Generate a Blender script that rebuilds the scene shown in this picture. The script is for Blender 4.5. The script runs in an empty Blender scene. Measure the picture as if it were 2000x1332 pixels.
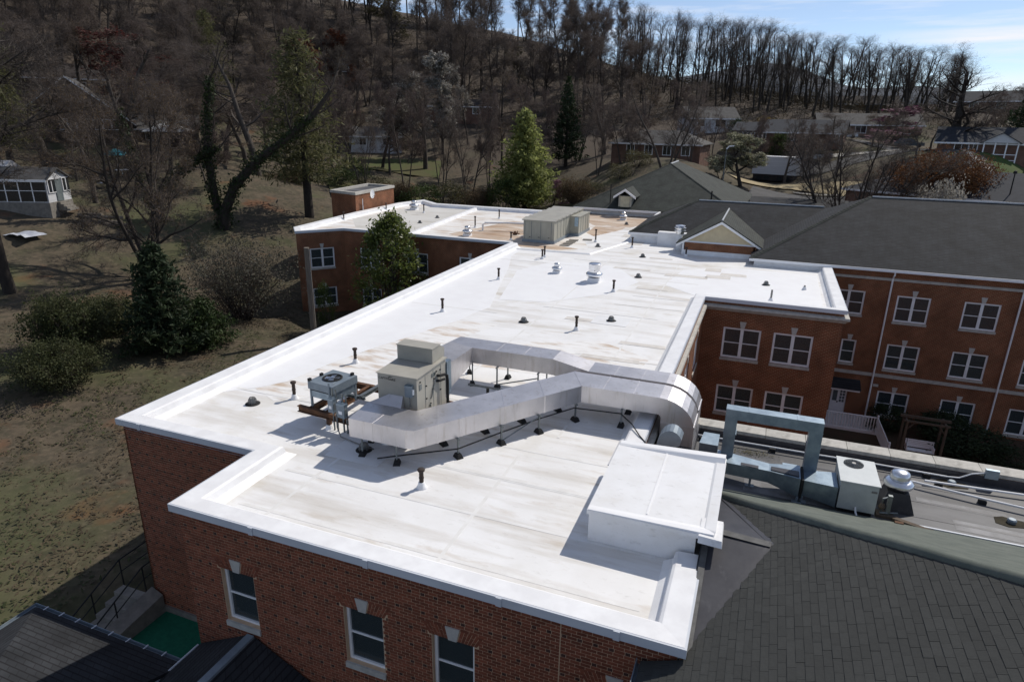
import bpy, math, random
import numpy as np
from mathutils import Vector, Matrix

# ------------------------------------------------------------------ camera, sky, sun, exposure
sc = bpy.context.scene
C = sc.collection
R = math.radians
CAMZ = 20.0
PITCH, ROLL, YAW = 0.32734351, 0.01515837, -0.36453152
cam_d = bpy.data.cameras.new('camera'); cam = bpy.data.objects.new('camera', cam_d); C.objects.link(cam)
fw = Vector((math.sin(YAW)*math.cos(PITCH), math.cos(YAW)*math.cos(PITCH), -math.sin(PITCH)))
rt = Vector((math.cos(YAW), -math.sin(YAW), 0)); up = rt.cross(fw)
cr = rt*math.cos(ROLL) + up*math.sin(ROLL); cu = cr.cross(fw)
mw = Matrix((cr, cu, -fw)).transposed().to_4x4(); mw.translation = (0, 0, CAMZ)
cam.matrix_world = mw
cam_d.sensor_width = 36; cam_d.lens = 36*1275.17/2000; cam_d.clip_end = 8000; cam_d.clip_start = .2
sc.camera = cam

SUN_AZ, SUN_EL = R(29), R(45.5)
world = bpy.data.worlds.new('World'); sc.world = world; world.use_nodes = True
wn = world.node_tree.nodes; wl = world.node_tree.links
bg = wn['Background']; sky = wn.new('ShaderNodeTexSky'); sky.sky_type = 'NISHITA'; sky.sun_disc = False
sky.sun_elevation = SUN_EL; sky.sun_rotation = SUN_AZ; sky.altitude = 1200; sky.air_density = .8; sky.dust_density = .12; sky.ozone_density = 3.5
bg.inputs[1].default_value = 0.115
# thin high cloud: stretched noise over the sky direction, more of it low down; cover overhead, out of view, added for fill light
tc = wn.new('ShaderNodeTexCoord'); sep = wn.new('ShaderNodeSeparateXYZ'); wl.new(tc.outputs['Generated'], sep.inputs[0])
def wmath(op, a, b=None, cl=False):
    n = wn.new('ShaderNodeMath'); n.operation = op; n.use_clamp = cl
    for i, v in enumerate((a, b)):
        if v is None: continue
        if isinstance(v, (int, float)): n.inputs[i].default_value = v
        else: wl.new(v, n.inputs[i])
    return n.outputs[0]
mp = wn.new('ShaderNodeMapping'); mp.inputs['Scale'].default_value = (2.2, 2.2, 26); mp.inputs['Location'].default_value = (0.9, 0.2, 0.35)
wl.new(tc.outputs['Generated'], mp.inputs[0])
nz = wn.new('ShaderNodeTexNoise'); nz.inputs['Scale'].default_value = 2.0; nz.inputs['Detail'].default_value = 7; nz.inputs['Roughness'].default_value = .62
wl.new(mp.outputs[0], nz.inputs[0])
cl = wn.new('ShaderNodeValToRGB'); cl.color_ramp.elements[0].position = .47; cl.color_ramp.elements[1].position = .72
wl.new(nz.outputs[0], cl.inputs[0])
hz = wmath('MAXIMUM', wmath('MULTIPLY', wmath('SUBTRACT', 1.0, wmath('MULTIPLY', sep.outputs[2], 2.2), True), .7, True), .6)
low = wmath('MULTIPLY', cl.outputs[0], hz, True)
az = wmath('ARCTAN2', sep.outputs[0], sep.outputs[1]); el = wmath('ARCSINE', sep.outputs[2])
def bank(e0, slope, half, a0, a1, amt):
    # a long thin bank of cloud low in the sky, broken by the same noise
    d = wmath('DIVIDE', wmath('SUBTRACT', el, wmath('ADD', wmath('MULTIPLY', az, slope), e0)), half); g = wmath('SUBTRACT', 1.0, wmath('MULTIPLY', d, d), True)
    r = wn.new('ShaderNodeMapRange'); r.inputs[1].default_value = a0; r.inputs[2].default_value = a1; wl.new(az, r.inputs[0])
    k = wmath('ADD', wmath('MULTIPLY', nz.outputs[0], 1.8), -.35, True); return wmath('MULTIPLY', wmath('MULTIPLY', wmath('MULTIPLY', g, r.outputs[0]), k), amt, True)
low = wmath('MAXIMUM', low, wmath('MAXIMUM', bank(R(5.75), .0, R(.6), R(5), R(11), 1.5), bank(R(2.7), .0, R(.9), R(9), R(14), 1.2)))
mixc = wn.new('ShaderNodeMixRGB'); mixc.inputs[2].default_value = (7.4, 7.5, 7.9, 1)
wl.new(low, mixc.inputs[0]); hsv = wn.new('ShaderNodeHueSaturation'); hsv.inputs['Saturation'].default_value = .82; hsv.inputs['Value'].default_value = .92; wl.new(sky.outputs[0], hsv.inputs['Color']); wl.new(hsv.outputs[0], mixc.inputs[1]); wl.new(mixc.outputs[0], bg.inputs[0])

sd = bpy.data.lights.new('sun', 'SUN'); sun = bpy.data.objects.new('sun', sd); C.objects.link(sun)
sd.energy = 3.4; sd.angle = R(.55); sd.color = (1, .935, .84)
sdir = Vector((math.sin(SUN_AZ)*math.cos(SUN_EL), math.cos(SUN_AZ)*math.cos(SUN_EL), math.sin(SUN_EL)))
sun.rotation_euler = sdir.to_track_quat('Z', 'Y').to_euler(); sun.location = (40, 70, 120)
sc.view_settings.view_transform = 'Standard'; sc.view_settings.look = 'None'; sc.view_settings.gamma = 1
sc.view_settings.exposure = 0.12; sc.view_settings.use_curve_mapping = False
sc.render.engine = 'CYCLES'; sc.cycles.max_bounces = 6; sc.cycles.transparent_max_bounces = 8; sc.cycles.use_denoising = True

# ------------------------------------------------------------------ materials
def M(name, c, c2=None, rough=.75, metal=0., scale=3., detail=5., lo=.38, hi=.62, stretch=(1, 1, 1), bump=0., bscale=30., bstretch=(1, 1, 1),
      rnd=0., spec=.4, layers=(), transl=0., island=False):
    """layers: (colour, scale, stretch, lo, hi, strength) stains laid over the base colour"""
    m = bpy.data.materials.new(name); m.use_nodes = True
    n = m.node_tree.nodes; l = m.node_tree.links; b = n['Principled BSDF']
    b.inputs['Roughness'].default_value = rough; b.inputs['Metallic'].default_value = metal
    b.inputs['Specular IOR Level'].default_value = spec
    t = n.new('ShaderNodeTexCoord')
    def noise(scale, stretch, detail=5.):
        p = n.new('ShaderNodeMapping'); p.inputs['Scale'].default_value = stretch; l.new(t.outputs['Object'], p.inputs[0])
        q = n.new('ShaderNodeTexNoise'); q.inputs['Scale'].default_value = scale; q.inputs['Detail'].default_value = detail
        q.inputs['Roughness'].default_value = .6; l.new(p.outputs[0], q.inputs[0]); return q.outputs[0]
    def ramp(src, lo, hi):
        r = n.new('ShaderNodeMapRange'); r.inputs[1].default_value = lo; r.inputs[2].default_value = hi; l.new(src, r.inputs[0]); return r.outputs[0]
    c2 = c2 or tuple(x*.8 for x in c)
    mx = n.new('ShaderNodeMixRGB'); mx.inputs[1].default_value = (*c, 1); mx.inputs[2].default_value = (*c2, 1)
    l.new(ramp(noise(scale, stretch, detail), lo, hi), mx.inputs[0]); col = mx.outputs[0]
    for (lc, ls, lst, llo, lhi, lk) in layers:
        k = n.new('ShaderNodeMath'); k.operation = 'MULTIPLY'; k.inputs[1].default_value = lk
        l.new(ramp(noise(ls, lst), llo, lhi), k.inputs[0])
        x = n.new('ShaderNodeMixRGB'); x.inputs[2].default_value = (*lc, 1); l.new(k.outputs[0], x.inputs[0]); l.new(col, x.inputs[1]); col = x.outputs[0]
    if rnd:
        src = n.new('ShaderNodeObjectInfo').outputs['Random']
        if island:
            g = n.new('ShaderNodeNewGeometry'); a = n.new('ShaderNodeMath'); a.operation = 'ADD'; l.new(src, a.inputs[0]); l.new(g.outputs['Random Per Island'], a.inputs[1])
            f = n.new('ShaderNodeMath'); f.operation = 'FRACT'; l.new(a.outputs[0], f.inputs[0]); src = f.outputs[0]
        r = n.new('ShaderNodeMapRange'); r.inputs[3].default_value = 1-rnd; r.inputs[4].default_value = 1+rnd; l.new(src, r.inputs[0])
        h = n.new('ShaderNodeHueSaturation'); l.new(r.outputs[0], h.inputs['Value']); l.new(col, h.inputs['Color']); col = h.outputs[0]
    l.new(col, b.inputs['Base Color'])
    if bump:
        bp = n.new('ShaderNodeBump'); bp.inputs['Strength'].default_value = bump; bp.inputs['Distance'].default_value = .02
        l.new(noise(bscale, bstretch, 3.), bp.inputs['Height']); l.new(bp.outputs[0], b.inputs['Normal'])
    if transl:
        tr = n.new('ShaderNodeBsdfTranslucent'); l.new(col, tr.inputs[0]); ms = n.new('ShaderNodeMixShader'); ms.inputs[0].default_value = transl
        l.new(b.outputs[0], ms.inputs[1]); l.new(tr.outputs[0], ms.inputs[2]); l.new(ms.outputs[0], n['Material Output'].inputs[0])
    return m

def wood_floor(m):
    n = m.node_tree.nodes; l = m.node_tree.links; b = n['Principled BSDF']; src = b.inputs['Base Color'].links[0].from_socket
    a = n.new('ShaderNodeAttribute'); a.attribute_name = 'wood'; q = n.new('ShaderNodeTexNoise'); q.inputs['Scale'].default_value = .9; q.inputs['Detail'].default_value = 6
    t = n.new('ShaderNodeTexCoord'); l.new(t.outputs['Object'], q.inputs[0]); x = n.new('ShaderNodeMixRGB'); x.inputs[1].default_value = (.088,.066,.048,1); x.inputs[2].default_value = (.048,.038,.03,1); l.new(q.outputs[0], x.inputs[0])
    y = n.new('ShaderNodeMixRGB'); l.new(a.outputs['Fac'], y.inputs[0]); l.new(src, y.inputs[1]); l.new(x.outputs[0], y.inputs[2]); l.new(y.outputs[0], b.inputs['Base Color'])
def tile_mat(name, c1, c2, mort, bw, bh, ms, rough=.85, bump=.5, roof=False, tint=None):
    """small masonry or shingle courses on surfaces too far away to build piece by piece"""
    m = bpy.data.materials.new(name); m.use_nodes = True
    n = m.node_tree.nodes; l = m.node_tree.links; b = n['Principled BSDF']; b.inputs['Roughness'].default_value = rough; b.inputs['Specular IOR Level'].default_value = .25
    t = n.new('ShaderNodeTexCoord'); s = n.new('ShaderNodeSeparateXYZ'); l.new(t.outputs['Object'], s.inputs[0])
    a = n.new('ShaderNodeMath'); a.operation = 'ADD'; l.new(s.outputs[0], a.inputs[0]); l.new(s.outputs[1], a.inputs[1])
    v = n.new('ShaderNodeCombineXYZ'); l.new(a.outputs[0], v.inputs[0]); l.new(s.outputs[2], v.inputs[1])
    k = n.new('ShaderNodeTexBrick'); l.new(v.outputs[0], k.inputs[0])
    k.inputs['Color1'].default_value = (*c1, 1); k.inputs['Color2'].default_value = (*c2, 1); k.inputs['Mortar'].default_value = (*mort, 1)
    k.inputs['Scale'].default_value = 1; k.inputs['Brick Width'].default_value = bw; k.inputs['Row Height'].default_value = bh; k.inputs['Mortar Size'].default_value = ms
    k.inputs['Mortar Smooth'].default_value = .1
    q = n.new('ShaderNodeTexNoise'); q.inputs['Scale'].default_value = 1.1; q.inputs['Detail'].default_value = 6; l.new(t.outputs['Object'], q.inputs[0])
    r = n.new('ShaderNodeMapRange'); r.inputs[1].default_value = .3; r.inputs[2].default_value = .7; r.inputs[3].default_value = .72; r.inputs[4].default_value = 1.25; l.new(q.outputs[0], r.inputs[0])
    h = n.new('ShaderNodeHueSaturation'); l.new(r.outputs[0], h.inputs['Value']); l.new(k.outputs[0], h.inputs['Color'])
    l.new(h.outputs[0], b.inputs['Base Color'])
    bp = n.new('ShaderNodeBump'); bp.inputs['Strength'].default_value = bump; bp.inputs['Distance'].default_value = .01; bp.invert = True
    l.new(k.outputs['Fac'], bp.inputs['Height']); l.new(bp.outputs[0], b.inputs['Normal'])
    return m

def glass_mat(name, tint=.55):
    m = bpy.data.materials.new(name); m.use_nodes = True
    n = m.node_tree.nodes; l = m.node_tree.links; n.remove(n['Principled BSDF'])
    t = n.new('ShaderNodeBsdfTransparent'); t.inputs[0].default_value = (tint, tint*1.03, tint*1.05, 1)
    g = n.new('ShaderNodeBsdfGlossy'); g.inputs['Roughness'].default_value = .03; f = n.new('ShaderNodeFresnel'); f.inputs[0].default_value = 1.5
    x = n.new('ShaderNodeMixShader'); df = n.new('ShaderNodeBsdfDiffuse'); df.inputs[0].default_value = (.085,.11,.118,1); dx = n.new('ShaderNodeMixShader'); dx.inputs[0].default_value = .45; l.new(t.outputs[0], dx.inputs[1]); l.new(df.outputs[0], dx.inputs[2]); l.new(f.outputs[0], x.inputs[0]); l.new(dx.outputs[0], x.inputs[1]); l.new(g.outputs[0], x.inputs[2]); l.new(x.outputs[0], n['Material Output'].inputs[0])
    return m

BROWN = (.40, .30, .20)
m_deck = M('roof_membrane', (.84, .84, .84), (.78, .775, .765), rough=.55, scale=.7, bump=.06, bscale=9, layers=(
    ((.50, .45, .38), .9, (.20, 1.5, 1), .50, .72, .62), ((.45, .36, .25), 1.6, (.35, 1.2, 1), .58, .78, .65), ((.40, .38, .35), 9., (.5, 1, 1), .60, .8, .35), ((.52, .45, .30), .35, (1, 1, 1), .55, .75, .35)))
m_deck_dirty = M('roof_membrane_rust_stained', (.80, .785, .76), (.60, .50, .40), rough=.6, scale=.6, lo=.46, hi=.72, stretch=(.5, 1.2, 1), bump=.06, bscale=9, layers=(
    ((.33, .22, .13), 1.1, (.4, 1.4, 1), .52, .72, .7), ((.8, .8, .8), .5, (.5, 1, 1), .55, .68, .8), ((.2, .17, .14), 4., (.4, 1, 1), .62, .8, .5)))
m_coat = M('fresh_white_coating', (.86, .865, .875), (.83, .83, .84), rough=.5, scale=1.2, bump=.05, bscale=8, layers=(((.6, .58, .55), 2.5, (.4, 1.4, 1), .64, .85, .3),))
m_coat2 = M('white_coating_scuffed', (.82, .825, .835), (.77, .77, .77), rough=.5, scale=1.5, bump=.08, bscale=10, layers=(((.45, .44, .42), 7., (.6, 1, 1), .58, .78, .55), ((.55, .5, .4), 1.4, (1, 1, 1), .6, .8, .3)))
m_seam = M('dusty_lap_seam', (.80, .795, .785), (.72, .71, .69), rough=.6, scale=2.)
m_coping = M('white_parapet_coating', (.86, .865, .875), (.77, .77, .78), rough=.45, scale=1.6, bump=.05, bscale=6)
m_fascia = M('pale_metal_fascia', (.62, .65, .70), (.56, .59, .64), rough=.4, scale=.8, stretch=(1, 1, 4))
m_whitetrim = M('white_painted_trim', (.86, .865, .88), (.80, .805, .82), rough=.45, scale=4)
m_alu = M('aluminium_jacketing', (.66, .64, .65), (.56, .545, .555), rough=.42, metal=.9, scale=1.3, bump=.22, bscale=3.2, layers=(((.36, .32, .27), 3.0, (2.5, 2.5, .25), .56, .76, .6),))
m_galv = M('galvanized_steel', (.30, .37, .43), (.22, .28, .34), rough=.45, metal=.8, scale=3.5, bump=.05, bscale=5)
m_galvp = M('grey_blue_painted_steel', (.23, .275, .315), (.18, .22, .26), rough=.45, metal=.2, scale=3)
m_beige = M('beige_painted_steel', (.40, .385, .335), (.35, .335, .295), rough=.5, scale=1.5, layers=(((.42, .34, .26), 2.2, (1, 1, .4), .63, .8, .4),))
m_tan = M('tan_painted_steel', (.40, .39, .33), (.34, .33, .28), rough=.5, scale=2., stretch=(1, 1, .3))
m_rust = M('rusted_steel', (.16, .075, .035), (.075, .04, .025), rough=.85, scale=5, bump=.3, bscale=40)
m_rustpipe = M('rusted_pipe', (.032, .026, .024), (.055, .036, .028), rough=.8, scale=9, bump=.2)
m_black = M('black_rubber', (.012, .012, .013), (.02, .02, .02), rough=.8)
m_dark = M('dark_interior', (.10, .125, .135), (.14, .165, .17), rough=.9)
m_strut = M('grey_strut_channel', (.22, .24, .25), (.16, .18, .18), rough=.45, metal=.6, scale=8)
m_chrome = M('spun_aluminium', (.82, .83, .85), (.72, .73, .75), rough=.28, metal=1., scale=3)
m_drain = M('grey_drain_dome', (.26, .255, .25), (.17, .168, .165), rough=.6, metal=.3, scale=12)
m_stone = M('limestone', (.50, .48, .44), (.40, .385, .35), rough=.85, scale=5, bump=.15, bscale=30, layers=(((.2, .19, .17), 2.5, (1, 1, 1), .6, .8, .5),))
m_limew = M('pale_keystone', (.52, .50, .46), (.46, .44, .41), rough=.8, scale=6)
m_blacktop = M('old_black_roofing', (.115, .115, .12), (.06, .06, .064), rough=.6, scale=.9, stretch=(.5, 1.2, 1), bump=.12, bscale=12, layers=(((.28, .28, .30), .8, (.3, 1.5, 1), .56, .74, .7), ((.25, .2, .15), 1.9, (1, 1, 1), .62, .8, .5)))
m_epdm = M('black_membrane', (.05, .05, .058), (.032, .032, .04), rough=.45, scale=1.5, bump=.08, bscale=7, layers=(((.15, .15, .16), 3., (1, .5, 1), .58, .8, .5),))
m_rollroof = M('green_grey_roll_roofing', (.135, .15, .13), (.10, .115, .10), rough=.95, scale=2.2, bump=.3, bscale=120)
m_shing = M('charcoal_shingle', (.050, .052, .050), (.040, .042, .041), rough=.95, scale=9, bump=.35, bscale=160, rnd=.11, island=True)
m_shing_under = M('shingle_underlay', (.02, .02, .021), rough=.95)
m_brick = M('red_brick', (.23, .070, .036), (.18, .055, .030), rough=.85, scale=14, bump=.25, bscale=90, rnd=.28, island=True, layers=(((.30, .24, .22), .55, (1, 1, 1.6), .64, .8, .35),))
m_brickdk = M('dark_header_brick', (.07, .03, .022), (.05, .023, .018), rough=.8, scale=14, rnd=.25, island=True)
m_mortar = M('tan_mortar', (.62, .44, .29), (.54, .38, .25), rough=.95, scale=6, bump=.2, bscale=60)
m_brickfar = tile_mat('red_brick_courses', (.205, .057, .025), (.15, .042, .020), (.29, .18, .105), .203, .0774, .013)
m_brickhouse = tile_mat('brown_brick_courses', (.17, .075, .05), (.12, .055, .04), (.25, .19, .15), .22, .075, .012)
m_roofdk = tile_mat('charcoal_shingle_courses', (.036, .039, .044), (.027, .029, .033), (.014, .014, .016), .33, .075, .008, bump=.4)
m_roofgn = tile_mat('weathered_green_shingle_courses', (.048, .055, .049), (.037, .043, .039), (.02, .022, .02), .33, .075, .008, bump=.4)
m_ridgecap = M('metal_ridge_strip', (.50, .52, .54), (.40, .42, .44), rough=.5, scale=3)
m_siding = M('tan_lap_siding', (.62, .53, .35), (.57, .48, .32), rough=.6, scale=3)
m_glass = glass_mat('window_glass', .62)
m_blind = M('grey_window_blind', (.46, .44, .45), (.40, .385, .39), rough=.8)
m_curtain = M('white_curtain', (.6, .6, .58), (.45, .45, .44), rough=.9, scale=6)
m_concrete = M('concrete', (.24, .22, .195), (.17, .158, .14), rough=.9, scale=3, bump=.2)
m_greencarpet = M('green_outdoor_carpet', (.012, .15, .085), (.009, .12, .07), rough=1., scale=8, bump=.2, bscale=150)
m_wood = M('weathered_timber', (.12, .09, .065), (.085, .065, .048), rough=.85, scale=6, stretch=(1, 1, .2))
m_pole = M('utility_pole_wood', (.22, .185, .15), (.15, .125, .10), rough=.9, scale=7, stretch=(1, 1, .12), bump=.3)
m_asphalt = M('asphalt', (.085, .085, .088), (.06, .06, .062), rough=.9, scale=.8, bump=.2, bscale=60)
m_kerb = M('pale_kerb_concrete', (.42, .40, .36), (.34, .32, .28), rough=.9, scale=2)
m_straw = M('pale_straw_mulch', (.40, .33, .20), (.30, .24, .14), rough=1., scale=2.5, bump=.5, bscale=25)
m_ground = M('lawn_and_leaf_litter', (.088, .069, .046), (.066, .060, .034), rough=1., scale=.14, detail=8, lo=.42, hi=.60, bump=.6, bscale=4, layers=(((.036, .030, .020), 2.2, (1, 1, 1), .47, .60, .65), ((.17, .135, .09), 3.1, (1, 1, 1), .54, .68, .55), 
    ((.12, .092, .062), .5, (1, 1, 1), .48, .66, .7), ((.040, .038, .022), 1.3, (1, 1, 1), .50, .66, .7), ((.15, .065, .030), .22, (1, 1, 1), .60, .70, .7), ((.075, .085, .032), .07, (1, 1, 1), .53, .64, .6), ((.11, .09, .06), 4., (1, 1, 1), .58, .75, .5)))
m_grassgreen = M('mown_green_grass', (.05, .095, .018), (.06, .075, .022), rough=1., scale=.25, bump=.5, bscale=7)
m_blade = M('dry_and_green_grass', (.15, .12, .075), (.075, .08, .035), rough=1., scale=.5, rnd=.35, island=True, transl=.5)
m_courtyard = M('brown_bark_mulch', (.075, .042, .026), (.05, .04, .022), rough=1., scale=.8, bump=.5, bscale=12)  # dark brown mulch colour, mottled at random
m_bark = M('grey_brown_bark', (.088, .074, .063), (.058, .049, .042), rough=.95, scale=5, stretch=(1, 1, .25), bump=.4, bscale=14)
m_barkdk = M('dark_bark', (.045, .037, .031), (.03, .025, .022), rough=.95, scale=5, stretch=(1, 1, .25), bump=.4, bscale=14)  # darker of the two bark browns
m_twig = M('bare_twigs', (.085, .066, .056), (.06, .048, .042), rough=.95, scale=.5)
m_fuzz = leaf_fuzz = None
def leafm(name, c, c2, t=.3, rough=.7, spec=.3): return M(name, c, c2, rough=rough, scale=.6, rnd=.3, island=True, transl=t, spec=spec)
m_ivy = leafm('dark_ivy_leaves', (.020, .036, .012), (.035, .05, .016), .15)
m_fir = leafm('dark_fir_needles', (.022, .038, .018), (.036, .054, .022), .25)
m_pineb = leafm('bright_pine_needles', (.22, .245, .075), (.27, .30, .11), .55)
m_pines = leafm('soft_olive_needles', (.10, .105, .045), (.13, .125, .06), .45)
m_magn = leafm('glossy_magnolia_leaves', (.095, .125, .03), (.15, .18, .05), .5, .4, .5)
m_leafg = leafm('green_shrub_leaves', (.045, .072, .018), (.07, .09, .026), .3)
m_olive = leafm('olive_buds', (.085, .080, .034), (.11, .10, .045), .3)
m_tanbud = leafm('tan_buds', (.13, .088, .045), (.10, .07, .036), .3)
m_redbud = leafm('red_maple_buds', (.115, .032, .026), (.09, .03, .026), .3)
m_orangebud = leafm('rust_orange_buds', (.16, .052, .022), (.12, .04, .022), .3)
m_purplebud = leafm('purplish_buds', (.092, .055, .056), (.075, .05, .048), .3)
m_pink = leafm('pink_blossom', (.30, .14, .20), (.24, .12, .17), .3)
m_violet = leafm('violet_redbud_blossom', (.16, .055, .10), (.13, .05, .09), .3)
m_white = leafm('white_pear_blossom', (.40, .385, .35), (.30, .285, .25), .35)
m_wgreen = leafm('greenish_pear_blossom', (.34, .33, .24), (.22, .23, .13), .3)
m_orange = leafm('rust_orange_bush_leaves', (.15, .070, .028), (.11, .050, .024), .3)
m_yellow = leafm('yellow_forsythia', (.36, .26, .03), (.28, .2, .03), .3)
m_greytwig = leafm('grey_brush', (.10, .09, .072), (.075, .075, .05), .2)
m_fuzz = leafm('fine_bare_twigs', (.14, .112, .096), (.105, .084, .074), .3)
m_fuzzdk = leafm('fine_dark_twigs', (.10, .082, .072), (.075, .062, .055), .3)

# ------------------------------------------------------------------ builders
class MB:
    def __init__(s): s.v = []; s.f = []
    def add(s, vs, fs):
        o = len(s.v); s.v += [tuple(p) for p in vs]; s.f += [tuple(i+o for i in f) for f in fs]; return s
    def box(s, x0, x1, y0, y1, z0, z1):
        return s.add([(x0,y0,z0),(x1,y0,z0),(x1,y1,z0),(x0,y1,z0),(x0,y0,z1),(x1,y0,z1),(x1,y1,z1),(x0,y1,z1)],
                     [(0,3,2,1),(4,5,6,7),(0,1,5,4),(1,2,6,5),(2,3,7,6),(3,0,4,7)])
    def obox(s, O, a, n, u0, u1, d0, d1, z0, z1):
        """box in wall coordinates: u along a, d along outward normal n, z up"""
        P = lambda u, d, z: (O[0]+a[0]*u+n[0]*d, O[1]+a[1]*u+n[1]*d, O[2]+z)
        return s.add([P(u0,d0,z0),P(u1,d0,z0),P(u1,d1,z0),P(u0,d1,z0),P(u0,d0,z1),P(u1,d0,z1),P(u1,d1,z1),P(u0,d1,z1)],
                     [(0,3,2,1),(4,5,6,7),(0,1,5,4),(1,2,6,5),(2,3,7,6),(3,0,4,7)])
    def prism(s, poly, z0, z1):
        n = len(poly)
        return s.add([(p[0],p[1],z0) for p in poly]+[(p[0],p[1],z1) for p in poly],
                     [tuple(range(n-1,-1,-1)), tuple(range(n,2*n))]+[(i,(i+1)%n,n+(i+1)%n,n+i) for i in range(n)])
    def hull8(s, lo, hi):
        return s.add(list(lo)+list(hi), [(0,3,2,1),(4,5,6,7),(0,1,5,4),(1,2,6,5),(2,3,7,6),(3,0,4,7)])
    def slab(s, pts, t):
        """polygon given by its top points, thickened downward by t"""
        n = len(pts)
        return s.add(list(pts)+[(p[0],p[1],p[2]-t) for p in pts], [tuple(range(n)), tuple(range(2*n-1,n-1,-1))]+[(i,n+i,n+(i+1)%n,(i+1)%n) for i in range(n)])
    def tube(s, pts, r, n=8, cap=True):
        pts = [Vector(p) for p in pts]; rings = []
        rr = r if isinstance(r, (list, tuple)) else [r]*len(pts)
        for i, p in enumerate(pts):
            d = (pts[min(i+1,len(pts)-1)]-pts[max(i-1,0)]).normalized()
            a = d.cross(Vector((0,0,1)) if abs(d.z) < .9 else Vector((1,0,0))).normalized(); b = d.cross(a)
            rings.append([p+(a*math.cos(t)+b*math.sin(t))*rr[i] for t in [2*math.pi*k/n for k in range(n)]])
        vs = [q for g in rings for q in g]; fs = []
        for i in range(len(pts)-1):
            for k in range(n): fs.append((i*n+k, (i+1)*n+k, (i+1)*n+(k+1)%n, i*n+(k+1)%n))
        if cap: fs += [tuple(range(n)), tuple(range(len(vs)-1, len(vs)-n-1, -1))]
        return s.add(vs, fs)
    def lathe(s, prof, c=(0,0,0), n=20):
        vs = []; fs = []
        for (r, z) in prof:
            for k in range(n): vs.append((c[0]+r*math.cos(2*math.pi*k/n), c[1]+r*math.sin(2*math.pi*k/n), c[2]+z))
        m = len(prof)
        for i in range(m-1):
            for k in range(n): fs.append((i*n+k, i*n+(k+1)%n, (i+1)*n+(k+1)%n, (i+1)*n+k))
        fs += [tuple(range(n-1,-1,-1)), tuple(range((m-1)*n, m*n))]
        return s.add(vs, fs)
    def sweep(s, path, prof, closed=False):
        """carry a profile [(offset to the left of travel, z)] along a flat path with mitred corners"""
        P = [Vector((p[0],p[1])) for p in path]; n = len(P); rows = []
        for i in range(n):
            d0 = (P[i]-P[i-1]).normalized() if (i or closed) else None; d1 = (P[(i+1)%n]-P[i]).normalized() if (i < n-1 or closed) else None
            d0 = d0 or d1; d1 = d1 or d0
            n0 = Vector((-d0.y,d0.x)); n1 = Vector((-d1.y,d1.x)); m = (n0+n1); m = m/max(.25, m.dot(n0)) if m.length > 1e-6 else n0
            rows.append([(P[i].x+m.x*o, P[i].y+m.y*o, z) for o, z in prof])
        k = len(prof); fs = []
        for i in range(n if closed else n-1):
            j = (i+1)%n
            for q in range(k): fs.append((i*k+q, i*k+(q+1)%k, j*k+(q+1)%k, j*k+q))
        if not closed: fs += [tuple(range(k)), tuple(range(n*k-1, (n-1)*k-1, -1))]
        return s.add([p for r in rows for p in r], fs)
    def mesh(s, name, mat, smooth=False):
        me = bpy.data.meshes.new(name); me.from_pydata(s.v, [], s.f)
        for m in (mat if isinstance(mat, (list, tuple)) else [mat]): me.materials.append(m)
        if smooth: me.polygons.foreach_set('use_smooth', [True]*len(me.polygons))
        me.update(); return me
    def fix(s):
        return s
    def build(s, name, mat, parent=None, smooth=False, off=(0,0,0), normals=True):
        if any(off): s.v = [(p[0]-off[0],p[1]-off[1],p[2]-off[2]) for p in s.v]
        me = s.mesh(name, mat, smooth)
        if normals and len(me.polygons) < 4000:
            import bmesh
            b = bmesh.new(); b.from_mesh(me); bmesh.ops.recalc_face_normals(b, faces=b.faces); b.to_mesh(me); b.free()
        o = bpy.data.objects.new(name, me); C.objects.link(o)
        if parent: o.parent = parent
        return o

def np_mesh(name, v, f, mat, parent=None, smooth=False):
    """fast mesh from arrays: v (n,3); f (m,k) all the same k"""
    me = bpy.data.meshes.new(name); v = np.asarray(v, dtype=np.float32); f = np.asarray(f, dtype=np.int32)
    me.vertices.add(len(v)); me.vertices.foreach_set('co', v.ravel()); k = f.shape[1]
    me.loops.add(f.size); me.loops.foreach_set('vertex_index', f.ravel())
    me.polygons.add(len(f)); me.polygons.foreach_set('loop_start', np.arange(0, f.size, k, dtype=np.int32)); me.polygons.foreach_set('loop_total', np.full(len(f), k, dtype=np.int32))
    me.update(calc_edges=True); me.materials.append(mat)
    me.polygons.foreach_set('use_smooth', np.full(len(f), bool(smooth)))
    return me
def link(name, me, parent=None, loc=None, rz=0, scale=None):
    o = bpy.data.objects.new(name, me); C.objects.link(o)
    if parent: o.parent = parent
    if loc: o.location = loc
    if rz: o.rotation_euler.z = rz
    if scale: o.scale = scale
    return o

def tag(o, label=None, cat=None, group=None, kind=None):
    if label: o['label'] = label
    if cat: o['category'] = cat
    if group: o['group'] = group
    if kind: o['kind'] = kind
    return o
def thing(name, label, cat, loc=(0,0,0), rz=0, group=None):
    o = bpy.data.objects.new(name, None); C.objects.link(o); o.location = loc; o.rotation_euler.z = rz; o.empty_display_size = .3
    return tag(o, label, cat, group)
def dup(root, loc, rz=0, label=None, scale=None, group=None):
    r = root.copy(); C.objects.link(r); r.location = loc; r.rotation_euler.z = rz
    if label: r['label'] = label
    if group: r['group'] = group
    if scale: r.scale = scale
    for ch in list(root.children):
        c = ch.copy(); C.objects.link(c); c.parent = r
        for g in list(ch.children):
            d = g.copy(); C.objects.link(d); d.parent = c
    return r

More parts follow.
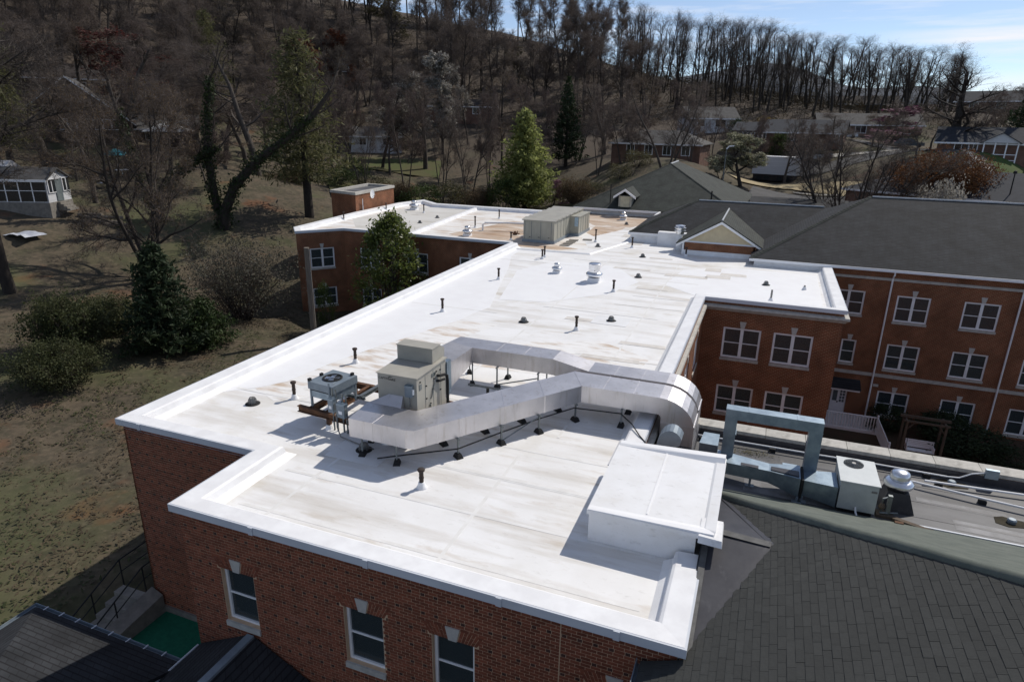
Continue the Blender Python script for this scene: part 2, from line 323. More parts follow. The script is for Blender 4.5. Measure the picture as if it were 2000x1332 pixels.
def cut_wall(O, a, L, H, holes, depth, n, z_from=0.):
    """vertical wall face with real openings and their reveals; holes (u0,u1,z0,z1)"""
    mb = MB(); us = sorted({0., L, *[h[0] for h in holes], *[h[1] for h in holes]}); zs = sorted({z_from, H, *[h[2] for h in holes], *[h[3] for h in holes]})
    P = lambda u, d, z: (O[0]+a[0]*u+n[0]*d, O[1]+a[1]*u+n[1]*d, O[2]+z)
    for i in range(len(us)-1):
        for j in range(len(zs)-1):
            um = (us[i]+us[i+1])/2; zm = (zs[j]+zs[j+1])/2
            if any(h[0] < um < h[1] and h[2] < zm < h[3] for h in holes): continue
            mb.add([P(us[i],0,zs[j]),P(us[i+1],0,zs[j]),P(us[i+1],0,zs[j+1]),P(us[i],0,zs[j+1])], [(0,1,2,3)])
    for (u0,u1,z0,z1) in holes:
        for q in (((u0,z0),(u0,z1)),((u1,z1),(u1,z0)),((u0,z1),(u1,z1)),((u1,z0),(u0,z0))):
            mb.add([P(q[0][0],0,q[0][1]),P(q[1][0],0,q[1][1]),P(q[1][0],-depth,q[1][1]),P(q[0][0],-depth,q[0][1])], [(0,1,2,3)])
    return mb

rw = random.Random(11)
def window(parent, O, a, n, u0, u1, z0, z1, off, leaves=2, grid=None, key=True, sill=True, blind=None, fw=.105, deep=.09, stone=None, keyh=.36, name='window', room=.5):
    """sash window set back in its opening: frame, panes, meeting rails, blinds, stone sill, keystone"""
    f = MB(); d0, d1 = -deep-.05, -deep+.035
    f.obox(O,a,n,u0+.002,u0+fw,d0,d1,z0,z1).obox(O,a,n,u1-fw,u1-.002,d0,d1,z0,z1).obox(O,a,n,u0+fw,u1-fw,d0,d1,z0+.002,z0+fw*.9).obox(O,a,n,u0+fw,u1-fw,d0,d1,z1-fw,z1-.002)
    bays = []
    w = (u1-u0-2*fw); mw_ = .16
    if leaves == 2:
        c = (u0+u1)/2; f.obox(O,a,n,c-mw_/2,c+mw_/2,d0,d1+.004,z0+fw*.9,z1-fw); bays = [(u0+fw,c-mw_/2),(c+mw_/2,u1-fw)]
    else: bays = [(u0+fw,u1-fw)]
    w_o = f.build(name, m_whitetrim, parent, off=off)
    zb, zt = z0+fw*.9, z1-fw; zm = (zb+zt)/2
    rail = MB()
    for (b0,b1) in bays: rail.obox(O,a,n,b0,b1,-deep-.03,-deep+.012,zm-.022,zm+.022)
    rail.build('meeting_rail', m_whitetrim, w_o, off=off)
    for (b0,b1) in bays:
        for (p0,p1) in ((zb,zm-.022),(zm+.022,zt)):
            MB().obox(O,a,n,b0,b1,-deep-.022,-deep-.014,p0,p1).build('pane', m_glass, w_o, off=off)
        if grid:
            g = MB(); gx, gz = grid
            for i in range(1,gx): x = b0+(b1-b0)*i/gx; g.obox(O,a,n,x-.008,x+.008,-deep-.036,-deep-.027,zb,zt)
            for (p0,p1) in ((zb,zm-.022),(zm+.022,zt)):
                for j in range(1,gz): z = p0+(p1-p0)*j/gz; g.obox(O,a,n,b0,b1,-deep-.046,-deep-.037,z-.008,z+.008)
            g.build('glazing_bar', m_strut, w_o, off=off)
        bl = blind if blind is not None else rw.choice((0,.3,.5,.5,.75))
        if bl: MB().obox(O,a,n,b0,b1,-deep-.13,-deep-.115,zt-(zt-zb)*bl,zt).build('blind', m_blind, w_o, off=off)
    MB().obox(O,a,n,u0-.0,u1+.0,-deep-room-.05,-deep-room,z0-.05,z1+.05).build('interior', m_dark, w_o, off=off)
    if sill: MB().obox(O,a,n,u0-.03,u1+.03,-deep+.03,.045,z0-.15,z0-.002).build('sill', stone or m_stone, w_o, off=off)
    if key:
        c = (u0+u1)/2; P = lambda u,d,z: (O[0]+a[0]*u+n[0]*d, O[1]+a[1]*u+n[1]*d, O[2]+z)
        k0, k1 = .095, .165
        MB().hull8([P(c-k0,-.05,z1+.004),P(c+k0,-.05,z1+.004),P(c+k0,.025,z1+.004),P(c-k0,.025,z1+.004)],[P(c-k1,-.05,z1+keyh),P(c+k1,-.05,z1+keyh),P(c+k1,.025,z1+keyh),P(c-k1,.025,z1+keyh)]).build('keystone', m_limew, w_o, off=off)
    return w_o

# terrain: heights measured at these points, smoothly joined
TP=[(-17,13,4.8),(-17,30,4.4),(-17,44,3.8),(-24,12,4.9),(-35,18,5.2),(-28,28,5),(-34,41,4.5),(-45,28,6.2),(-20,0,4.7),(-40,0,5.5),(-60,10,8),(0,-10,4.5),(20,0,3),(-10,-30,4),(3,23,1),(15,23,1),(4,45,1),(20,45,1),(30,35,1.2),(-8,30,1.5),(-8,48,2.5),(10,55,2.5),(-90,30,13.5),(-130,60,24),(60,40,3),(80,65,7),(110,100,14),(25,-30,3),(60,0,2),(-90,-10,9),(-20,55,5),(-40,60,6.5),(-36.15,27.8,5.6),(-52.06,53.2,8.3),(-50.35,40.03,6.6),(-70.32,45.47,11),(-87.3,62.59,15.5),(-78.07,61.46,13.3),(-75.4,68.01,15),(-74.01,82.42,12.2),(-51.37,61.35,9.2),(-64.66,90.21,11.3),(-63.03,120.65,13.3),(-76.51,117.66,14),(-44.41,49.42,6.2),(-37.98,36.72,5.3),(-40.03,24,6.3),(-52.05,90.75,8.3),(-29.86,99.68,9),(-48.9,126.57,13.5),(-119.7,106.2,23.2),(-107.4,150.7,30.8),(-73,148,21.9),(-57.8,149.2,19.8),(-16,103.8,14.5),(-12.9,139.4,17.5),(3.9,126.9,15.5),(1.1,119,11.5),(6.6,99.8,9.9),(10.2,111.5,13),(24.9,105.1,13.9),(27.9,112.6,16.3),(14.8,144.2,17.5),(25,122.5,16.2),(39.9,167.3,22.3),(31.4,187.4,22),(-25,208.5,29.6),(-3.7,210,26.9),(9.4,199.8,24.7),(-51.6,224.1,36.6),(-87,223.7,46.5),(-131.5,200.8,54.2),(-166.7,172.7,58.5),(-184.3,137.6,55.8),(-183.7,101.7,49.1),(-19,163.9,20.9),(-51.1,167.4,24.2),(-95.9,169.8,33.2),(-136.2,109.9,33.5),(-2.3,165,20.6),(-35.3,318,25),(18,319.5,18),(72.2,311.7,16),(-122.5,317.1,45),(-209,268.2,60),(-268.8,208.1,60),(54.2,233.8,18),(71.7,186.7,12),(47.5,110.2,6)]
TP = np.array(TP); _c = 9.0
_A = np.sqrt(((TP[:,None,:2]-TP[None,:,:2])**2).sum(-1)+_c*_c); _n = len(TP)
_B = np.zeros((_n+1,_n+1)); _B[:_n,:_n] = _A; _B[_n,:_n] = 1; _B[:_n,_n] = 1
_W = np.linalg.solve(_B, np.append(TP[:,2],0))
def G(x, y): return float((_W[:-1]*np.sqrt((TP[:,0]-x)**2+(TP[:,1]-y)**2+_c*_c)).sum()+_W[-1])
def Gv(x, y):
    s = np.full(x.shape, _W[-1])
    for i in range(_n): s = s+_W[i]*np.sqrt((TP[i,0]-x)**2+(TP[i,1]-y)**2+_c*_c)
    return s
def bumps(x, y): return .16*np.sin(x*.9+1.3*np.sin(y*.5))*np.sin(y*.8+.7)+.1*np.sin(x*2.3+y*1.7)+.06*np.sin(x*4.1-y*3.7)
gx = np.concatenate([np.linspace(-2500,-340,14), np.arange(-330,-130,6), np.arange(-130,110,1.6), np.arange(110,300,6), np.linspace(310,2500,14)])
gy = np.concatenate([np.linspace(-600,-60,8), np.arange(-55,-10,5), np.arange(-10,130,1.4), np.arange(130,330,3.5), np.linspace(340,4000,22)])
X, Y = np.meshgrid(gx, gy); dist = np.sqrt(X*X+Y*Y)
amp = np.clip((dist-10)/40,.3,1)*np.where((Y > 78) & (X > -32), .12, 1.)
Zt = Gv(X, Y)+bumps(X, Y)*amp; k = np.clip((dist-330)/500,0,1); k = k*k*(3-2*k)
Zt = Zt*(1-k)+(6+8*np.sin(X*.004)*np.sin(Y*.003))*k
pit = np.clip((X+19.4)/1.2,0,1)*np.clip((-11.-X)/1.,0,1)*np.clip((13.2-Y)/1.,0,1); Zt = np.where(pit > 0, np.minimum(Zt, 3.9*pit+Zt*(1-pit)), Zt)
ny, nx = X.shape; idx = np.arange(nx*ny).reshape(ny,nx)
f = np.stack([idx[:-1,:-1],idx[:-1,1:],idx[1:,1:],idx[1:,:-1]],-1).reshape(-1,4)
wood_floor(m_ground); gme = np_mesh('ground', np.stack([X,Y,Zt],-1).reshape(-1,3), f, m_ground, smooth=True)
at = gme.attributes.new('wood', 'FLOAT', 'POINT'); at.data.foreach_set('value', (np.clip((dist-128-22*np.sin(X*.05))/22,0,1)*np.clip((62-X)/20,0,1)).ravel().astype(np.float32))
tag(link('ground', gme), kind='structure')
# far mountain seen through the ridge trees
hv = []; hf = []; nh = 60
for i in range(nh):
    t = i/(nh-1); x = -1700+2600*t; h = 110+190*math.exp(-((t-.58)/.16)**2)+40*math.sin(t*9)+14*math.sin(t*31)
    hv += [(x,2900,-20),(x,3050,h*.62),(x,3300,h),(x,3700,-20)]
for i in range(nh-1):
    for j in range(3): a = i*4+j; hf.append((a,a+4,a+5,a+1))
m_far = M('haze_tinted_wooded_hill', (.055,.065,.085), (.045,.055,.07), rough=1., scale=.01)  # blue of distant haze mixed into the hill colour
tag(link('hills', np_mesh('hills', hv, hf, m_far, smooth=True)), kind='structure')
def drape(path, w, name, mat, lift=.07, kind='structure', step=1.5):
    """ribbon laid on the ground along a path"""
    pts = []
    for i in range(len(path)-1):
        p, q = Vector(path[i]), Vector(path[i+1]); m = max(1,int((q-p).length/step))
        pts += [p+(q-p)*j/m for j in range(m)]
    pts.append(Vector(path[-1])); v = []; f = []; nn = 6
    for i, p in enumerate(pts):
        d = (pts[min(i+1,len(pts)-1)]-pts[max(i-1,0)]).normalized(); n = Vector((-d.y,d.x))
        for k in range(nn):
            q = p+n*w*(k/(nn-1)-.5); v.append((q.x,q.y,G(q.x,q.y)+lift+.02+.14*(q.y < 78 or q.x < -32)))
    for i in range(len(pts)-1):
        for k in range(nn-1): a = i*nn+k; f.append((a,a+1,a+nn+1,a+nn))
    return tag(link(name, np_mesh(name, v, f, mat, smooth=True)), kind=kind)

# ------------------------------------------------------------------ main building with the white roof
DK = 10.95
BO = (-8., 25., 4.)
main = thing('flat_roofed_building', 'large red brick building with a flat white coated roof', 'building', BO)
deck_poly = [(-17.35,12.5),(-12.15,12.5),(-12.15,9.7),(-.42,9.7),(-.42,15.95),(-2.45,15.95),(-2.45,34.9),(4.28,34.9),(4.28,46.2),(-.3,46.2),(-.3,48.1),(-5.4,48.1),(-5.4,51.7),(-9.9,51.7),(-9.9,66.2),(-18.4,66.2),
             (-18.4,63.5),(-33.2,63.5),(-36.,65.8),(-37.,62.3),(-36.9,54.),(-36.1,44.1),(-34.75,42.5),(-32.25,45.35),(-17.35,45.35)]
MB().add([(p[0],p[1],DK) for p in deck_poly], [tuple(range(len(deck_poly)))]).build('roof_deck', m_deck, main, off=BO)
MB().prism([(-36.6,50),(-36.1,44.4),(-34.75,43.2),(-32.4,45.9),(-17.6,45.5),(-13.6,45.3),(-12.,47.2),(-13.9,52.),(-12.2,56),(-10.6,60.5),(-10.1,66.1),(-18.3,66.1),(-18.3,63.2),(-33,63.2),(-35.8,65.3),(-36.8,62)], DK, DK+.004).build('stained_roof_sheet', m_deck_dirty, main, off=BO)
MB().prism([(-31.6,46.2),(-27.2,46.2),(-28.9,63.1),(-33,63.1),(-35.3,62),(-36,52)], DK+.004, DK+.008).build('grey_roof_sheet', M('west_roof_sheet', (.66,.65,.62), (.58,.56,.52), rough=.6, scale=.5, stretch=(.5,1.2,1), layers=(((.35,.31,.25),1.2,(.3,1.2,1),.58,.76,.6),)), main, off=BO)
MB().prism([(-16.9,15.6),(-15.9,16.56),(-15.3,17.43),(-15.0,19.42),(-14.64,20.97),(-14.36,22.05),(-13.77,23.8),(-13.54,24.78),(-12.92,26.69),(-12.77,27.98),(-12.45,29.43),(-13.65,33.6),(-15.0,38.5),(-16.2,42.1),(-16.4,45.0),(-16.9,45.0)], DK, DK+.006).build('coated_roof_sheet', m_coat, main, off=BO)
MB().prism([(-2.9,36.),(3.4,35.7),(3.5,44.5),(-1.5,44.5),(-4.5,42.5),(-5,38)], DK, DK+.006).build('coated_roof_sheet', m_coat, main, off=BO)
MB().prism([(-12.6,31),(-10.2,31.5),(-7.6,34.5),(-6.5,38.),(-8.5,41.5),(-12.9,41.8),(-14.2,38)], DK, DK+.006).build('coated_roof_sheet', m_coat, main, off=BO)
# rust and dirt washed along the edge of the new coating and round the big unit
m_edge = M('rust_washed_membrane', (.83,.825,.815), (.80,.79,.77), rough=.6, scale=.6, layers=(((.50,.36,.24),1.0,(.45,1.5,1),.50,.66,.85),((.40,.34,.27),3.,(.3,1.6,1),.54,.72,.6)))
EB = [(-15.9,16.5),(-15.3,17.4),(-15.0,19.4),(-14.64,20.95),(-14.36,22.0),(-13.77,23.8),(-13.54,24.8),(-12.92,26.7)]
MB().prism(EB+[(-10.9,26.9),(-11.6,24.6),(-11.4,22.4),(-12.5,20.6),(-13.2,18.6),(-13.6,16.6),(-14.6,15.9)], DK, DK+.003).build('stained_roof_sheet', m_edge, main, off=BO)
MB().prism([(-11.5,21.5),(-4.,21.7),(-3.6,25.),(-6,26.4),(-10.6,24.2)], DK, DK+.002).build('stained_roof_sheet', m_edge, main, off=BO)
m_rusty = M('heavily_rusted_membrane', (.62,.52,.42), (.40,.26,.16), rough=.6, scale=.55, lo=.36, hi=.66, stretch=(.5,1.5,1), layers=(((.20,.15,.11),1.6,(.4,1.6,1),.54,.72,.7),((.8,.78,.75),.8,(.5,1,1),.56,.7,.8)))
MB().prism([(-14.,54.),(-13.,52.6),(-11.9,56),(-10.7,60.),(-10.1,66.0),(-18.,66.0),(-17.8,63.4),(-14.2,58)], DK, DK+.0062).build('stained_roof_sheet', m_rusty, main, off=BO)
MB().prism([(-24.2,48.4),(-20.,46.2),(-17.6,45.7),(-13.9,45.5),(-12.6,46.6),(-15,47.5),(-17.6,50),(-17.7,56),(-22,57.5)], DK, DK+.0062).build('stained_roof_sheet', m_rusty, main, off=BO)
# membrane lap seams and patches, a few millimetres proud
rs = random.Random(3)
seam = MB()
for y in np.arange(14.2, 45, 2.05):
    x0 = -16.5; 
    while x0 < -3.2:
        L = rs.uniform(3.5, 7); x1 = min(x0+L, -3.1)
        if rs.random() < .45: seam.box(x0, x1-.06, y+rs.uniform(-.04,.04), y+.11, DK+.006, DK+.0095)
        x0 = x1
for y in np.arange(10.6, 16, 1.75): seam.box(-11.2, -1.3, y, y+.1, DK+.001, DK+.0055)
for x in (-10.3,-5.7):
    seam.box(x, x+.09, 10.4, 15.5, DK+.0012, DK+.006); seam.box(x+.7, x+.78, 17., 44., DK+.0062, DK+.0102)
tag(seam.build('lap_seam', m_seam, main, off=BO), kind='stuff')
m_patch = M('beige_patch', (.68,.65,.61), (.60,.57,.53), rough=.65, scale=2.2, layers=(((.75,.74,.72),3.,(1,1,1),.55,.75,.7),))
for (x, y, w, d) in [(-3.0,40.9,1.5,.9),(-2.2,41.9,1.6,.8),(-3.2,42.8,1.0,1.1),(-8.8,41.2,2.4,.5),(-5.4,40.4,2.6,.7),(-9.9,50.2,1.3,1.6),(-10.9,53.4,1.6,1.4),(-11.6,57.2,1.5,1.2),(-7.2,45.4,1.6,.45),(-6.4,36.4,1.8,.5),(-8.4,29.,2.2,.45),(-5.2,26.4,2.0,.4),(-6.3,24.2,2.4,.4)]:
    c, s_ = math.cos(rs.uniform(-.04,.04)), 0
    MB().prism([(x,y),(x+w,y+.03),(x+w*.98,y+d),(x+.04,y+d*.96)], DK+.006, DK+.0115).build('membrane_patch', m_patch, main, off=BO)
for (x, y) in [(-6.23,29.56),(-9.88,14.12)]:
    MB().prism([(x-.85,y-.7),(x+.85,y-.7),(x+.85,y+.7),(x-.85,y+.7)], DK+.006, DK+.012).build('membrane_patch', m_coat2, main, off=BO)

# parapets: coating, fascia, cornice
COP = [(.11,10.9),(.11,11.092),(-.02,11.092),(-.02,11.305),(.44,11.285),(.50,11.25),(.54,11.08),(.74,10.953),(.74,10.9)]
FAS = [(-.065,11.30),(-.065,11.105),(-.02,11.085),(-.02,11.30)]
path1 = [(-17.43,45.25),(-17.43,12.45),(-12.22,12.45),(-12.22,9.62),(-.37,9.62),(-.37,12.36)]
path2 = [(-2.47,15.97),(-2.47,34.87),(4.33,34.87),(4.33,46.12)]
path3 = [(-18.45,63.6),(-33.2,63.6),(-36.0,65.9),(-37.05,62.3),(-36.95,54.),(-36.2,44.0),(-34.8,42.4),(-32.3,45.3),(-17.5,45.3)]
for p in (path1, path2, path3):
    MB().sweep(p, COP).build('parapet', m_coping, main, off=BO)
    MB().sweep(p, FAS).build('fascia', m_fascia, main, off=BO)
for i, (x, y) in enumerate([(-16.6,12.37),(-9.9,9.54),(-6.9,9.54),(-3.9,9.54),(-1.6,9.54)]):
    MB().box(x, x+.12, y-.009, y+.03, 11.10, 11.298).build('joint_cover', m_fascia, main, off=BO)
MB().sweep(path2, [(.06,10.95),(-.2,10.93),(-.22,10.82),(-.1,10.72),(-.04,10.64),(.06,10.64)]).build('cornice', m_stone, main, off=BO)
# low curbs between roof areas
MB().sweep([(-26.6,45.9),(-28.4,63.3)], [(-.3,10.95),(-.14,11.2),(.14,11.2),(.3,10.95)]).build('roof_curb', m_coping, main, off=BO)
MB().sweep([(-17.0,44.6),(-11.4,45.0),(-9.7,51.5)], [(-.18,10.955),(-.06,11.03),(.06,11.03),(.18,10.955)]).build('roof_curb', m_coping, main, off=BO)

def wallseg(P, Q, z0, z1, holes, mat, parent, off, deep=.1, name='wall', back=0.):
    d = (Vector(Q)-Vector(P)); L = d.length; a = (d.x/L, d.y/L); n = (a[1], -a[0])
    O = (P[0]-n[0]*back, P[1]-n[1]*back, z0)
    cut_wall(O, a, L, z1-z0, holes, deep, n).build(name, mat, parent, off=off, normals=False)
    return (P[0],P[1],z0), a, n, L
# front wall and the wall in the nook: real bricks over mortar
WZ = 4.0
fw_w = [(-11.07,-10.10),(-7.60,-6.61),(-5.40,-4.43),(-2.02,-1.04)]
holes = [(x0+12.15, x1+12.15, 8.24-WZ, 9.76-WZ) for x0, x1 in fw_w]
O, a, n, L = wallseg((-12.15,9.70), (-.45,9.70), WZ, 11.2, holes, m_mortar, main, BO, back=.005)
m_fcurtain = M('grey_green_curtain', (.40,.50,.50), (.28,.36,.36), rough=.9, scale=4)
FW = [window(main, O, a, n, *h, BO, leaves=1, grid=(3,2), blind=0, deep=.14, fw=.07, keyh=.33, room=.26) for h in holes]
for h, wo in zip(holes, FW):
    for cx in (h[0]+.16, h[0]+.6):
        cur = MB(); pts = [(cx+.045*j, -.205+.02*(-1)**j) for j in range(7)]
        for (p, q) in zip(pts, pts[1:]): cur.add([(O[0]+p[0],O[1]-p[1],h[2]+WZ+.05),(O[0]+q[0],O[1]-q[1],h[2]+WZ+.05),(O[0]+q[0],O[1]-q[1],h[3]+WZ-.05),(O[0]+p[0],O[1]-p[1],h[3]+WZ-.05)], [(0,1,2,3)])
        cur.build('curtain', m_fcurtain, wo, off=BO)
nook_O, na, nn_, nL = wallseg((-17.35,12.53), (-12.15,12.53), WZ, 11.2, [], m_mortar, main, BO, back=.005)
MB().box(-17.4,-12.2,12.46,12.6,3.5,4.5).build('plinth', m_concrete, main, off=BO)
bricks = []                                   # (x0, x1, y face, z0, header)
def courses(xa, xb, y, z0, z1, holes):
    i = 0; z = z0; rb = random.Random(7)
    while z < z1-.03:
        fl = i % 6 == 3; x = xa-(.1 if i % 2 else 0); k = 0
        while x < xb:
            w = (.203 if k % 2 == 0 else .102) if fl else .203
            iv = [(max(x, xa), min(x+w, xb)-.012)]
            for (h0, h1, g0, g1) in holes:
                if z < g1-.02 and z+.068 > g0+.02:
                    nv = []
                    for (p, q) in iv:
                        if q <= h0 or p >= h1: nv.append((p, q))
                        else:
                            if p < h0-.03: nv.append((p, h0-.004))
                            if q > h1+.03: nv.append((h1+.004, q))
                    iv = nv
            for (p, q) in iv:
                if q-p > .03: bricks.append((p, q, y-rb.uniform(0,.003), z, fl and k % 2 == 1))
            x += w; k += 1
        z += .0774; i += 1
courses(-12.15, -.45, 9.70, 4.4, 11.14, [(x0-.01, x1+.01, 8.10, 9.765) for x0, x1 in fw_w]+[(x0-.10, x1+.10, 9.765, 10.06) for x0, x1 in fw_w])
courses(-17.35, -12.15, 12.53, 4.36, 11.14, [])
def vis(b):
    p = Vector(((b[0]+b[1])/2, b[2], b[3]))-Vector((0,0,CAMZ)); d = p.dot(fw); u = 1000+1275*p.dot(cr)/d; v = 666-1275*p.dot(cu)/d
    return p.length if (0 < u < 2000 and 0 < v < 1330) else 1e6+p.length
order = sorted(range(len(bricks)), key=lambda i: vis(bricks[i]))
ind = set(i for i in order if abs(bricks[i][1]-bricks[i][0]-.191) < .002 and not bricks[i][4]); single = [i for i in order if i in ind][:300]; sset = set(single)
me_b = MB().box(0,.191,0,.02,0,.0645).mesh('brick', m_brick)
for i in single:
    b = bricks[i]; link('brick', me_b, main, loc=(b[0]-BO[0], b[2]-BO[1], b[3]-BO[2]))
def brick_mass(lst, mat, name):
    L_ = np.array([(b[0]-BO[0], b[1]-BO[0], b[2]-BO[1], b[3]-BO[2]) for b in lst]); n = len(L_)
    x0, x1, y, z = L_.T; y1 = y+.02; z1 = z+.0645
    v = np.stack([np.stack(c, -1) for c in [(x0,y,z),(x1,y,z),(x1,y,z1),(x0,y,z1),(x0,y1,z),(x1,y1,z),(x1,y1,z1),(x0,y1,z1)]], 1).reshape(-1,3)
    q = np.array([(0,1,2,3),(3,2,6,7),(0,4,5,1),(1,5,6,2),(0,3,7,4)]); f = (np.arange(n)[:,None,None]*8+q[None]).reshape(-1,4)
    return tag(link(name, np_mesh(name, v, f, mat), main), kind='stuff')
brick_mass([b for i, b in enumerate(bricks) if i not in sset and not b[4]], m_brick, 'brickwork')
brick_mass([b for i, b in enumerate(bricks) if i not in sset and b[4]], m_brickdk, 'header_brickwork')
arch = MB()
for (x0, x1) in fw_w:
    c = (x0+x1)/2
    for s_ in (-1, 1):
        for k in range(6):
            b0 = .115+k*.073; t0 = .185+k*.088; zt = 9.765
            for (za, zb) in (((0,.185),(.195,.285)) if k % 2 else ((0,.09),(.10,.285))):
                fb = lambda z, e: c+s_*((b0+(t0-b0)*z/.285)+e*(.065+.013*z/.285))
                q = [(fb(za,0),9.70,zt+za),(fb(za,1),9.70,zt+za),(fb(zb,1),9.70,zt+zb),(fb(zb,0),9.70,zt+zb)]
                arch.add(q+[(p[0],9.72,p[2]) for p in q], [(0,1,2,3),(0,4,5,1),(1,5,6,2),(2,6,7,3),(3,7,4,0)])
tag(arch.build('jack_arch_brickwork', m_brick, main, off=BO), kind='stuff')
MB().box(-2.63,-2.61,9.693,9.75,4.,11.1).build('wall_joint', m_mortar, main, off=BO)
# remaining outside walls (small courses in the material)
for P, Q in (((-17.35,45.3),(-17.35,12.5)), ((-12.15,12.5),(-12.15,9.7)), ((-.42,9.7),(-.42,15.95)), ((-.42,15.95),(-2.42,15.95)), ((4.28,34.95),(4.28,46.2))):
    wallseg(P, Q, 1., 11.2, [], m_brickfar, main, BO)
cw = [(-1.32,.58),(1.18,3.08)]
hol = [(x0+2.42, x1+2.42, z0-.8, z1-.8) for x0, x1 in cw for z0, z1 in ((8.06,9.74),(4.84,6.46),(1.6,3.2))]
O, a, n, L = wallseg((-2.42,34.95), (4.28,34.95), .8, 11.2, hol, m_brickfar, main, BO)
for i, h in enumerate(hol): window(main, O, a, n, *h, BO, grid=(3,2), blind=(.62,.4,.5,.72,.5,.5)[i])
hol = [(y0-15.95, y0+1.85-15.95, z0-.8, z1-.8) for y0 in (19.5,23.5,27.5,31.6) for z0, z1 in ((8.06,9.74),(4.84,6.46))]
O, a, n, L = wallseg((-2.42,15.95), (-2.42,34.95), .8, 11.2, hol, m_brickfar, main, BO)
for h in hol: window(main, O, a, n, *h, BO)
hol = [(.95,2.92,8.17-2.5,9.8-2.5),(.95,2.92,4.95-2.5,6.48-2.5)]
O, a, n, L = wallseg((-34.8,42.45), (-32.3,45.35), 2.5, 11.2, hol, m_brickfar, main, BO)
for i, h in enumerate(hol): window(main, O, a, n, *h, BO, blind=.45 if i == 0 else 0)
hol = [(x0+32.3, x1+32.3, z0-2.5, z1-2.5) for x0, x1 in ((-30.85,-28.98),(-26.43,-24.55),(-21.8,-19.95)) for z0, z1 in ((8.17,9.8),(4.95,6.48))]
O, a, n, L = wallseg((-32.3,45.35), (-17.35,45.35), 2.5, 11.2, hol, m_brickfar, main, BO)
for h in hol: window(main, O, a, n, *h, BO, grid=(3,2))
for P, Q in (((-18.4,63.55),(-33.2,63.55)), ((-33.2,63.55),(-36,65.85)), ((-36,65.85),(-36.98,62.3)), ((-36.98,62.3),(-36.9,54.)), ((-36.9,54.),(-36.15,44.05)), ((-36.15,44.05),(-34.8,42.45))):
    wallseg(P, Q, 2., 11.2, [], m_brickfar, main, BO)
# brick penthouse with stone coping at the far wing
ph = [(-37.1,54.3),(-37.6,62.2),(-41.2,62.8),(-40.6,55.3)]
pen = MB().prism([(-37.1,54.3),(-37.6,62.2),(-41.2,62.8),(-40.6,55.3)][::-1], 3., 12.86)
po = pen.build('penthouse', m_brickfar, main, off=BO)
cp = [(-37.02,54.22),(-37.52,62.28),(-41.28,62.88),(-40.68,55.22)]
MB().sweep(cp, [(0,12.85),(0,13.1),(.4,13.1),(.4,12.85)], closed=True).build('coping', m_stone, po, off=BO)
MB().prism([(-37.5,54.7),(-37.95,61.8),(-40.9,62.4),(-40.3,55.7)], 12.862, 12.87).build('penthouse_roof', m_blacktop, po, off=BO)
MB().tube([(-36.98,55.3,11.),(-36.98,55.3,12.4)], .035).build('conduit', m_whitetrim, po, off=BO)
# white coated box over the stair
sb = thing('roof_box', 'white coated flat topped box at the right edge of the front roof', 'roof box', (-1.5,14.2,DK))
SO = (-1.5,14.2,DK)
MB().box(-2.84,-.5,12.46,15.9,DK,11.66).build('box_wall', m_coat2, sb, off=SO)
MB().slab([(-2.88,12.40,11.77),(-.13,12.36,11.80),(-.13,15.98,11.80),(-2.88,15.98,11.77)], .11).build('box_roof', m_coat2, sb, off=SO)
MB().hull8([(-2.86,15.72,11.77),(-.15,15.62,11.80),(-.15,15.98,11.80),(-2.86,15.98,11.77)], [(-2.86,15.80,11.80),(-.15,15.76,11.92),(-.15,15.97,11.92),(-2.86,15.97,11.80)]).build('edge_curb', m_coat, sb, off=SO)
MB().hull8([(-2.86,12.4,11.77),(-.15,12.38,11.80),(-.15,12.7,11.80),(-2.86,12.62,11.77)], [(-2.86,12.41,11.785),(-.15,12.39,11.84),(-.15,12.55,11.84),(-2.86,12.5,11.785)]).build('edge_curb', m_coat, sb, off=SO)
MB().hull8([(-.40,12.5,11.795),(-.14,12.3,11.795),(-.14,15.7,11.795),(-.40,15.7,11.795)], [(-.34,12.6,11.83),(-.12,12.5,11.86),(-.12,15.6,11.86),(-.34,15.6,11.83)]).build('edge_curb', m_coat2, sb, off=SO)
MB().hull8([(-.45,12.2,11.70),(.04,12.2,11.68),(.02,13.0,11.75),(-.45,13.,11.75)], [(-.45,12.30,11.81),(.02,12.28,11.80),(.0,13.0,11.82),(-.45,13.,11.82)]).build('membrane_flap', m_coat2, sb, off=SO)
MB().box(-1.62,-1.58,12.7,15.7,11.79,11.797).build('lap_seam', m_coat, sb, off=SO)

# ------------------------------------------------------------------ long brick building on the right
EO = (12., 53., 1.)
east = thing('brick_wing_building', 'three storey red brick building with dark hip roof and white gutter on the right', 'building', EO)
hol = []
for (x0, x1) in ((8.44,10.32),(12.1,14.02),(15.82,17.72),(19.5,21.4)):
    for z0, z1 in ((8.08,9.79),(4.83,6.55),(1.55,3.28)): hol.append((x0-4.28, x1-4.28, z0-.8, z1-.8))
hol += [(4.78-4.28, 6.63-4.28, 8.3-.8, 9.87-.8), (5.76-4.28, 6.66-4.28, 4.94-.8, 6.56-.8)]
door = (5.72-4.28, 6.68-4.28, 1.33-.8, 3.06-.8)
O, a, n, L = wallseg((4.28,46.2), (34,46.2), .8, 11.45, hol+[door], m_brickfar, east, EO)
for i, h in enumerate(hol): window(east, O, a, n, *h, EO, leaves=1 if i == len(hol)-1 else 2, grid=(3,2), blind=(.5,.55,0,.45,.3,.5,.3,.5,.5,.5,.5,.5,.0,.55)[i])
for P, Q in (((34,46.2),(34,60.3)), ((34,60.3),(-.3,60.3)), ((-.3,60.3),(-.3,46.2))): wallseg(P, Q, .8, 11.45, [], m_brickfar, east, EO)
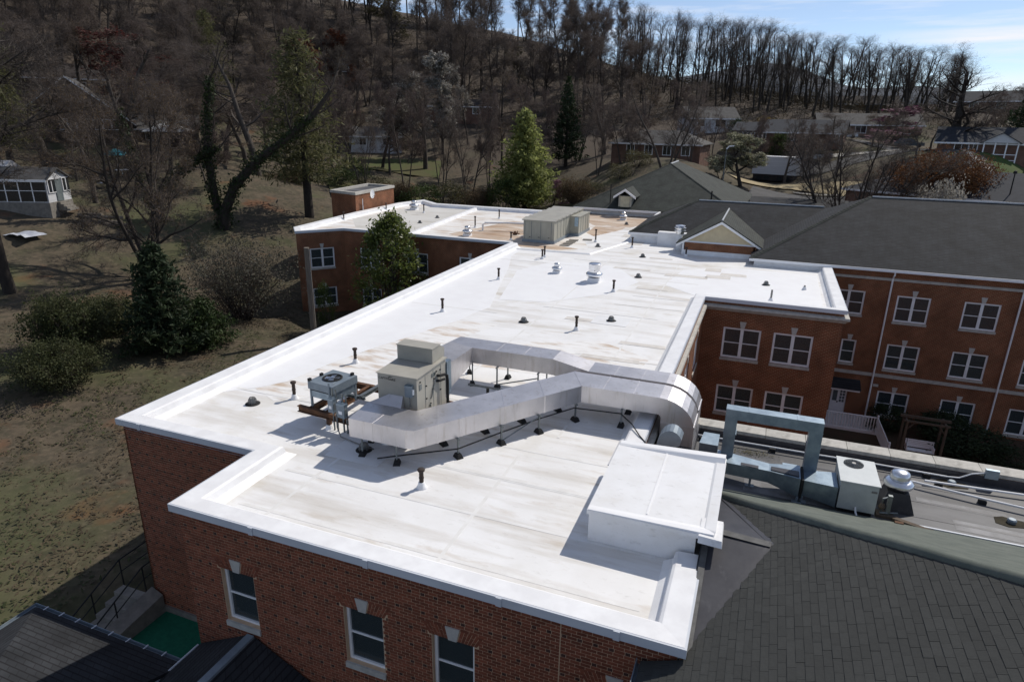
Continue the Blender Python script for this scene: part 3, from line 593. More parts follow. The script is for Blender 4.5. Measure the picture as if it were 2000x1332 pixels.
MB().box(4.3,34,46.12,46.26,4.25,4.46).build('stone_band', m_stone, east, off=EO)
MB().box(4.3,34,46.10,46.26,10.70,10.86).build('stone_band', m_stone, east, off=EO)
d_o = MB().obox(O,a,n,door[0],door[1],-.12,-.07,door[2],door[3]).build('door', m_whitetrim, east, off=EO)
for i in range(2):
    for j in range(4): MB().obox(O,a,n,door[0]+.55+i*.17,door[0]+.68+i*.17,-.068,-.06,door[2]+.75+j*.23,door[2]+.93+j*.23).build('door_pane', m_dark, d_o, off=EO)
MB().obox(O,a,n,door[0]+.12,door[0]+.4,-.068,-.06,door[2]+.8,door[2]+1.55).build('door_pane', m_dark, d_o, off=EO)
MB().obox(O,a,n,door[0]+.42,door[0]+.48,-.068,-.0,door[2]+.7,door[2]+.8).build('door_handle', m_black, d_o, off=EO)
hd = MB().box(5.2,7.25,45.1,46.19,3.35,3.47).build('door_hood', m_whitetrim, east, off=EO)
MB().slab([(5.15,45.05,3.5),(7.3,45.05,3.5),(7.3,46.18,3.85),(5.15,46.18,3.85)], .03).build('hood_roof', m_roofdk, hd, off=EO)
MB().box(8.1,8.4,46.14,46.2,3.55,3.72).build('wall_lamp', m_limew, east, off=EO)
for x in (7.98,14.9,22.):
    MB().tube([(x,45.78,11.3),(x,45.8,11.1),(x,46.1,10.85),(x,46.1,1.0)], .055).build('downspout', m_whitetrim, east, off=EO)
MB().sweep([(-.65,45.86),(34.4,45.86)], [(-.10,11.46),(-.12,11.30),(.02,11.27),(.3,11.30),(.3,11.44)]).build('gutter', m_whitetrim, east, off=EO)
e0 = 11.47
rA, rB = (6.77,53.25,15.13), (27,53.25,15.13)
MB().slab([(-.6,45.85,e0),(34.4,45.85,e0),rB,rA], .12).build('roof_slope', m_roofdk, east, off=EO)
MB().slab([(-.6,60.65,e0),(-.6,45.85,e0),rA], .12).build('roof_slope', m_roofdk, east, off=EO)
MB().slab([(34.4,60.65,e0),(-.6,60.65,e0),rA,rB], .12).build('roof_slope', m_roofdk, east, off=EO)
MB().slab([(34.4,45.85,e0),(34.4,60.65,e0),rB], .12).build('roof_slope', m_roofdk, east, off=EO)
MB().tube([(6.9,53.25,15.15),(27,53.25,15.15)], .07, 6).build('ridge_cap', m_ridgecap, east, off=EO)
def hipcap(p, q, parent, off, w=.16, n=None):
    """cap shingles laid one over the next along a hip"""
    p, q = Vector(p), Vector(q); L = (q-p).length; d = (q-p)/L; s = d.cross(Vector((0,0,1))).normalized(); u = s.cross(d); m = MB(); k = int(L/.28)
    for i in range(k):
        c = p+d*(L*i/k); e = p+d*(L*(i+1)/k); 
        m.hull8([c-s*w-u*.05, c+s*w-u*.05, e+s*w-u*.05, e-s*w-u*.05], [c-s*w*.25+u*.05, c+s*w*.25+u*.05, e+s*w*.25+u*.03, e-s*w*.25+u*.03])
    return tag(m.build('hip_cap', m_roofgn, parent, off=off), kind='stuff')
hipcap((-.6,45.85,e0+.02), (6.77,53.25,15.15), east, EO)
# middle lower hip with the sided gable
m0 = 11.72
MB().slab([(-9.85,51.5,m0),(4.6,51.5,m0),(4.6,56,13.95),(-5.3,56,13.95)], .12).build('roof_slope', m_roofdk, east, off=EO)
MB().slab([(-9.85,60.5,m0),(-9.85,51.5,m0),(-5.3,56,13.95)], .12).build('roof_slope', m_roofdk, east, off=EO)
MB().slab([(4.6,60.5,m0),(-9.85,60.5,m0),(-5.3,56,13.95),(4.6,56,13.95)], .12).build('roof_slope', m_roofdk, east, off=EO)
hipcap((-9.85,51.5,m0+.02), (-5.3,56,13.97), east, EO)
MB().tube([(-5.2,56,13.97),(4.1,56,13.97)], .06, 6).build('ridge_cap', m_ridgecap, east, off=EO)
MB().box(-9.8,-5.4,51.62,51.9,DK,m0-.1).build('white_base_wall', m_coping, east, off=EO)
MB().box(-9.8,-9.6,51.9,66.1,DK,m0-.1).build('white_base_wall', m_coping, east, off=EO)
MB().box(-9.95,-5.45,51.42,51.56,m0-.2,m0-.02).build('fascia', m_whitetrim, east, off=EO)
MB().box(-7.55,-5.45,50.9,51.6,DK,11.95).build('white_base_wall', m_coping, east, off=EO)
gy_ = 48.06
gb = MB().box(-5.2,-.38,gy_,gy_+.3,11.28,11.84).build('gable_wall', m_brickfar, east, off=EO)
MB().box(-5.3,-.33,gy_-.05,gy_+.3,DK,11.28).build('white_base_wall', m_coping, east, off=EO)
MB().box(-.33,4.2,46.1,46.4,DK,11.28).build('white_base_wall', m_coping, east, off=EO)
MB().box(-5.3,-.28,gy_-.04,gy_+.3,11.84,11.95).build('gable_trim', m_fascia, east, off=EO)
MB().box(-5.35,-5.15,gy_,51.6,DK,11.8).build('white_base_wall', m_coping, east, off=EO)
MB().box(-.5,-.3,gy_,51.6,DK,11.8).build('gable_side', m_brickfar, east, off=EO)
cxg, zg, zap = -2.76, 11.72, 13.50
sid = MB(); zz = 11.95
while zz < 13.2:
    w = 2.42*(1-(zz-11.95)/1.36)
    if w > .1: sid.hull8([(cxg-w,gy_-.02,zz),(cxg+w,gy_-.02,zz),(cxg+w,gy_+.2,zz),(cxg-w,gy_+.2,zz)], [(cxg-w+.13,gy_+.005,zz+.099),(cxg+w-.13,gy_+.005,zz+.099),(cxg+w-.13,gy_+.2,zz+.099),(cxg-w+.13,gy_+.2,zz+.099)])
    zz += .1
tag(sid.build('lap_siding', m_siding, gb, off=EO), kind='stuff')
for s_ in (-1, 1):
    ex = cxg+s_*3.0
    MB().hull8([(ex,gy_-.22,zg-.22),(cxg,gy_-.22,zap-.24),(cxg,gy_-.12,zap-.24),(ex,gy_-.12,zg-.22)], [(ex,gy_-.22,zg),(cxg,gy_-.22,zap),(cxg,gy_-.12,zap),(ex,gy_-.12,zg)]).build('rake_board', m_whitetrim, east, off=EO)
    MB().slab([(ex,gy_-.25,zg+.03),(cxg,gy_-.25,zap+.03),(cxg,55.3,zap+.03),(ex,51.6,zg+.03)], .08).build('gable_roof', m_roofgn, east, off=EO)
MB().tube([(cxg,gy_-.2,zap+.04),(cxg,55,zap+.04)], .06, 6).build('ridge_cap', m_ridgecap, east, off=EO)

# ------------------------------------------------------------------ far hip roofed building with dormer
HO = (-10.2, 77., 4.)
hip = thing('hip_roofed_building', 'far building with a tall grey green hip roof and a small dormer', 'building', HO)
b0 = 11.62; hA, hB = (-10.2,73.9,15.7), (-10.2,79.6,15.7)
c4 = [(-18.5,65.5,b0),(-1.9,65.5,b0),(-1.9,88.,b0),(-18.5,88.,b0)]
MB().prism([(-18.,66.2),(-2.4,66.2),(-2.4,87.4),(-18.,87.4)], 5., b0-.1).build('wall', m_brickfar, hip, off=HO)
MB().slab([c4[0],c4[1],hA], .1).build('roof_slope', m_roofgn, hip, off=HO)
MB().slab([c4[1],c4[2],hB,hA], .1).build('roof_slope', m_roofgn, hip, off=HO)
MB().slab([c4[2],c4[3],hB], .1).build('roof_slope', m_roofgn, hip, off=HO)
MB().slab([c4[3],c4[0],hA,hB], .1).build('roof_slope', m_roofgn, hip, off=HO)
MB().tube([hA,hB], .09, 6).build('ridge_cap', m_ridgecap, hip, off=HO)
hipcap((-1.9,65.5,b0+.02), hA, hip, HO); hipcap((-18.5,65.5,b0+.02), hA, hip, HO)
MB().box(-18.5,-9.9,65.4,65.52,b0-.2,b0-.01).build('fascia', m_whitetrim, hip, off=HO)
MB().box(-18.4,-9.9,66.1,66.19,DK,b0-.2).build('white_base_wall', m_coping, hip, off=HO)
dm = MB().box(-13.95,-12.65,65.95,69.,11.3,12.9).build('dormer', m_tan, hip, off=HO)
MB().box(-13.75,-12.85,65.9,65.95,11.55,12.85).build('dormer_panel', M('cream_panel', (.55,.52,.38), rough=.5), dm, off=HO)
for s_ in (-1, 1):
    MB().slab([(-13.3+s_*1.12,65.6,12.85),(-13.3,65.6,13.6),(-13.3,71.,13.6),(-13.3+s_*1.12,69,12.85)], .08).build('dormer_roof', m_roofgn, dm, off=HO)
    MB().hull8([(-13.3+s_*1.12,65.55,12.64),(-13.3,65.55,13.38),(-13.3,65.62,13.38),(-13.3+s_*1.12,65.62,12.64)], [(-13.3+s_*1.12,65.55,12.86),(-13.3,65.55,13.61),(-13.3,65.62,13.61),(-13.3+s_*1.12,65.62,12.86)]).build('rake_board', m_whitetrim, dm, off=HO)
MB().tube([(-14.9,66.4,12.),(-14.9,66.4,13.9)], .05).build('roof_pipe', m_black, hip, off=HO)
MB().tube([(-5.2,68.,12.8),(-5.2,68.,13.6)], .07).build('roof_pipe', m_black, hip, off=HO)
# lower roof joined on its right side
MB().slab([(-1.8,74.,11.2),(9.,74.,11.2),(9.,79.5,12.2),(-1.8,79.5,12.2)], .1).build('annex_roof', m_roofdk, hip, off=HO)
MB().slab([(9.,85,11.2),(-1.8,85,11.2),(-1.8,79.5,12.2),(9.,79.5,12.2)], .1).build('annex_roof', m_roofdk, hip, off=HO)
MB().box(-1.8,8.6,74.6,84.4,4.,11.1).build('annex_wall', m_brickfar, hip, off=HO)

# ------------------------------------------------------------------ low black roof with stone topped parapet
LR = 10.2
LO = (6., 19., 1.)
low = thing('black_roofed_building', 'low building with old black flat roof and stone topped parapet', 'building', LO)
MB().add([(-2.40,16.,LR),(26,16.,LR),(26,20.5,LR),(-2.40,20.5,LR)], [(0,1,2,3)]).build('roof_deck', m_blacktop, low, off=LO)
MB().box(-2.3,26,20.46,20.98,.8,10.44).build('wall', m_brickfar, low, off=LO)
MB().box(-2.3,26,20.40,20.46,LR,10.44).build('parapet_lining', m_epdm, low, off=LO)
me_st = MB().box(.006,1.172,-.28,.28,0,.115).mesh('coping_stone', m_stone)
k = -5
while 4.45+1.18*k < 25:
    link('coping_stone', me_st, low, loc=(4.45+1.18*k-LO[0], 20.75-LO[1]+.004*((k*7)%3), 10.445-LO[2]))
    k += 1
for (x, y, w, d) in [(4.9,18.6,2.1,.28),(5.6,17.5,3.4,.5),(.4,17.4,2.6,.7),(7.9,19.2,2.5,.4)]:
    MB().prism([(x,y),(x+w,y-.06),(x+w,y+d-.05),(x,y+d)], LR, LR+.004).build('pale_roof_patch', M('pale_patch', (.22,.22,.23), (.12,.12,.125), rough=.6, scale=2.), low, off=LO)
for y in (17.75, 18.6, 19.5): tag(MB().box(2.,24,y,y+.09,LR+.0005,LR+.007).build('lap_seam', m_epdm, low, off=LO), kind='stuff')
MB().box(4.65,24,17.24,17.29,LR+.0,LR+.05).build('metal_edge', m_fascia, low, off=LO)
# ------------------------------------------------------------------ shingle roof in the lower right
GO = (3., 9., 3.)
shr = thing('shingle_roofed_building', 'building with dark shingle hip roof filling the lower right corner', 'building', GO)
zS = lambda x: 11.15+.4*x
hy = lambda x: 15.27-.842*x
MB().slab([(-1.02,3.,zS(-1.02)),(10.,3.,zS(10.)),(10.,hy(10.),zS(10.)),(-.36,hy(-.36),zS(-.36)),(-.36,9.62,zS(-.36)),(-1.02,9.62,zS(-1.02))], .12).build('roof_underlay', m_shing_under, shr, off=GO)
MB().slab([(-.38,17.26,LR+.01),(10.,17.26,LR+.01),(10.,hy(10.),zS(10.)-.005),(-.38,hy(-.38),zS(-.38)-.005)], .1).build('roll_roofing_slope', m_rollroof, shr, off=GO)
hr = MB(); hp = []
for i in range(24):
    x = -.36+i*.43; hp.append((x, hy(x)-.07, zS(x)-.035+.012*math.sin(i*1.7)))
hr.tube(hp, .135, 10); hr.build('rolled_hip_cap', m_rollroof, shr, smooth=True, off=GO)
tri = [(-.4,15.7),(1.02,12.93),(-.4,9.9)]
def intri(x, y):
    s_ = [(b[0]-a[0])*(y-a[1])-(b[1]-a[1])*(x-a[0]) for a, b in ((tri[0],tri[1]),(tri[1],tri[2]),(tri[2],tri[0]))]
    return all(v < 0 for v in s_) or all(v > 0 for v in s_)
rs = random.Random(21); tabs = []; cx = 0; x = -1.08
while x < 9.6:
    y = 3.-rs.uniform(0,.3)
    while y < hy(x+.13)-.02:
        L = .305*rs.choice((.72,.9,1.,1.,1.,1.18)); ye = y+L
        if ye > hy(x+.13): ye = hy(x+.13)-.01
        lim = 9.62 if x < -.36 else 99
        if y < lim and ye-y > .04 and not intri(x+.06,(y+ye)/2): tabs.append((x, y, min(ye,lim)-.006-y, rs.uniform(0,.006)))
        y = y+L
    x += .130
def vist(t):
    p = Vector((t[0], t[1]+t[2]/2, zS(t[0])-CAMZ)); d = p.dot(fw); u = 1000+1275*p.dot(cr)/d; v = 666-1275*p.dot(cu)/d
    return p.length if (0 < u < 2000 and 0 < v < 1332) else 1e6+p.length
tabs.sort(key=vist)
TV = [(0,0,0),(0,1,0),(.150,0,.150*.4),(.150,1,.150*.4)]
def tabv(h): return [(0,0,.004),(0,1,.004),(.150,1,.06+.004),(.150,0,.06+.004),(0,0,.016),(0,1,.016),(.150,1,.06+.0065),(.150,0,.06+.0065)]
TF = [(0,3,2,1),(4,5,6,7),(0,1,5,4),(1,2,6,5),(2,3,7,6),(3,0,4,7)]
me_t = MB().add(tabv(0), [f[::-1] for f in TF]).mesh('shingle', m_shing)
for (x, y, L, dz) in tabs[:300]:
    link('shingle', me_t, shr, loc=(x-GO[0], y-GO[1], zS(x)-GO[2]+dz), scale=(1, L, 1))
A_ = np.array(tabs[300:]); base = np.array(tabv(0)); n_ = len(A_)
v = np.empty((n_,8,3)); v[:,:,0] = base[None,:,0]+A_[:,0:1]-GO[0]; v[:,:,1] = base[None,:,1]*A_[:,2:3]+A_[:,1:2]-GO[1]; v[:,:,2] = base[None,:,2]+(11.15+.4*A_[:,0:1])-GO[2]+A_[:,3:4]
f = (np.arange(n_)[:,None,None]*8+np.array([t[::-1] for t in TF])[None]).reshape(-1,4)
tag(link('shingles', np_mesh('shingles', v.reshape(-1,3), f, m_shing), shr), kind='stuff')
# black membrane cricket between the shingles and the white box
zc = 11.52
MB().slab([(-.40,13.25,zc),(1.0,12.93,zS(1.0)+.03),(-.40,15.62,zS(-.4)+.03)], .02).build('cricket_membrane', m_epdm, shr, off=GO)
MB().slab([(-.40,13.25,zc),(-.40,9.95,zS(-.4)+.03),(1.0,12.93,zS(1.0)+.03)], .02).build('cricket_membrane', m_epdm, shr, off=GO)
def strip(p, q, w, mat, name, lift=.012):
    p, q = Vector(p), Vector(q); d = (q-p).normalized(); s_ = d.cross(Vector((0,0,1))).normalized()*w/2; u = Vector((0,0,lift))
    MB().slab([p-s_+u,q-s_+u,q+s_+u,p+s_+u], .004).build(name, mat, shr, off=GO)
m_tape = M('grey_flashing_tape', (.12,.12,.118), (.08,.08,.08), rough=.7, scale=5)
strip((-.36,13.1,zc-.005),(1.0,12.9,zS(1.0)+.03),.2,m_tape,'seam_tape',.006)

strip((1.03,12.95,zS(1.03)+.02),(-.3,10.,zS(-.3)+.02),.14,m_epdm,'valley_strip',.005)
strip((1.03,12.95,zS(1.03)+.02),(-.3,15.6,zS(-.3)+.02),.16,m_epdm,'valley_strip',.005)
strip((-.3,9.8,zS(-.3)+.01),(-.3,12.9,zc-.03),.13,m_tape,'seam_tape',.006)
strip((-.25,10.6,11.12),(.25,11.3,11.26),.05,m_tape,'seam_tape',.006)
MB().sweep([(-1.02,9.64),(-1.02,3.)], [(0,10.74),(-.02,10.62),(-.12,10.62),(-.14,10.76),(-.125,10.76),(-.11,10.64),(-.03,10.64),(-.012,10.74)]).build('gutter', m_galvp, shr, off=GO)
MB().box(-1.18,-1.04,9.42,9.58,10.2,10.6).build('downspout', m_galvp, shr, off=GO)
MB().box(-1.0,10,3.2,9.55,3.,10.6).build('wall', m_brickfar, shr, off=GO)
# ------------------------------------------------------------------ porch roofs and landing, lower left
PO = (-14., 6.5, 4.)
por = thing('porch', 'dark shingled porch roof with gutter at the bottom left corner', 'porch', PO)
pz = 7.0
MB().slab([(-17.5,9.1,pz),(-17.5,1.,pz),(-14.5,1.,8.25),(-14.5,6.1,8.25)], .1).build('roof_slope', m_roofdk, por, off=PO)
MB().slab([(-12.1,9.1,pz),(-17.5,9.1,pz),(-14.5,6.1,8.25),(-12.1,6.1,8.25)], .1).build('roof_slope', m_roofdk, por, off=PO)
MB().sweep([(-12.2,9.1),(-17.55,9.1),(-17.55,1.)], [(0,6.98),(-.02,6.88),(-.10,6.88),(-.115,6.99),(-.10,6.99),(-.09,6.90),(-.02,6.98)]).build('gutter', m_galvp, por, off=PO)
for x in np.arange(-17.2,-12.3,.62): MB().box(x,x+.03,9.05,9.23,6.985,7.01).build('gutter_strap', m_fascia, por, off=PO)
for x in (-17.2,-12.6): MB().box(x-.08,x+.08,8.8,8.96,4.,6.9).build('post', m_whitetrim, por, off=PO)
MB().box(-17.2,-12.3,1.,8.6,4.,4.1).build('floor', m_concrete, por, off=PO)
WO = (-10.4, 8., 4.)
wk = thing('covered_walkway', 'small dark gabled roof against the brick wall below the first window', 'roof', WO)
MB().slab([(-12.1,9.66,7.17),(-12.1,1.,7.17),(-10.42,1.,8.02),(-10.42,9.66,8.02)], .08).build('roof_slope', m_roofdk, wk, off=WO)
MB().slab([(-8.6,1.,7.17),(-8.6,9.66,7.17),(-10.3,9.66,8.02),(-10.3,1.,8.02)], .08).build('roof_slope', m_roofdk, wk, off=WO)
MB().hull8([(-10.47,1.,7.96),(-10.25,1.,7.96),(-10.25,9.64,7.96),(-10.47,9.64,7.96)], [(-10.46,1.,8.06),(-10.26,1.,8.06),(-10.26,9.64,8.06),(-10.46,9.64,8.06)]).build('ridge_flashing', m_galvp, wk, off=WO)
MB().tube([(-12.14,9.6,7.15),(-12.14,1.,7.15)], .03, 6).build('drip_edge', m_fascia, wk, off=WO)
for x in (-11.9,-8.8): MB().box(x-.07,x+.07,9.2,9.34,4.,7.1).build('post', m_whitetrim, wk, off=WO)
tag(MB().prism([(-16.95,9.2),(-12.2,9.2),(-12.2,12.45),(-16.95,12.45)], 3.4, 4.3).build('landing', m_greencarpet), 'green carpeted landing in the brick nook at lower left', 'landing')
st = thing('garden_steps', 'concrete steps with dark handrail climbing along the brick side wall', 'steps', (-18.,11.,4.))
SQ = (-18.,11.,4.)
for i in range(6): MB().box(-18.5,-17.45,10.1+.36*i,10.1+.36*(i+1),3.4,4.02+.17*(i+1)).build('step', m_concrete, st, off=SQ)
MB().hull8([(-17.42,10.6,3.4),(-16.97,10.6,3.4),(-16.97,12.46,3.4),(-17.42,12.46,3.4)], [(-17.42,10.6,4.85),(-16.97,10.6,4.7),(-16.97,12.46,4.95),(-17.42,12.46,5.15)]).build('cheek_wall', m_concrete, st, off=SQ)
for x in (-18.52,-17.5):
    r_ = MB().tube([(x,9.9,4.85),(x,10.1,4.95),(x,12.3,6.0),(x,14.2,6.05)], .025, 6).tube([(x,9.9,4.45),(x,12.3,5.55),(x,14.2,5.6)], .018, 6)
    for y, za, zb in ((10.1,4.0,4.95),(11.2,4.6,5.48),(12.3,5.0,6.0),(14.2,4.8,6.05)): r_.tube([(x,y,za),(x,y,zb)], .025, 6)
    r_.build('handrail', m_black, st, off=SQ)

# ------------------------------------------------------------------ courtyard
MB()
cy = MB().prism([(-2.4,21.),(34,21.),(34,46.3),(4.2,46.3),(4.2,35.),(-2.4,35.)], .2, 1.25).build('courtyard_ground', m_courtyard); tag(cy, kind='structure')
dk = thing('entry_deck', 'white balustraded deck outside the courtyard door', 'deck', (6.6,44.9,1.2))
DO = (6.6,44.9,1.2)
MB().box(4.5,8.35,43.6,46.15,1.1,1.33).build('deck_floor', m_whitetrim, dk, off=DO)
MB().box(4.45,8.4,43.5,43.62,1.15,1.42).build('fascia', m_whitetrim, dk, off=DO)
def rail(p, q, z0a, z0b, h, parent, off):
    p, q = Vector(p), Vector(q); L = (q-p).length; r = MB(); d = (q-p)/L
    P = lambda t, z: (p.x+d.x*t, p.y+d.y*t, z)
    r.tube([P(0,z0a+h),P(L,z0b+h)], .045, 6).tube([P(0,z0a+.12),P(L,z0b+.12)], .03, 6); r.build('handrail', m_whitetrim, parent, off=off)
    n = int(L/.16); 
    for i in range(1, n):
        t = L*i/n; z = z0a+(z0b-z0a)*i/n
        MB().box(P(t,0)[0]-.03,P(t,0)[0]+.03,P(t,0)[1]-.03,P(t,0)[1]+.03,z+.12,z+h).build('baluster', m_whitetrim, parent, off=off)
    for t, z in ((0,z0a),(L,z0b)):
        MB().box(P(t,0)[0]-.06,P(t,0)[0]+.06,P(t,0)[1]-.06,P(t,0)[1]+.06,z-.1,z+h+.06).lathe([(.02,0),(.07,.05),(.05,.12),(.01,.15)], P(t,z+h+.06), 8).build('newel_post', m_whitetrim, parent, off=off)
rail((4.65,43.6), (8.3,43.6), 1.33, 1.33, 1.05, dk, DO)
rail((8.3,43.55), (8.6,40.6), 1.33, .95, 1.05, dk, DO)
sw = thing('garden_swing', 'white slatted swing seat in a timber frame in the courtyard', 'swing', (10.3,41.3,1.2))
WS = (10.3,41.3,1.2)
for x in (9.3,11.3):
    MB().box(x-.06,x+.06,40.75,40.87,1.2,3.65).build('post', m_wood, sw, off=WS); MB().box(x-.06,x+.06,41.75,41.87,1.2,3.65).build('post', m_wood, sw, off=WS)
    MB().box(x-.05,x+.05,40.7,41.9,3.5,3.62).build('tie_beam', m_wood, sw, off=WS)
MB().box(9.0,11.6,41.25,41.37,3.65,3.8).build('top_beam', m_wood, sw, off=WS)
MB().box(9.1,11.5,40.77,40.85,3.55,3.66).build('top_beam', m_wood, sw, off=WS)
for s_ in (-1, 1):
    MB().tube([(10.3+s_*.95,40.81,3.1),(10.3+s_*.6,40.81,3.58)], .04, 4).build('brace', m_wood, sw, off=WS)
    MB().tube([(10.3+s_*.72,41.3,3.65),(10.3+s_*.72,41.1,1.95)], .012, 4).build('chain', m_black, sw, off=WS)
for i in range(5): MB().box(9.55,11.05,41.42,41.45,1.78+.1*i,1.86+.1*i).build('back_slat', m_whitetrim, sw, off=WS)
for i in range(5): MB().box(9.55,11.05,40.95+.09*i,41.02+.09*i,1.70,1.725).build('seat_slat', m_whitetrim, sw, off=WS)
MB().box(9.57,9.62,40.95,41.45,1.72,2.02).box(10.98,11.03,40.95,41.45,1.72,2.02).build('armrest', m_whitetrim, sw, off=WS)

# ------------------------------------------------------------------ things on the white roof
# vent pipes
def vent_pipe(loc, h, label, mat=None, cap=True, r=.058):
    t = thing('vent_pipe', label, 'vent pipe', loc, group='vent pipes on the white roof')
    MB().lathe([(.15,-.004),(.14,.02),(.10,.08),(.085,.16),(.08,.17)], n=14).build('flashing_boot', m_coping, t, smooth=True)
    pr_ = MB().lathe([(r,.0),(r,h*.55),(r*1.15,h*.55),(r*1.15,h*.62),(r,h*.62),(r,h)], n=12); pr_.build('pipe', mat or m_rustpipe, t)
    if cap: MB().lathe([(r*1.1,h-.04),(r*1.6,h-.01),(r*1.75,h+.03),(r*1.5,h+.05),(r*.5,h+.06)], n=12).build('cap', mat or m_rustpipe, t, smooth=True)
    return t
VP = [(-14.05,16.3,.58,'rusty vent pipe nearest the grey condenser'),(-14.12,20.,.56,'rusty vent pipe along the left parapet, behind the grey condenser'),(-7.39,12.98,.50,'rusty vent pipe in front of the silver duct'),
 (-14.27,27.72,.62,'vent pipe midway along the left parapet'),(-14.34,35.19,.64,'vent pipe near the far end of the left parapet'),(-7.37,27.49,.62,'rusty vent pipe behind the far silver duct, centre roof'),
 (-7.39,35.14,.62,'vent pipe just in front of the two mushroom fans'),(-13.91,42.03,.62,'shorter pipe of the close pair before the big tan unit'),(-13.95,42.65,.74,'taller pipe of the close pair before the big tan unit'),
 (-12.2,50.05,.95,'tall thin vent pipe right of the big tan unit'),(-9.09,48.91,.75,'vent pipe before the middle shingle hip roof'),(-4.92,47.24,.6,'vent pipe in the shadow of the sided gable'),
 (.84,36.69,.62,'plain thin pipe on the courtyard block roof'),(2.62,40.19,.25,'very short pipe stub on the courtyard block roof'),(-36.1,50.8,.75,'vent pipe at the far left edge of far wing'),(-36.4,58.62,.7,'vent pipe beside the brick penthouse base'),
 (-32.08,58.68,.8,'vent pipe left of the curb on the far wing'),(-23.76,58.33,.8,'vent pipe near the back parapet of far wing'),(-23.59,52.35,.95,'vent pipe by the bent conduit on far wing'),(-18.49,47.89,.6,'vent pipe peeping over the parapet end'),
 (-7.9,18.5,.55,'thin black pipe under the far silver duct')]
for i, (x, y, h, lb) in enumerate(VP):
    if 'plain' in lb or 'stub' in lb or 'thin black' in lb: vent_pipe((x,y,DK), h, lb, m_drain if 'black' not in lb else m_black, False, .05)
    else: vent_pipe((x,y,DK), h, lb)
# roof drains
dr = thing('roof_drain', 'x', 'roof drain', (0,0,0), group='domed roof drains on the white roof')
MB().lathe([(.24,-.004),(.24,.012),(.16,.03),(.15,.02)], n=18).build('clamp_ring', m_black, dr)
rib = MB()
for k in range(12):
    t_ = 2*math.pi*k/12; c, s_ = math.cos(t_), math.sin(t_); rib.tube([(c*.15,s_*.15,.02),(c*.125,s_*.125,.14),(c*.085,s_*.085,.22),(0,0,.24)], .013, 4)
rib.lathe([(.10,.19),(.095,.215),(.03,.24)], n=12); rib.build('strainer_dome', m_drain, dr)
MB().lathe([(.11,.01),(.09,.12),(.07,.2)], n=12).build('inner_cup', m_strut, dr)
DR = [(-15.05,15.43,'domed roof drain near the front left corner of roof'),(-9.88,14.12,'domed roof drain in the shade of the silver duct'),(-10.,27.71,'domed roof drain left of the centre vent pipe'),(-6.23,29.56,'domed roof drain on square patch, centre right roof'),
 (-6.78,39.25,'domed roof drain right of the big mushroom fan'),(-7.69,45.65,'domed roof drain before the middle hip roof'),(-11.55,48.2,'domed roof drain right of the walkway pads'),(-11.85,60.17,'domed roof drain before the far dormer'),
 (.54,40.45,'domed roof drain on the courtyard block roof'),(-29.25,56.11,'far drain left of the curb on far wing'),(-29.17,52.54,'near drain left of the curb on far wing')]
for i, (x, y, lb) in enumerate(DR):
    if i == 0: dr.location = (x,y,DK+.006); dr['label'] = lb
    else: dup(dr, (x,y,DK+.008), i*.7, lb)
# mushroom fans
def mush(loc, s, label, tall=False):
    t = thing('roof_exhaust_fan', label, 'exhaust fan', loc, group='spun aluminium fans on the white roof')
    MB().hull8([(-.36*s,-.36*s,-.004),(.36*s,-.36*s,-.004),(.36*s,.36*s,-.004),(-.36*s,.36*s,-.004)], [(-.30*s,-.30*s,.26*s),(.30*s,-.30*s,.26*s),(.30*s,.30*s,.26*s),(-.30*s,.30*s,.26*s)]).build('curb', m_coping, t)
    MB().lathe([(.26*s,.24*s),(.27*s,.31*s)], n=20).build('throat', m_black, t)
    MB().lathe([(.28*s,.30*s),(.46*s,.34*s),(.50*s,.42*s),(.48*s,.52*s),(.34*s,.60*s),(.27*s,.62*s)], n=28).build('hood', m_chrome, t, smooth=True)
    if tall: MB().lathe([(.34*s,.58*s),(.35*s,1.05*s),(.36*s,1.07*s),(.33*s,1.10*s),(.1*s,1.12*s)], n=28).build('motor_cover', m_chrome, t)
    else: MB().lathe([(.27*s,.60*s),(.28*s,.84*s),(.25*s,.92*s),(.08*s,.96*s)], n=24).build('motor_cover', m_chrome, t, smooth=True)
    if tall: MB().lathe([(.03*s,0),(.03*s,.02*s)], (.1*s,-.345*s,.72*s), 8).build('cable_hole', m_black, t)
    return t
mush((-9.,37.07,DK), 1.0, 'large tall drum topped roof fan in centre of white roof', True)
mush((-11.71,38.36,DK), .66, 'smaller mushroom roof fan beside the large drum topped fan')
mush((-12.75,62.95,DK), .8, 'mushroom roof fan before the far dormer')
mush((-22.42,48.22,DK), .85, 'mushroom roof fan near front parapet of far wing')
mush((-34.08,60.27,DK), 1.0, 'mushroom roof fan in far left corner of far wing')
f_ = thing('roof_exhaust_fan', 'shiny louvred fan on a white post by the sided gable', 'exhaust fan', (-5.75,49.6,11.0), group='spun aluminium fans on the white roof')
MB().box(-.2,.2,-.2,.2,-.05,1.15).build('post', m_coping, f_)
MB().lathe([(.3,1.15),(.3,1.3),(.42,1.32),(.42,1.4),(.3,1.42),(.3,1.5),(.42,1.52),(.42,1.6),(.3,1.62),(.36,1.75),(.1,1.8)], n=20).build('hood', m_chrome, f_)
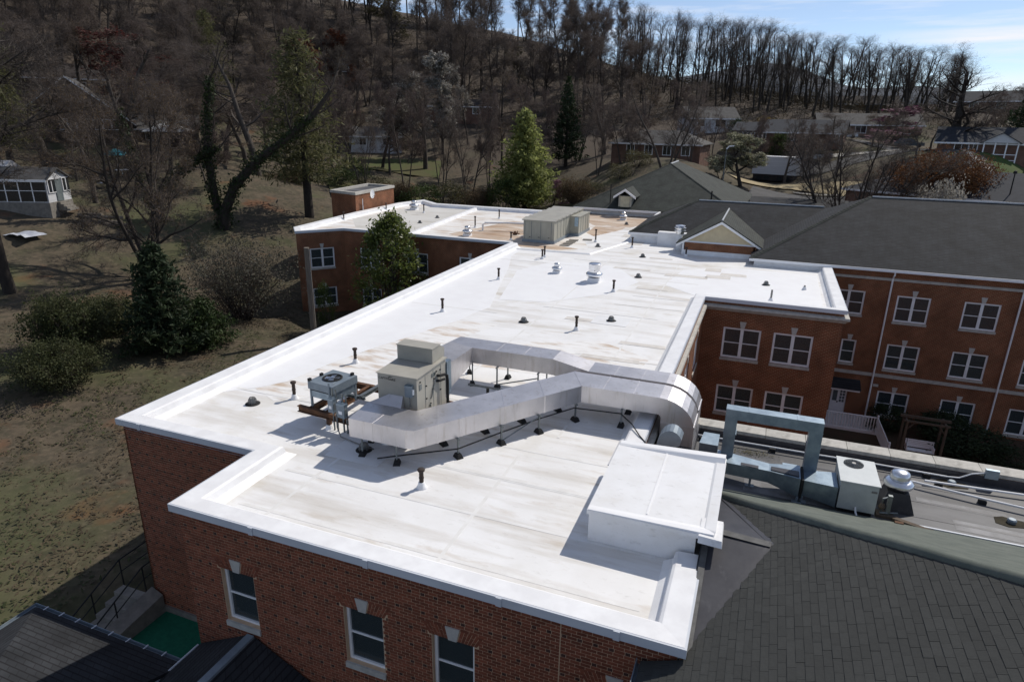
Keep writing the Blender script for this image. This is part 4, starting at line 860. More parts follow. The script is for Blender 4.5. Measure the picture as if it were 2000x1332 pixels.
# big tan rooftop unit
UO = (-16.1,51.8,DK)
ru = thing('rooftop_unit', 'big tan multi section rooftop air unit on blue grey curb', 'rooftop unit', UO)
MB().box(-17.5,-14.85,47.7,55.9,DK,11.17).box(-14.95,-14.1,51.9,55.5,DK,11.17).build('curb', m_galvp, ru, off=UO)
MB().box(-17.42,-14.92,47.78,55.8,11.17,12.62).build('cabinet', m_tan, ru, off=UO)
MB().box(-14.92,-14.15,52.,55.4,11.17,12.50).build('control_cabinet', m_tan, ru, off=UO)
MB().box(-14.94,-14.1,51.95,55.45,12.50,12.56).build('cabinet_lid', m_tan, ru, off=UO)
ys = [47.7,48.75,49.75,50.8,51.9,53.2,54.6,55.9]
for i in range(7): MB().hull8([(-17.5,ys[i],12.62),(-14.84,ys[i],12.62),(-14.84,ys[i+1]-.12,12.62),(-17.5,ys[i+1]-.12,12.62)], [(-17.55,ys[i],12.68),(-14.80,ys[i],12.68),(-14.80,ys[i+1]-.12,12.80),(-17.55,ys[i+1]-.12,12.80)]).build('roof_panel', m_beige, ru, off=UO)
for x in (-17.3,-16.75,-16.0,-15.15): MB().box(x-.02,x+.02,47.765,47.79,11.22,12.58).build('panel_seam', m_strut, ru, off=UO)
for x in (-16.95,-16.2,-15.4): MB().box(x,x+.12,47.755,47.79,11.35,11.39).build('latch', m_black, ru, off=UO)
for y in (48.6,49.5,50.3,50.9): MB().box(-14.93,-14.905,y-.02,y+.02,11.22,12.58).build('panel_seam', m_strut, ru, off=UO)
for y in (52.6,53.3,54.1,54.8): MB().box(-14.16,-14.135,y-.02,y+.02,11.22,12.45).build('panel_seam', m_strut, ru, off=UO)
MB().box(-14.5,-14.22,51.94,52.0,11.75,12.48).build('warning_sign', M('blue_notice', (.30,.42,.52), (.45,.55,.62), rough=.5, scale=9), ru, off=UO)
wp = thing('walkway_pad', 'x', 'roof pad', (0,0,0), group='walkway pads beside the big tan unit')
MB().box(-.36,.36,-.27,.27,0,.05).build('pad', m_concrete, wp)
for i, (x, y) in enumerate([(-13.95,47.55),(-13.95,48.35),(-13.95,49.15),(-13.95,49.95),(-13.0,50.6)]):
    lb = ('nearest grey walkway pad by the big tan unit','second grey walkway pad from the front, by the tan unit','third grey walkway pad from the front, by the tan unit','farthest grey pad of the row by the tan unit','single grey pad apart to the right of the row')[i]
    if i == 0: wp.location = (x,y,DK+.005); wp['label'] = lb
    else: dup(wp, (x,y,DK+.005), .04*i, lb)
tag(MB().tube([(-22.4,51.3,DK),(-22.4,51.3,11.5),(-22.2,51.35,11.6),(-20.4,52.0,11.62),(-19.6,52.3,11.6),(-17.45,52.6,11.6)], .09, 8).build('pipe', m_coping), 'white bent pipe running to the big tan unit', 'pipe')
vl = thing('gas_valve', 'rusty valve fitting lying on stained roof left of tan unit', 'valve', (-19.1,50.4,DK+.01))
MB().lathe([(.16,0),(.2,.08),(.12,.2),(.05,.3)], n=10).build('valve_body', m_rust, vl); MB().tube([(-.4,.1,.12),(.4,-.05,.12)], .05, 6).tube([(.2,0,.1),(.2,0,.34)], .03, 6).build('valve_pipe', m_rust, vl)
# dish on the penthouse
ds = thing('satellite_dish', 'small white satellite dish on the brick penthouse wall', 'satellite dish', (-36.95,56.4,12.55))
dv = []; df = []; nn = 16
for i in range(5):
    for k in range(nn): r_ = .38*i/4; t_ = 2*math.pi*k/nn; dv.append((.35+.25*(r_**2)*2, r_*math.cos(t_), .25+r_*1.15*math.sin(t_)))
for i in range(4):
    for k in range(nn): df.append((i*nn+k,i*nn+(k+1)%nn,(i+1)*nn+(k+1)%nn,(i+1)*nn+k))
MB().add(dv, df).build('reflector', m_whitetrim, ds, smooth=True); MB().tube([(-.02,0,-.1),(.2,0,-.05),(.33,0,.22)], .03, 6).tube([(.38,0,-.1),(.75,0,.2)], .02, 5).build('mount_arm', m_strut, ds)
# bird spikes on the far left parapet and wire posts

# ------------------------------------------------------------------ air handler, condenser, steel frame
AO = (-9.3,16.,11.4)
ah = thing('air_handler', 'beige air handling cabinet with black lettering between the silver ducts', 'air handler', AO)
ax0, ax1, ay0, ay1, az0, az1 = -9.95, -8.66, 15.12, 16.95, 11.42, 12.97
MB().box(ax0,ax1,ay0,ay1,az0,az1).build('cabinet', m_beige, ah, off=AO)
MB().hull8([(ax0-.03,ay0-.04,az1),(ax1+.04,ay0-.04,az1),(ax1+.04,ay1+.02,az1),(ax0-.03,ay1+.02,az1)], [(ax0-.03,ay0-.04,az1+.02),(ax1+.04,ay0-.04,az1+.02),(ax1+.04,ay1+.02,az1+.05),(ax0-.03,ay1+.02,az1+.05)]).build('cabinet_lid', m_beige, ah, off=AO)
MB().box(ax0,-8.75,16.27,16.75,az1+.05,13.47).hull8([(ax0,16.75,az1+.05),(-8.75,16.75,az1+.05),(-8.75,17.05,az1+.05),(ax0,17.05,az1+.05)], [(ax0,16.75,13.47),(-8.75,16.75,13.47),(-8.75,17.05,13.3),(ax0,17.05,13.3)]).build('intake_hood', m_beige, ah, off=AO)
MB().box(ax0-.02,-8.73,16.24,16.78,13.47,13.49).build('hood_lid', m_beige, ah, off=AO)
for y in (15.62,16.12,16.6): MB().box(ax1-.005,ax1+.006,y-.008,y+.008,az0+.05,az1-.08).build('panel_seam', m_strut, ah, off=AO)
for (y, z) in [(15.66,12.15),(15.66,12.55),(16.08,12.3),(16.16,12.6),(16.55,12.1),(16.55,12.75),(15.3,12.8),(16.2,12.75),(16.3,12.78),(15.9,11.9)]: MB().box(ax1,ax1+.035,y-.02,y+.025,z-.015,z+.015).build('latch', m_black, ah, off=AO)
MB().box(ax1,ax1+.012,15.25,15.4,12.55,12.72).box(ax1,ax1+.012,16.0,16.25,12.68,12.80).build('data_label', m_strut, ah, off=AO)
def lettering(txt, loc, size, parent, off, mat, rot=(R(90),0,0)):
    cu_ = bpy.data.curves.new('lettering','FONT'); cu_.body = txt; cu_.size = size; cu_.extrude = .002; cu_.shear = .15
    tmp = bpy.data.objects.new('tmp', cu_); C.objects.link(tmp); dg = bpy.context.evaluated_depsgraph_get(); me = bpy.data.meshes.new_from_object(tmp.evaluated_get(dg))
    bpy.data.objects.remove(tmp); me.materials.clear(); me.materials.append(mat)
    o = link('lettering', me, parent, loc=(loc[0]-off[0],loc[1]-off[1],loc[2]-off[2])); o.rotation_euler = rot; return o
lettering('CAPTIVE', (ax0+.03,ay0-.004,12.80), .095, ah, AO, m_black); lettering('AIRE', (ax0+.385,ay0-.004,12.79), .105, ah, AO, m_black)
MB().hull8([(ax0+.34,ay0-.006,12.885),(ax0+.36,ay0-.006,12.88),(ax0+.36,ay0-.001,12.88),(ax0+.34,ay0-.001,12.885)], [(ax0+.40,ay0-.006,12.915),(ax0+.52,ay0-.006,12.905),(ax0+.52,ay0-.001,12.905),(ax0+.40,ay0-.001,12.915)]).build('swoosh', m_black, ah, off=AO)
bx = MB().box(-8.98,-8.76,ay0-.14,ay0,12.42,12.74).build('disconnect_box', m_galvp, ah, off=AO)
MB().box(-8.99,-8.75,ay0-.15,ay0+.0,12.74,12.765).build('box_lid', m_galv, bx, off=AO); MB().box(-8.76,-8.71,ay0-.10,ay0-.06,12.5,12.66).build('switch_handle', m_whitetrim, bx, off=AO)
MB().tube([(-8.87,ay0-.06,12.42),(-8.86,ay0-.06,11.5)], .018, 6).tube([(-8.80,ay0-.04,11.9),(-8.79,ay0-.04,11.5)], .015, 6).build('conduit', m_drain, ah, off=AO)
MB().tube([(ax1-.02,16.35,12.62),(ax1+.06,16.38,12.62),(ax1+.12,16.62,12.58),(ax1+.16,16.72,12.52),(ax1+.17,16.73,12.3),(ax1+.17,16.72,11.5)], .048, 8).tube([(ax1-.02,16.32,12.46),(ax1+.07,16.36,12.46),(ax1+.13,16.6,12.44)], .04, 8).build('refrigerant_pipe', m_black, ah, off=AO)
MB().tube([(ax1+.03,16.25,12.66),(ax1+.03,15.95,12.1),(ax1+.02,15.9,12.05)], .018, 5).tube([(ax1+.03,15.85,11.9),(ax1+.03,15.95,11.5),(ax1+.2,16.5,11.35)], .02, 5).build('control_cable', m_strut, ah, off=AO)
FO = (-11.2,16.,DK)
fr = thing('steel_frame', 'rusty steel beam frame carrying the condenser and air handler', 'steel frame', FO)
def ibeam(p, q, h=.20, w=.14, mat=m_rust, name='beam'):
    p, q = Vector(p), Vector(q); d = (q-p).normalized(); s_ = Vector((-d.y,d.x,0)).normalized(); m = MB(); z = Vector((0,0,1))
    for (a_, b_, hw) in ((0,.018,w/2),(.018,h-.018,.010),(h-.018,h,w/2)):
        m.hull8([p-s_*hw+z*(a_-h),q-s_*hw+z*(a_-h),q+s_*hw+z*(a_-h),p+s_*hw+z*(a_-h)], [p-s_*hw+z*(b_-h),q-s_*hw+z*(b_-h),q+s_*hw+z*(b_-h),p+s_*hw+z*(b_-h)])
    return m.build(name, mat, fr, off=FO)
ibeam((-12.85,15.05,11.46), (-8.6,14.62,11.46)); ibeam((-12.75,17.35,11.46), (-8.3,17.1,11.46))
ibeam((-12.4,15.05,11.46), (-12.3,17.3,11.46), w=.12); ibeam((-11.75,15.0,11.46), (-11.7,17.25,11.46), w=.12); ibeam((-9.95,14.85,11.46), (-9.93,17.15,11.46)); ibeam((-8.7,14.7,11.46), (-8.6,17.1,11.46))
ibeam((-11.25,16.05,11.64), (-11.15,17.75,11.64), .12, .12, m_strut, 'cross_beam'); ibeam((-12.6,16.2,11.60),(-11.1,16.1,11.60), .1, .1, m_strut, 'cross_beam')
for (x, y) in [(-11.62,14.9),(-9.5,14.7),(-12.3,17.3),(-9.9,17.15)]:
    MB().box(x-.06,x+.06,y-.06,y+.06,DK+.1,11.27).build('leg', m_rust, fr, off=FO); MB().lathe([(.14,-.003),(.12,.05),(.09,.14)], (x,y,DK), 10).build('leg_boot', m_coping, fr, off=FO)
KO = (-11.9,15.6,11.46)
cd = thing('condenser', 'grey condenser with black top fan on the rusty steel frame', 'condenser', KO, R(-7))
MB().box(-.50,.50,-.56,.56,.60,.84).build('fan_deck', m_galvp, cd); MB().box(-.46,.46,-.52,.52,.33,.60).build('coil_case', m_galv, cd)
MB().box(-.44,.44,-.53,-.525,.55,.58).build('case_slot', m_black, cd)
MB().lathe([(.30,.84),(.31,.87),(.27,.875),(.25,.86),(.25,.845)], n=24).build('fan_ring', m_black, cd)
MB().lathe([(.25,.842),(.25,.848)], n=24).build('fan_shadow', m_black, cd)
fb_ = MB()
for k in range(4):
    t_ = k*math.pi/2+.4; c, s_ = math.cos(t_), math.sin(t_); fb_.add([(c*.04-s_*.06,s_*.04+c*.06,.85),(c*.23-s_*.10,s_*.23+c*.10,.852),(c*.23+s_*.07,s_*.23-c*.07,.868),(c*.04+s_*.04,s_*.04-c*.04,.862)], [(0,1,2,3)])
fb_.lathe([(.06,.85),(.06,.885)], n=10); fb_.build('fan_blade', m_chrome, cd)
gr = MB()
for r_ in (.08,.14,.20,.26): gr.tube([(r_*math.cos(2*math.pi*k/20),r_*math.sin(2*math.pi*k/20),.89) for k in range(21)], .004, 4)
gr.build('fan_guard', m_black, cd)
for x in (-.44,.44):
    for y in (-.5,.5): MB().box(x-.03,x+.03,y-.03,y+.03,0,.6).build('leg', m_galvp, cd)
for x, y in ((-.46,.0),(-.47,-.5),(.35,.5)): MB().box(x-.04,x+.04,y-.05,y+.05,.84,.92).build('lifting_lug', m_black, cd)
MB().box(.36,.4,-.6,-.56,.2,.95).tube([(.30,-.2,.85),(.38,-.4,.86),(.40,-.58,.8),(.40,-.6,.3)], .015, 5).build('conduit', m_galvp, cd)
for (x, y, z, w, lb) in [(-11.35,14.78,11.62,.2,'smaller grey switch box on post beside the condenser'),(-10.98,14.75,11.52,.28,'larger grey switch box on post beside the condenser')]:
    s_ = thing('switch_box', lb, 'switch box', (x,y,DK), R(-7))
    zz = z-DK
    MB().box(-w/2,w/2,-.1,.06,zz,zz+.42).build('case', m_galvp, s_); MB().box(-w/2-.01,w/2+.01,-.115,.065,zz+.40,zz+.44).build('case_lid', m_galv, s_); MB().box(-w*.3,w*.2,-.104,-.1,zz+.12,zz+.22).build('notice', m_whitetrim, s_)
    MB().box(w/2,w/2+.03,-.08,-.02,zz+.1,zz+.3).build('switch_handle', m_strut, s_)
    for d_ in (-.07,.07): MB().box(d_-.02,d_+.02,.06,.1,0,zz+.7).build('post', m_strut, s_)
tag(MB().tube([(-11.2,14.7,11.6),(-11.15,14.65,11.2),(-10.9,14.45,11.02),(-10.2,14.3,11.0),(-9.6,14.2,11.0)], .02, 6).build('flexible_conduit', m_drain), 'dark flexible conduit drooping from the switch boxes to the duct', 'conduit')

# ------------------------------------------------------------------ silver ducts
def band(q0, q1, z0, z1, parent, off, t=.05, pr_=.007):
    """raised joint strap round a duct between the near point q0 and far point q1"""
    a_, b_ = Vector(q0), Vector(q1); d = (b_-a_).normalized(); n = Vector((-d.y,d.x))
    a_ -= d*pr_; b_ += d*pr_
    MB().prism([a_-n*t/2, b_-n*t/2, b_+n*t/2, a_+n*t/2], z0-pr_, z1+pr_).build('joint_strap', m_alu, parent, off=off)
D1 = (-6.5,16.5,11.5); d1 = thing('supply_duct', 'near silver air duct zigzagging across the roof in front of the cabinet', 'duct', D1)
z0, z1 = 11.55, 12.10
NE = [(-8.0,13.74),(-7.172,14.93),(-6.345,16.13),(-5.52,17.32),(-4.69,18.52)]; FE = [(-8.57,14.87),(-7.74,16.07),(-6.91,17.27),(-6.08,18.46),(-5.25,19.66)]
secs = [[(-10.05,13.72),(-8.62,13.70),(-8.62,14.87),(-10.16,14.87)], [(-8.62,13.70),(-8.25,13.68),(-8.0,13.74),(-7.6,14.31),(-8.17,15.45),(-8.57,14.87),(-8.62,14.87)],
        [(-7.6,14.31),NE[1],FE[1],(-8.17,15.45)]]+[[NE[i],NE[i+1],FE[i+1],FE[i]] for i in (1,2)]+[[NE[3],NE[4],(-4.05,18.53),(-4.05,19.65),FE[4],FE[3]]]+[[(-4.05,18.53),(-3.1,18.54),(-3.1,19.65),(-4.05,19.65)],[(-3.1,18.54),(-2.28,18.55),(-2.28,19.65),(-3.1,19.65)]]
for s_ in secs:
    MB().prism(s_, z0, z1).build('duct_section', m_alu, d1, off=D1)
MB().hull8([(-10.14,14.86,z0),(-8.95,14.86,z0),(-9.05,15.11,11.7),(-9.62,15.11,11.7)], [(-10.14,14.86,z1),(-9.05,14.86,z1),(-9.12,15.11,12.36),(-9.58,15.11,12.36)]).build('duct_neck', m_alu, d1, off=D1)
for p, q in (((-7.6,14.31),(-8.17,15.45)),(NE[1],FE[1]),(NE[2],FE[2]),(NE[3],FE[3]),(NE[4],FE[4]),((-4.05,18.53),(-4.05,19.65)),((-3.1,18.54),(-3.1,19.65)),((-9.3,13.71),(-9.3,14.87))): band(p, q, z0, z1, d1, D1)
def elbow(parent, off, y0, y1, zt, zb, x0=-2.28, x1=-1.19, zcurb=10.62):
    h = zt-zb; R_ = x1-x0-.02; pts = [(x0,zb),(x0+.06,zb-.03),(x0+.09,zb-.1),(x0+.09,zcurb)]; oc = [(x1,zcurb)]
    for k in range(8): t_ = k/7*math.pi/2; oc.append((x0+R_*math.cos(t_)+.02*(1-k/7), zt-R_*.82*(1-math.sin(t_))))
    pl = pts+oc+[(x0,zt)]; n = len(pl)
    MB().add([(p[0],y0,p[1]) for p in pl]+[(p[0],y1,p[1]) for p in pl], [tuple(range(n)),tuple(range(2*n-1,n-1,-1))]+[(i,(i+1)%n,n+(i+1)%n,n+i) for i in range(n)]).build('duct_elbow', m_alu, parent, off=off)
    MB().box(x0+.08,x1+.012,y0-.012,y1+.012,11.26,11.31).build('joint_strap', m_alu, parent, off=off)
elbow(d1, D1, 18.55, 19.65, z1, z0)
D2 = (-6.2,20.,11.5); d2 = thing('return_duct', 'far silver air duct bending behind the cabinet to the roof edge', 'duct', D2)
z0, z1 = 11.75, 12.32; zr0, zr1 = 11.50, 12.07
MB().hull8([(ax0+.1,16.97,11.75),(-8.62,16.97,11.75),(-8.62,17.25,11.75),(ax0+.1,17.25,11.75)], [(ax0+.1,16.97,12.85),(-8.62,16.97,12.85),(-8.62,17.25,12.85),(ax0+.1,17.25,12.85)]).build('duct_collar', m_galv, d2, off=D2)
MB().hull8([(-9.85,17.25,11.85),(-8.66,17.25,11.85),(-9.09,19.88,z0),(-10.1,20.2,z0)], [(-9.85,17.25,12.72),(-8.66,17.25,12.72),(-9.09,19.88,z1),(-10.1,20.2,z1)]).build('duct_transition', m_alu, d2, off=D2)
for s_ in ([(-10.1,20.2),(-9.09,19.88),(-8.2,19.89),(-8.2,20.85),(-10.0,20.85)], [(-8.2,19.89),(-7.2,19.9),(-7.2,20.85),(-8.2,20.85)], [(-7.2,19.9),(-6.1,19.9),(-6.1,20.85),(-7.2,20.85)]):
    MB().prism(s_, z0, z1).build('duct_section', m_alu, d2, off=D2)
MB().hull8([(-6.1,19.9,z0),(-4.85,19.9,zr0),(-4.85,20.85,zr0),(-6.1,20.85,z0)], [(-6.1,19.9,z1),(-4.85,19.9,zr1),(-4.85,20.85,zr1),(-6.1,20.85,z1)]).build('duct_transition', m_alu, d2, off=D2)
for (xa, xb) in ((-4.85,-4.0),(-4.0,-3.1),(-3.1,-2.28)): MB().box(xa,xb,19.9,20.85,zr0,zr1).build('duct_section', m_alu, d2, off=D2)
for x in (-8.2,-7.2,-6.12): band((x,19.9), (x,20.85), z0, z1, d2, D2)
for x in (-4.0,-3.1): band((x,19.9), (x,20.85), zr0, zr1, d2, D2)
elbow(d2, D2, 19.9, 20.85, zr1, zr0)
MB().box(-2.24,-1.13,18.5,20.9,LR,10.62); tag(MB().box(-2.24,-1.13,18.5,20.38,LR,10.62).build('duct_curb', m_epdm), 'black curb under the two silver duct drops', 'curb')
# strut stands carrying the ducts: two posts on rubber feet and a rail under the duct
def stand(p, q, zt, label):
    p, q = Vector((*p,0)), Vector((*q,0)); L = (q-p).length; a_ = math.atan2(q.y-p.y, q.x-p.x); h = zt-DK
    t = thing('duct_stand', label, 'duct stand', (p.x,p.y,DK), a_, 'strut stands under the silver ducts')
    for x in (0,L):
        MB().hull8([(x-.14,-.10,.001),(x+.14,-.10,.001),(x+.14,.10,.001),(x-.14,.10,.001)], [(x-.09,-.06,.13),(x+.09,-.06,.13),(x+.09,.06,.13),(x-.09,.06,.13)]).build('rubber_foot', m_black, t)
        MB().box(x-.022,x+.022,-.022,.022,.13,h-.002).build('post', m_strut, t)
    MB().box(-.08,L+.08,-.025,.025,h-.045,h-.003).build('cross_rail', m_strut, t)
SP = [((-8.61,13.80),(-9.04,14.80),11.55,'strut stand under the bend nearest the front pipe'),((-9.75,13.86),(-9.97,14.66),11.55,'strut stand under left end of near duct'),((-7.21,14.78),(-7.93,15.30),11.55,'first strut stand along the slanting near duct'),
 ((-6.39,15.99),(-7.13,16.50),11.55,'second strut stand along the slanting near duct'),((-5.61,17.11),(-6.34,17.60),11.55,'third strut stand along the slanting near duct'),((-4.82,18.35),(-5.55,18.85),11.55,'fourth strut stand along the slanting near duct'),
 ((-3.38,18.5),(-3.37,19.58),11.55,'strut stand near roof edge under near duct'),((-9.04,19.78),(-9.6,20.75),11.75,'strut stand under the far duct bend'),((-8.12,19.85),(-8.1,20.85),11.75,'left strut stand under straight far duct'),((-6.6,19.88),(-6.6,20.86),11.75,'right strut stand under straight far duct')]
for s_ in SP: stand(*s_)
tag(MB().tube([(-8.1,19.8,11.1),(-6.62,19.85,11.55)], .022, 4).build('strut_brace', m_strut), 'slotted grey brace between stands of far duct', 'brace')
tag(MB().tube([(-6.39,15.97,11.05),(-5.61,17.09,11.5)], .022, 4).build('strut_brace', m_strut), 'slotted grey brace between stands of near duct', 'brace')
tag(MB().box(-9.0,-5.6,19.3,19.36,11.12,11.18).build('strut_rail', m_strut), 'long grey strut rail lying below the far duct', 'rail')
tag(MB().tube([(-9.2,13.75,11.02),(-8.4,13.95,11.2),(-7.2,14.74,11.24),(-6.42,15.94,11.33),(-5.64,17.06,11.42),(-4.85,18.28,11.42),(-3.4,18.44,11.42),(-2.95,17.95,11.37),(-2.6,17.35,11.33),(-2.38,17.05,11.31),(-2.36,17.0,10.9)], .02, 6).build('cable', m_black), 'black cable looping along the near duct stands to the parapet', 'cable')
# ------------------------------------------------------------------ things on the black roof
gq = thing('gooseneck_vent', 'grey gooseneck vent beside the silver duct drop', 'vent', (-1.8,17.2,LR))
ol = [(-2.06,LR),(-2.06,11.3)]+[(-1.72+.36*math.cos(math.pi-k*math.pi*.82/9)+.04, 11.36+.48*math.sin(k*math.pi*.82/9)) for k in range(1,10)]
il = [(-1.42,11.42)]+[(-1.70+.06*math.cos(k*math.pi/4), 11.30+.08*math.sin(k*math.pi/4)) for k in range(0,4)]+[(-1.66,11.2),(-1.66,LR)]
pl = ol+il; n_ = len(pl)
MB().add([(p[0],16.95,p[1]) for p in pl]+[(p[0],17.45,p[1]) for p in pl], [tuple(range(n_)),tuple(range(2*n_-1,n_-1,-1))]+[(i,(i+1)%n_,n_+(i+1)%n_,n_+i) for i in range(n_)]).build('vent_hood', m_galvp, gq, off=(-1.8,17.2,LR))
MB().box(-2.15,-1.55,16.85,17.55,LR,LR+.22).build('curb', m_epdm, gq, off=(-1.8,17.2,LR))
ar = thing('arched_duct', 'galvanized duct rising over the black roof like a goal frame', 'duct', (.9,18.2,LR)); ao = (.9,18.2,LR)
for (xa, xb, zb, zt) in ((-.33,.0,10.85,12.02),(1.88,2.22,10.5,12.02)): MB().box(xa,xb,18.0,18.36,zb,zt).build('duct_riser', m_galv, ar, off=ao)
for (xa, xb) in ((-.33,.28),(.28,1.55),(1.55,2.22)): MB().box(xa,xb-.004,18.0,18.36,12.02,12.32).build('duct_section', m_galv, ar, off=ao)
for x in (.28,1.55): MB().box(x-.02,x+.02,17.992,18.368,12.012,12.328).build('joint_strap', m_galv, ar, off=ao)
for x0_ in (-.33,1.88): MB().box(x0_-.006,x0_+.346,17.994,18.366,11.55,11.58).build('joint_strap', m_galv, ar, off=ao)
MB().hull8([(-.42,17.6,10.5),(1.0,17.55,10.5),(1.0,18.0,10.5),(-.42,18.3,10.5)], [(-.42,17.6,10.86),(1.0,17.55,10.86),(1.0,18.0,10.86),(-.42,18.3,10.86)]).build('duct_section', m_galv, ar, off=ao)
MB().hull8([(1.0,17.55,10.5),(1.8,17.3,10.36),(1.8,18.1,10.36),(1.0,18.,10.5)], [(1.0,17.55,10.86),(1.8,17.3,10.92),(1.8,18.1,10.92),(1.0,18.,10.86)]).build('duct_transition', m_galv, ar, off=ao)
MB().hull8([(1.9,17.4,10.4),(2.72,17.25,10.3),(2.72,18.1,10.3),(1.9,18.,10.4)], [(1.9,17.4,10.85),(2.72,17.25,10.9),(2.72,18.1,10.9),(1.9,18.,10.85)]).build('duct_transition', m_galv, ar, off=ao)
MB().box(1.82,1.88,17.3,18.1,10.35,10.9).build('duct_flange', m_black, ar, off=ao)
MB().hull8([(.25,17.6,10.864),(.72,17.56,10.864),(.72,17.72,10.864),(.25,17.74,10.864)], [(.25,17.6,10.874),(.72,17.56,10.874),(.72,17.72,10.874),(.25,17.74,10.874)]).hull8([(1.05,17.6,10.88),(1.76,17.4,10.93),(1.76,17.7,10.93),(1.05,17.8,10.88)], [(1.05,17.6,10.89),(1.76,17.4,10.94),(1.76,17.7,10.94),(1.05,17.8,10.89)]).build('tar_patch', m_epdm, ar, off=ao)
for (x, y, zt) in ((.55,17.7,10.5),(1.78,17.3,10.36),(1.9,17.38,10.4)): MB().box(x-.03,x+.03,y-.03,y+.03,LR+.03,zt).box(x-.12,x+.12,y-.08,y+.08,LR,LR+.03).build('support_leg', m_galvp, ar, off=ao)
sbx = thing('duct_box', 'short grey duct box left of the goal shaped duct', 'duct', (-.7,18.6,LR))
MB().hull8([(-.97,18.3,LR+.3),(-.44,18.3,LR+.3),(-.44,18.95,LR+.3),(-.97,18.95,LR+.3)], [(-.97,18.3,10.98),(-.44,18.3,10.98),(-.44,18.95,11.05),(-.90,18.95,11.05)]).build('duct_section', m_galv, sbx, off=(-.7,18.6,LR)); MB().box(-.93,-.48,18.34,18.9,LR,LR+.3).build('curb', m_epdm, sbx, off=(-.7,18.6,LR))
MB().box(1.35,1.75,18.25,18.5,LR+.45,LR+.7); tag(MB().box(1.4,1.8,18.55,18.85,LR,LR+.34).build('vent_box', m_galv), 'small pale metal box behind right leg of goal shaped duct', 'vent')
ac = thing('air_conditioner', 'pale grey box air conditioner with round fan on black roof', 'air conditioner', (3.2,17.9,LR)); ac_o = (3.2,17.9,LR)
MB().box(2.76,3.66,17.25,18.62,LR+.12,11.12).build('cabinet', M('pale_grey_cabinet', (.52,.55,.54), (.46,.49,.48), rough=.5), ac, off=ac_o); MB().box(2.73,3.69,17.22,18.65,11.12,11.15).build('cabinet_lid', M('pale_grey_lid', (.60,.63,.63), (.55,.58,.58), rough=.45), ac, off=ac_o)
MB().box(2.8,3.6,17.3,18.5,LR,LR+.12).build('base', m_black, ac, off=ac_o)
MB().lathe([(.25,0),(.25,.004)], (3.14,18.30,11.151), 24).build('fan_opening', m_black, ac, off=ac_o)
g_ = MB()
for r_ in (.05,.09,.13,.17,.21,.245): g_.tube([(3.14+r_*math.cos(2*math.pi*k/24),18.30+r_*math.sin(2*math.pi*k/24),11.17) for k in range(25)], .006, 4)
for k in range(4): t_ = k*math.pi/4; g_.tube([(3.14-.25*math.cos(t_),18.30-.25*math.sin(t_),11.168),(3.14+.25*math.cos(t_),18.30+.25*math.sin(t_),11.168)], .006, 4)
g_.build('fan_guard', m_strut, ac, off=ac_o); MB().lathe([(.06,0),(.05,.02)], (3.14,18.30,11.17), 12).build('fan_hub', m_limew, ac, off=ac_o)
MB().box(3.5,3.63,17.238,17.25,10.93,10.98).build('badge', m_drain, ac, off=ac_o)
MB().tube([(3.2,17.25,10.42),(3.2,17.1,10.36),(3.25,16.95,10.27),(3.5,16.75,10.25)], .025, 6).build('drain_pipe', m_whitetrim, ac, off=ac_o)
fn = thing('mushroom_fan', 'silver mushroom exhaust fan on black roof beside the pale air conditioner', 'exhaust fan', (4.27,18.2,LR))
MB().hull8([(-.42,-.42,0),(.42,-.42,0),(.42,.42,0),(-.42,.42,0)], [(-.26,-.26,.5),(.26,-.26,.5),(.26,.26,.5),(-.26,.26,.5)]).build('curb', m_epdm, fn)
MB().lathe([(.24,.48),(.28,.60),(.36,.62),(.375,.67),(.36,.74),(.27,.79),(.22,.80),(.21,.81)], n=32).build('hood', m_chrome, fn, smooth=True); MB().lathe([(.235,.79),(.25,.86),(.245,.95),(.20,1.02),(.08,1.05)], n=28).build('motor_cover', m_chrome, fn, smooth=True)
pb = thing('pipe_stand', 'rusty cluster of gas pipe fittings beside the mushroom fan', 'pipe stand', (3.95,17.5,LR))
MB().box(-.22,.2,-.15,.15,0,.08).build('timber_block', m_wood, pb); MB().box(.0,.1,-.05,.05,.08,.62).tube([(-.1,0,.1),(-.1,0,.5),(.1,.1,.55),(.1,.1,.1)], .03, 6).tube([(-.15,-.1,.12),(.3,.05,.12)], .025, 6).build('pipe', m_strut, pb); MB().lathe([(.06,.2),(.09,.26),(.06,.34)], (-.1,0,0), 8).build('valve', m_wood, pb)
tag(MB().hull8([(4.1,17.3,LR),(4.95,16.98,LR),(5.0,17.1,LR),(4.15,17.42,LR)], [(4.1,17.3,LR+.09),(4.95,16.98,LR+.09),(5.0,17.1,LR+.09),(4.15,17.42,LR+.09)]).build('timber', m_wood), 'weathered timber lying on the black roof edge', 'timber')
tag(MB().box(4.1,4.3,16.95,17.05,LR+.1,LR+.18).build('loose_brick', m_rust), 'loose brown brick lying on the roof edge', 'brick')
def pipe_run(pts, r, label, blocks=()):
    t = thing('conduit_run', label, 'pipe', (pts[0][0],pts[0][1],LR)); o_ = (pts[0][0],pts[0][1],LR)
    MB().tube(pts, r, 8).build('pipe', m_whitetrim, t, off=o_)
    for (x, y) in blocks: MB().box(x-.09,x+.09,y-.07,y+.07,LR,LR+.10).build('support_block', m_black, t, off=o_)
pipe_run([(-2.1,20.1,10.36),(2.5,20.15,10.36),(3.9,20.2,10.36),(5.9,20.22,10.34)], .025, 'white pipe running along the foot of stone topped parapet', [(-1,20.1),(1.15,20.13),(3.6,20.2),(5.4,20.22)])
pipe_run([(4.6,19.65,10.36),(4.87,19.5,10.35),(6.6,19.2,10.35),(7.5,19.08,10.35),(14,18.3,10.35)], .034, 'longer white pipe crossing black roof from the mushroom fan', [(6.55,19.2),(9.5,18.85)])
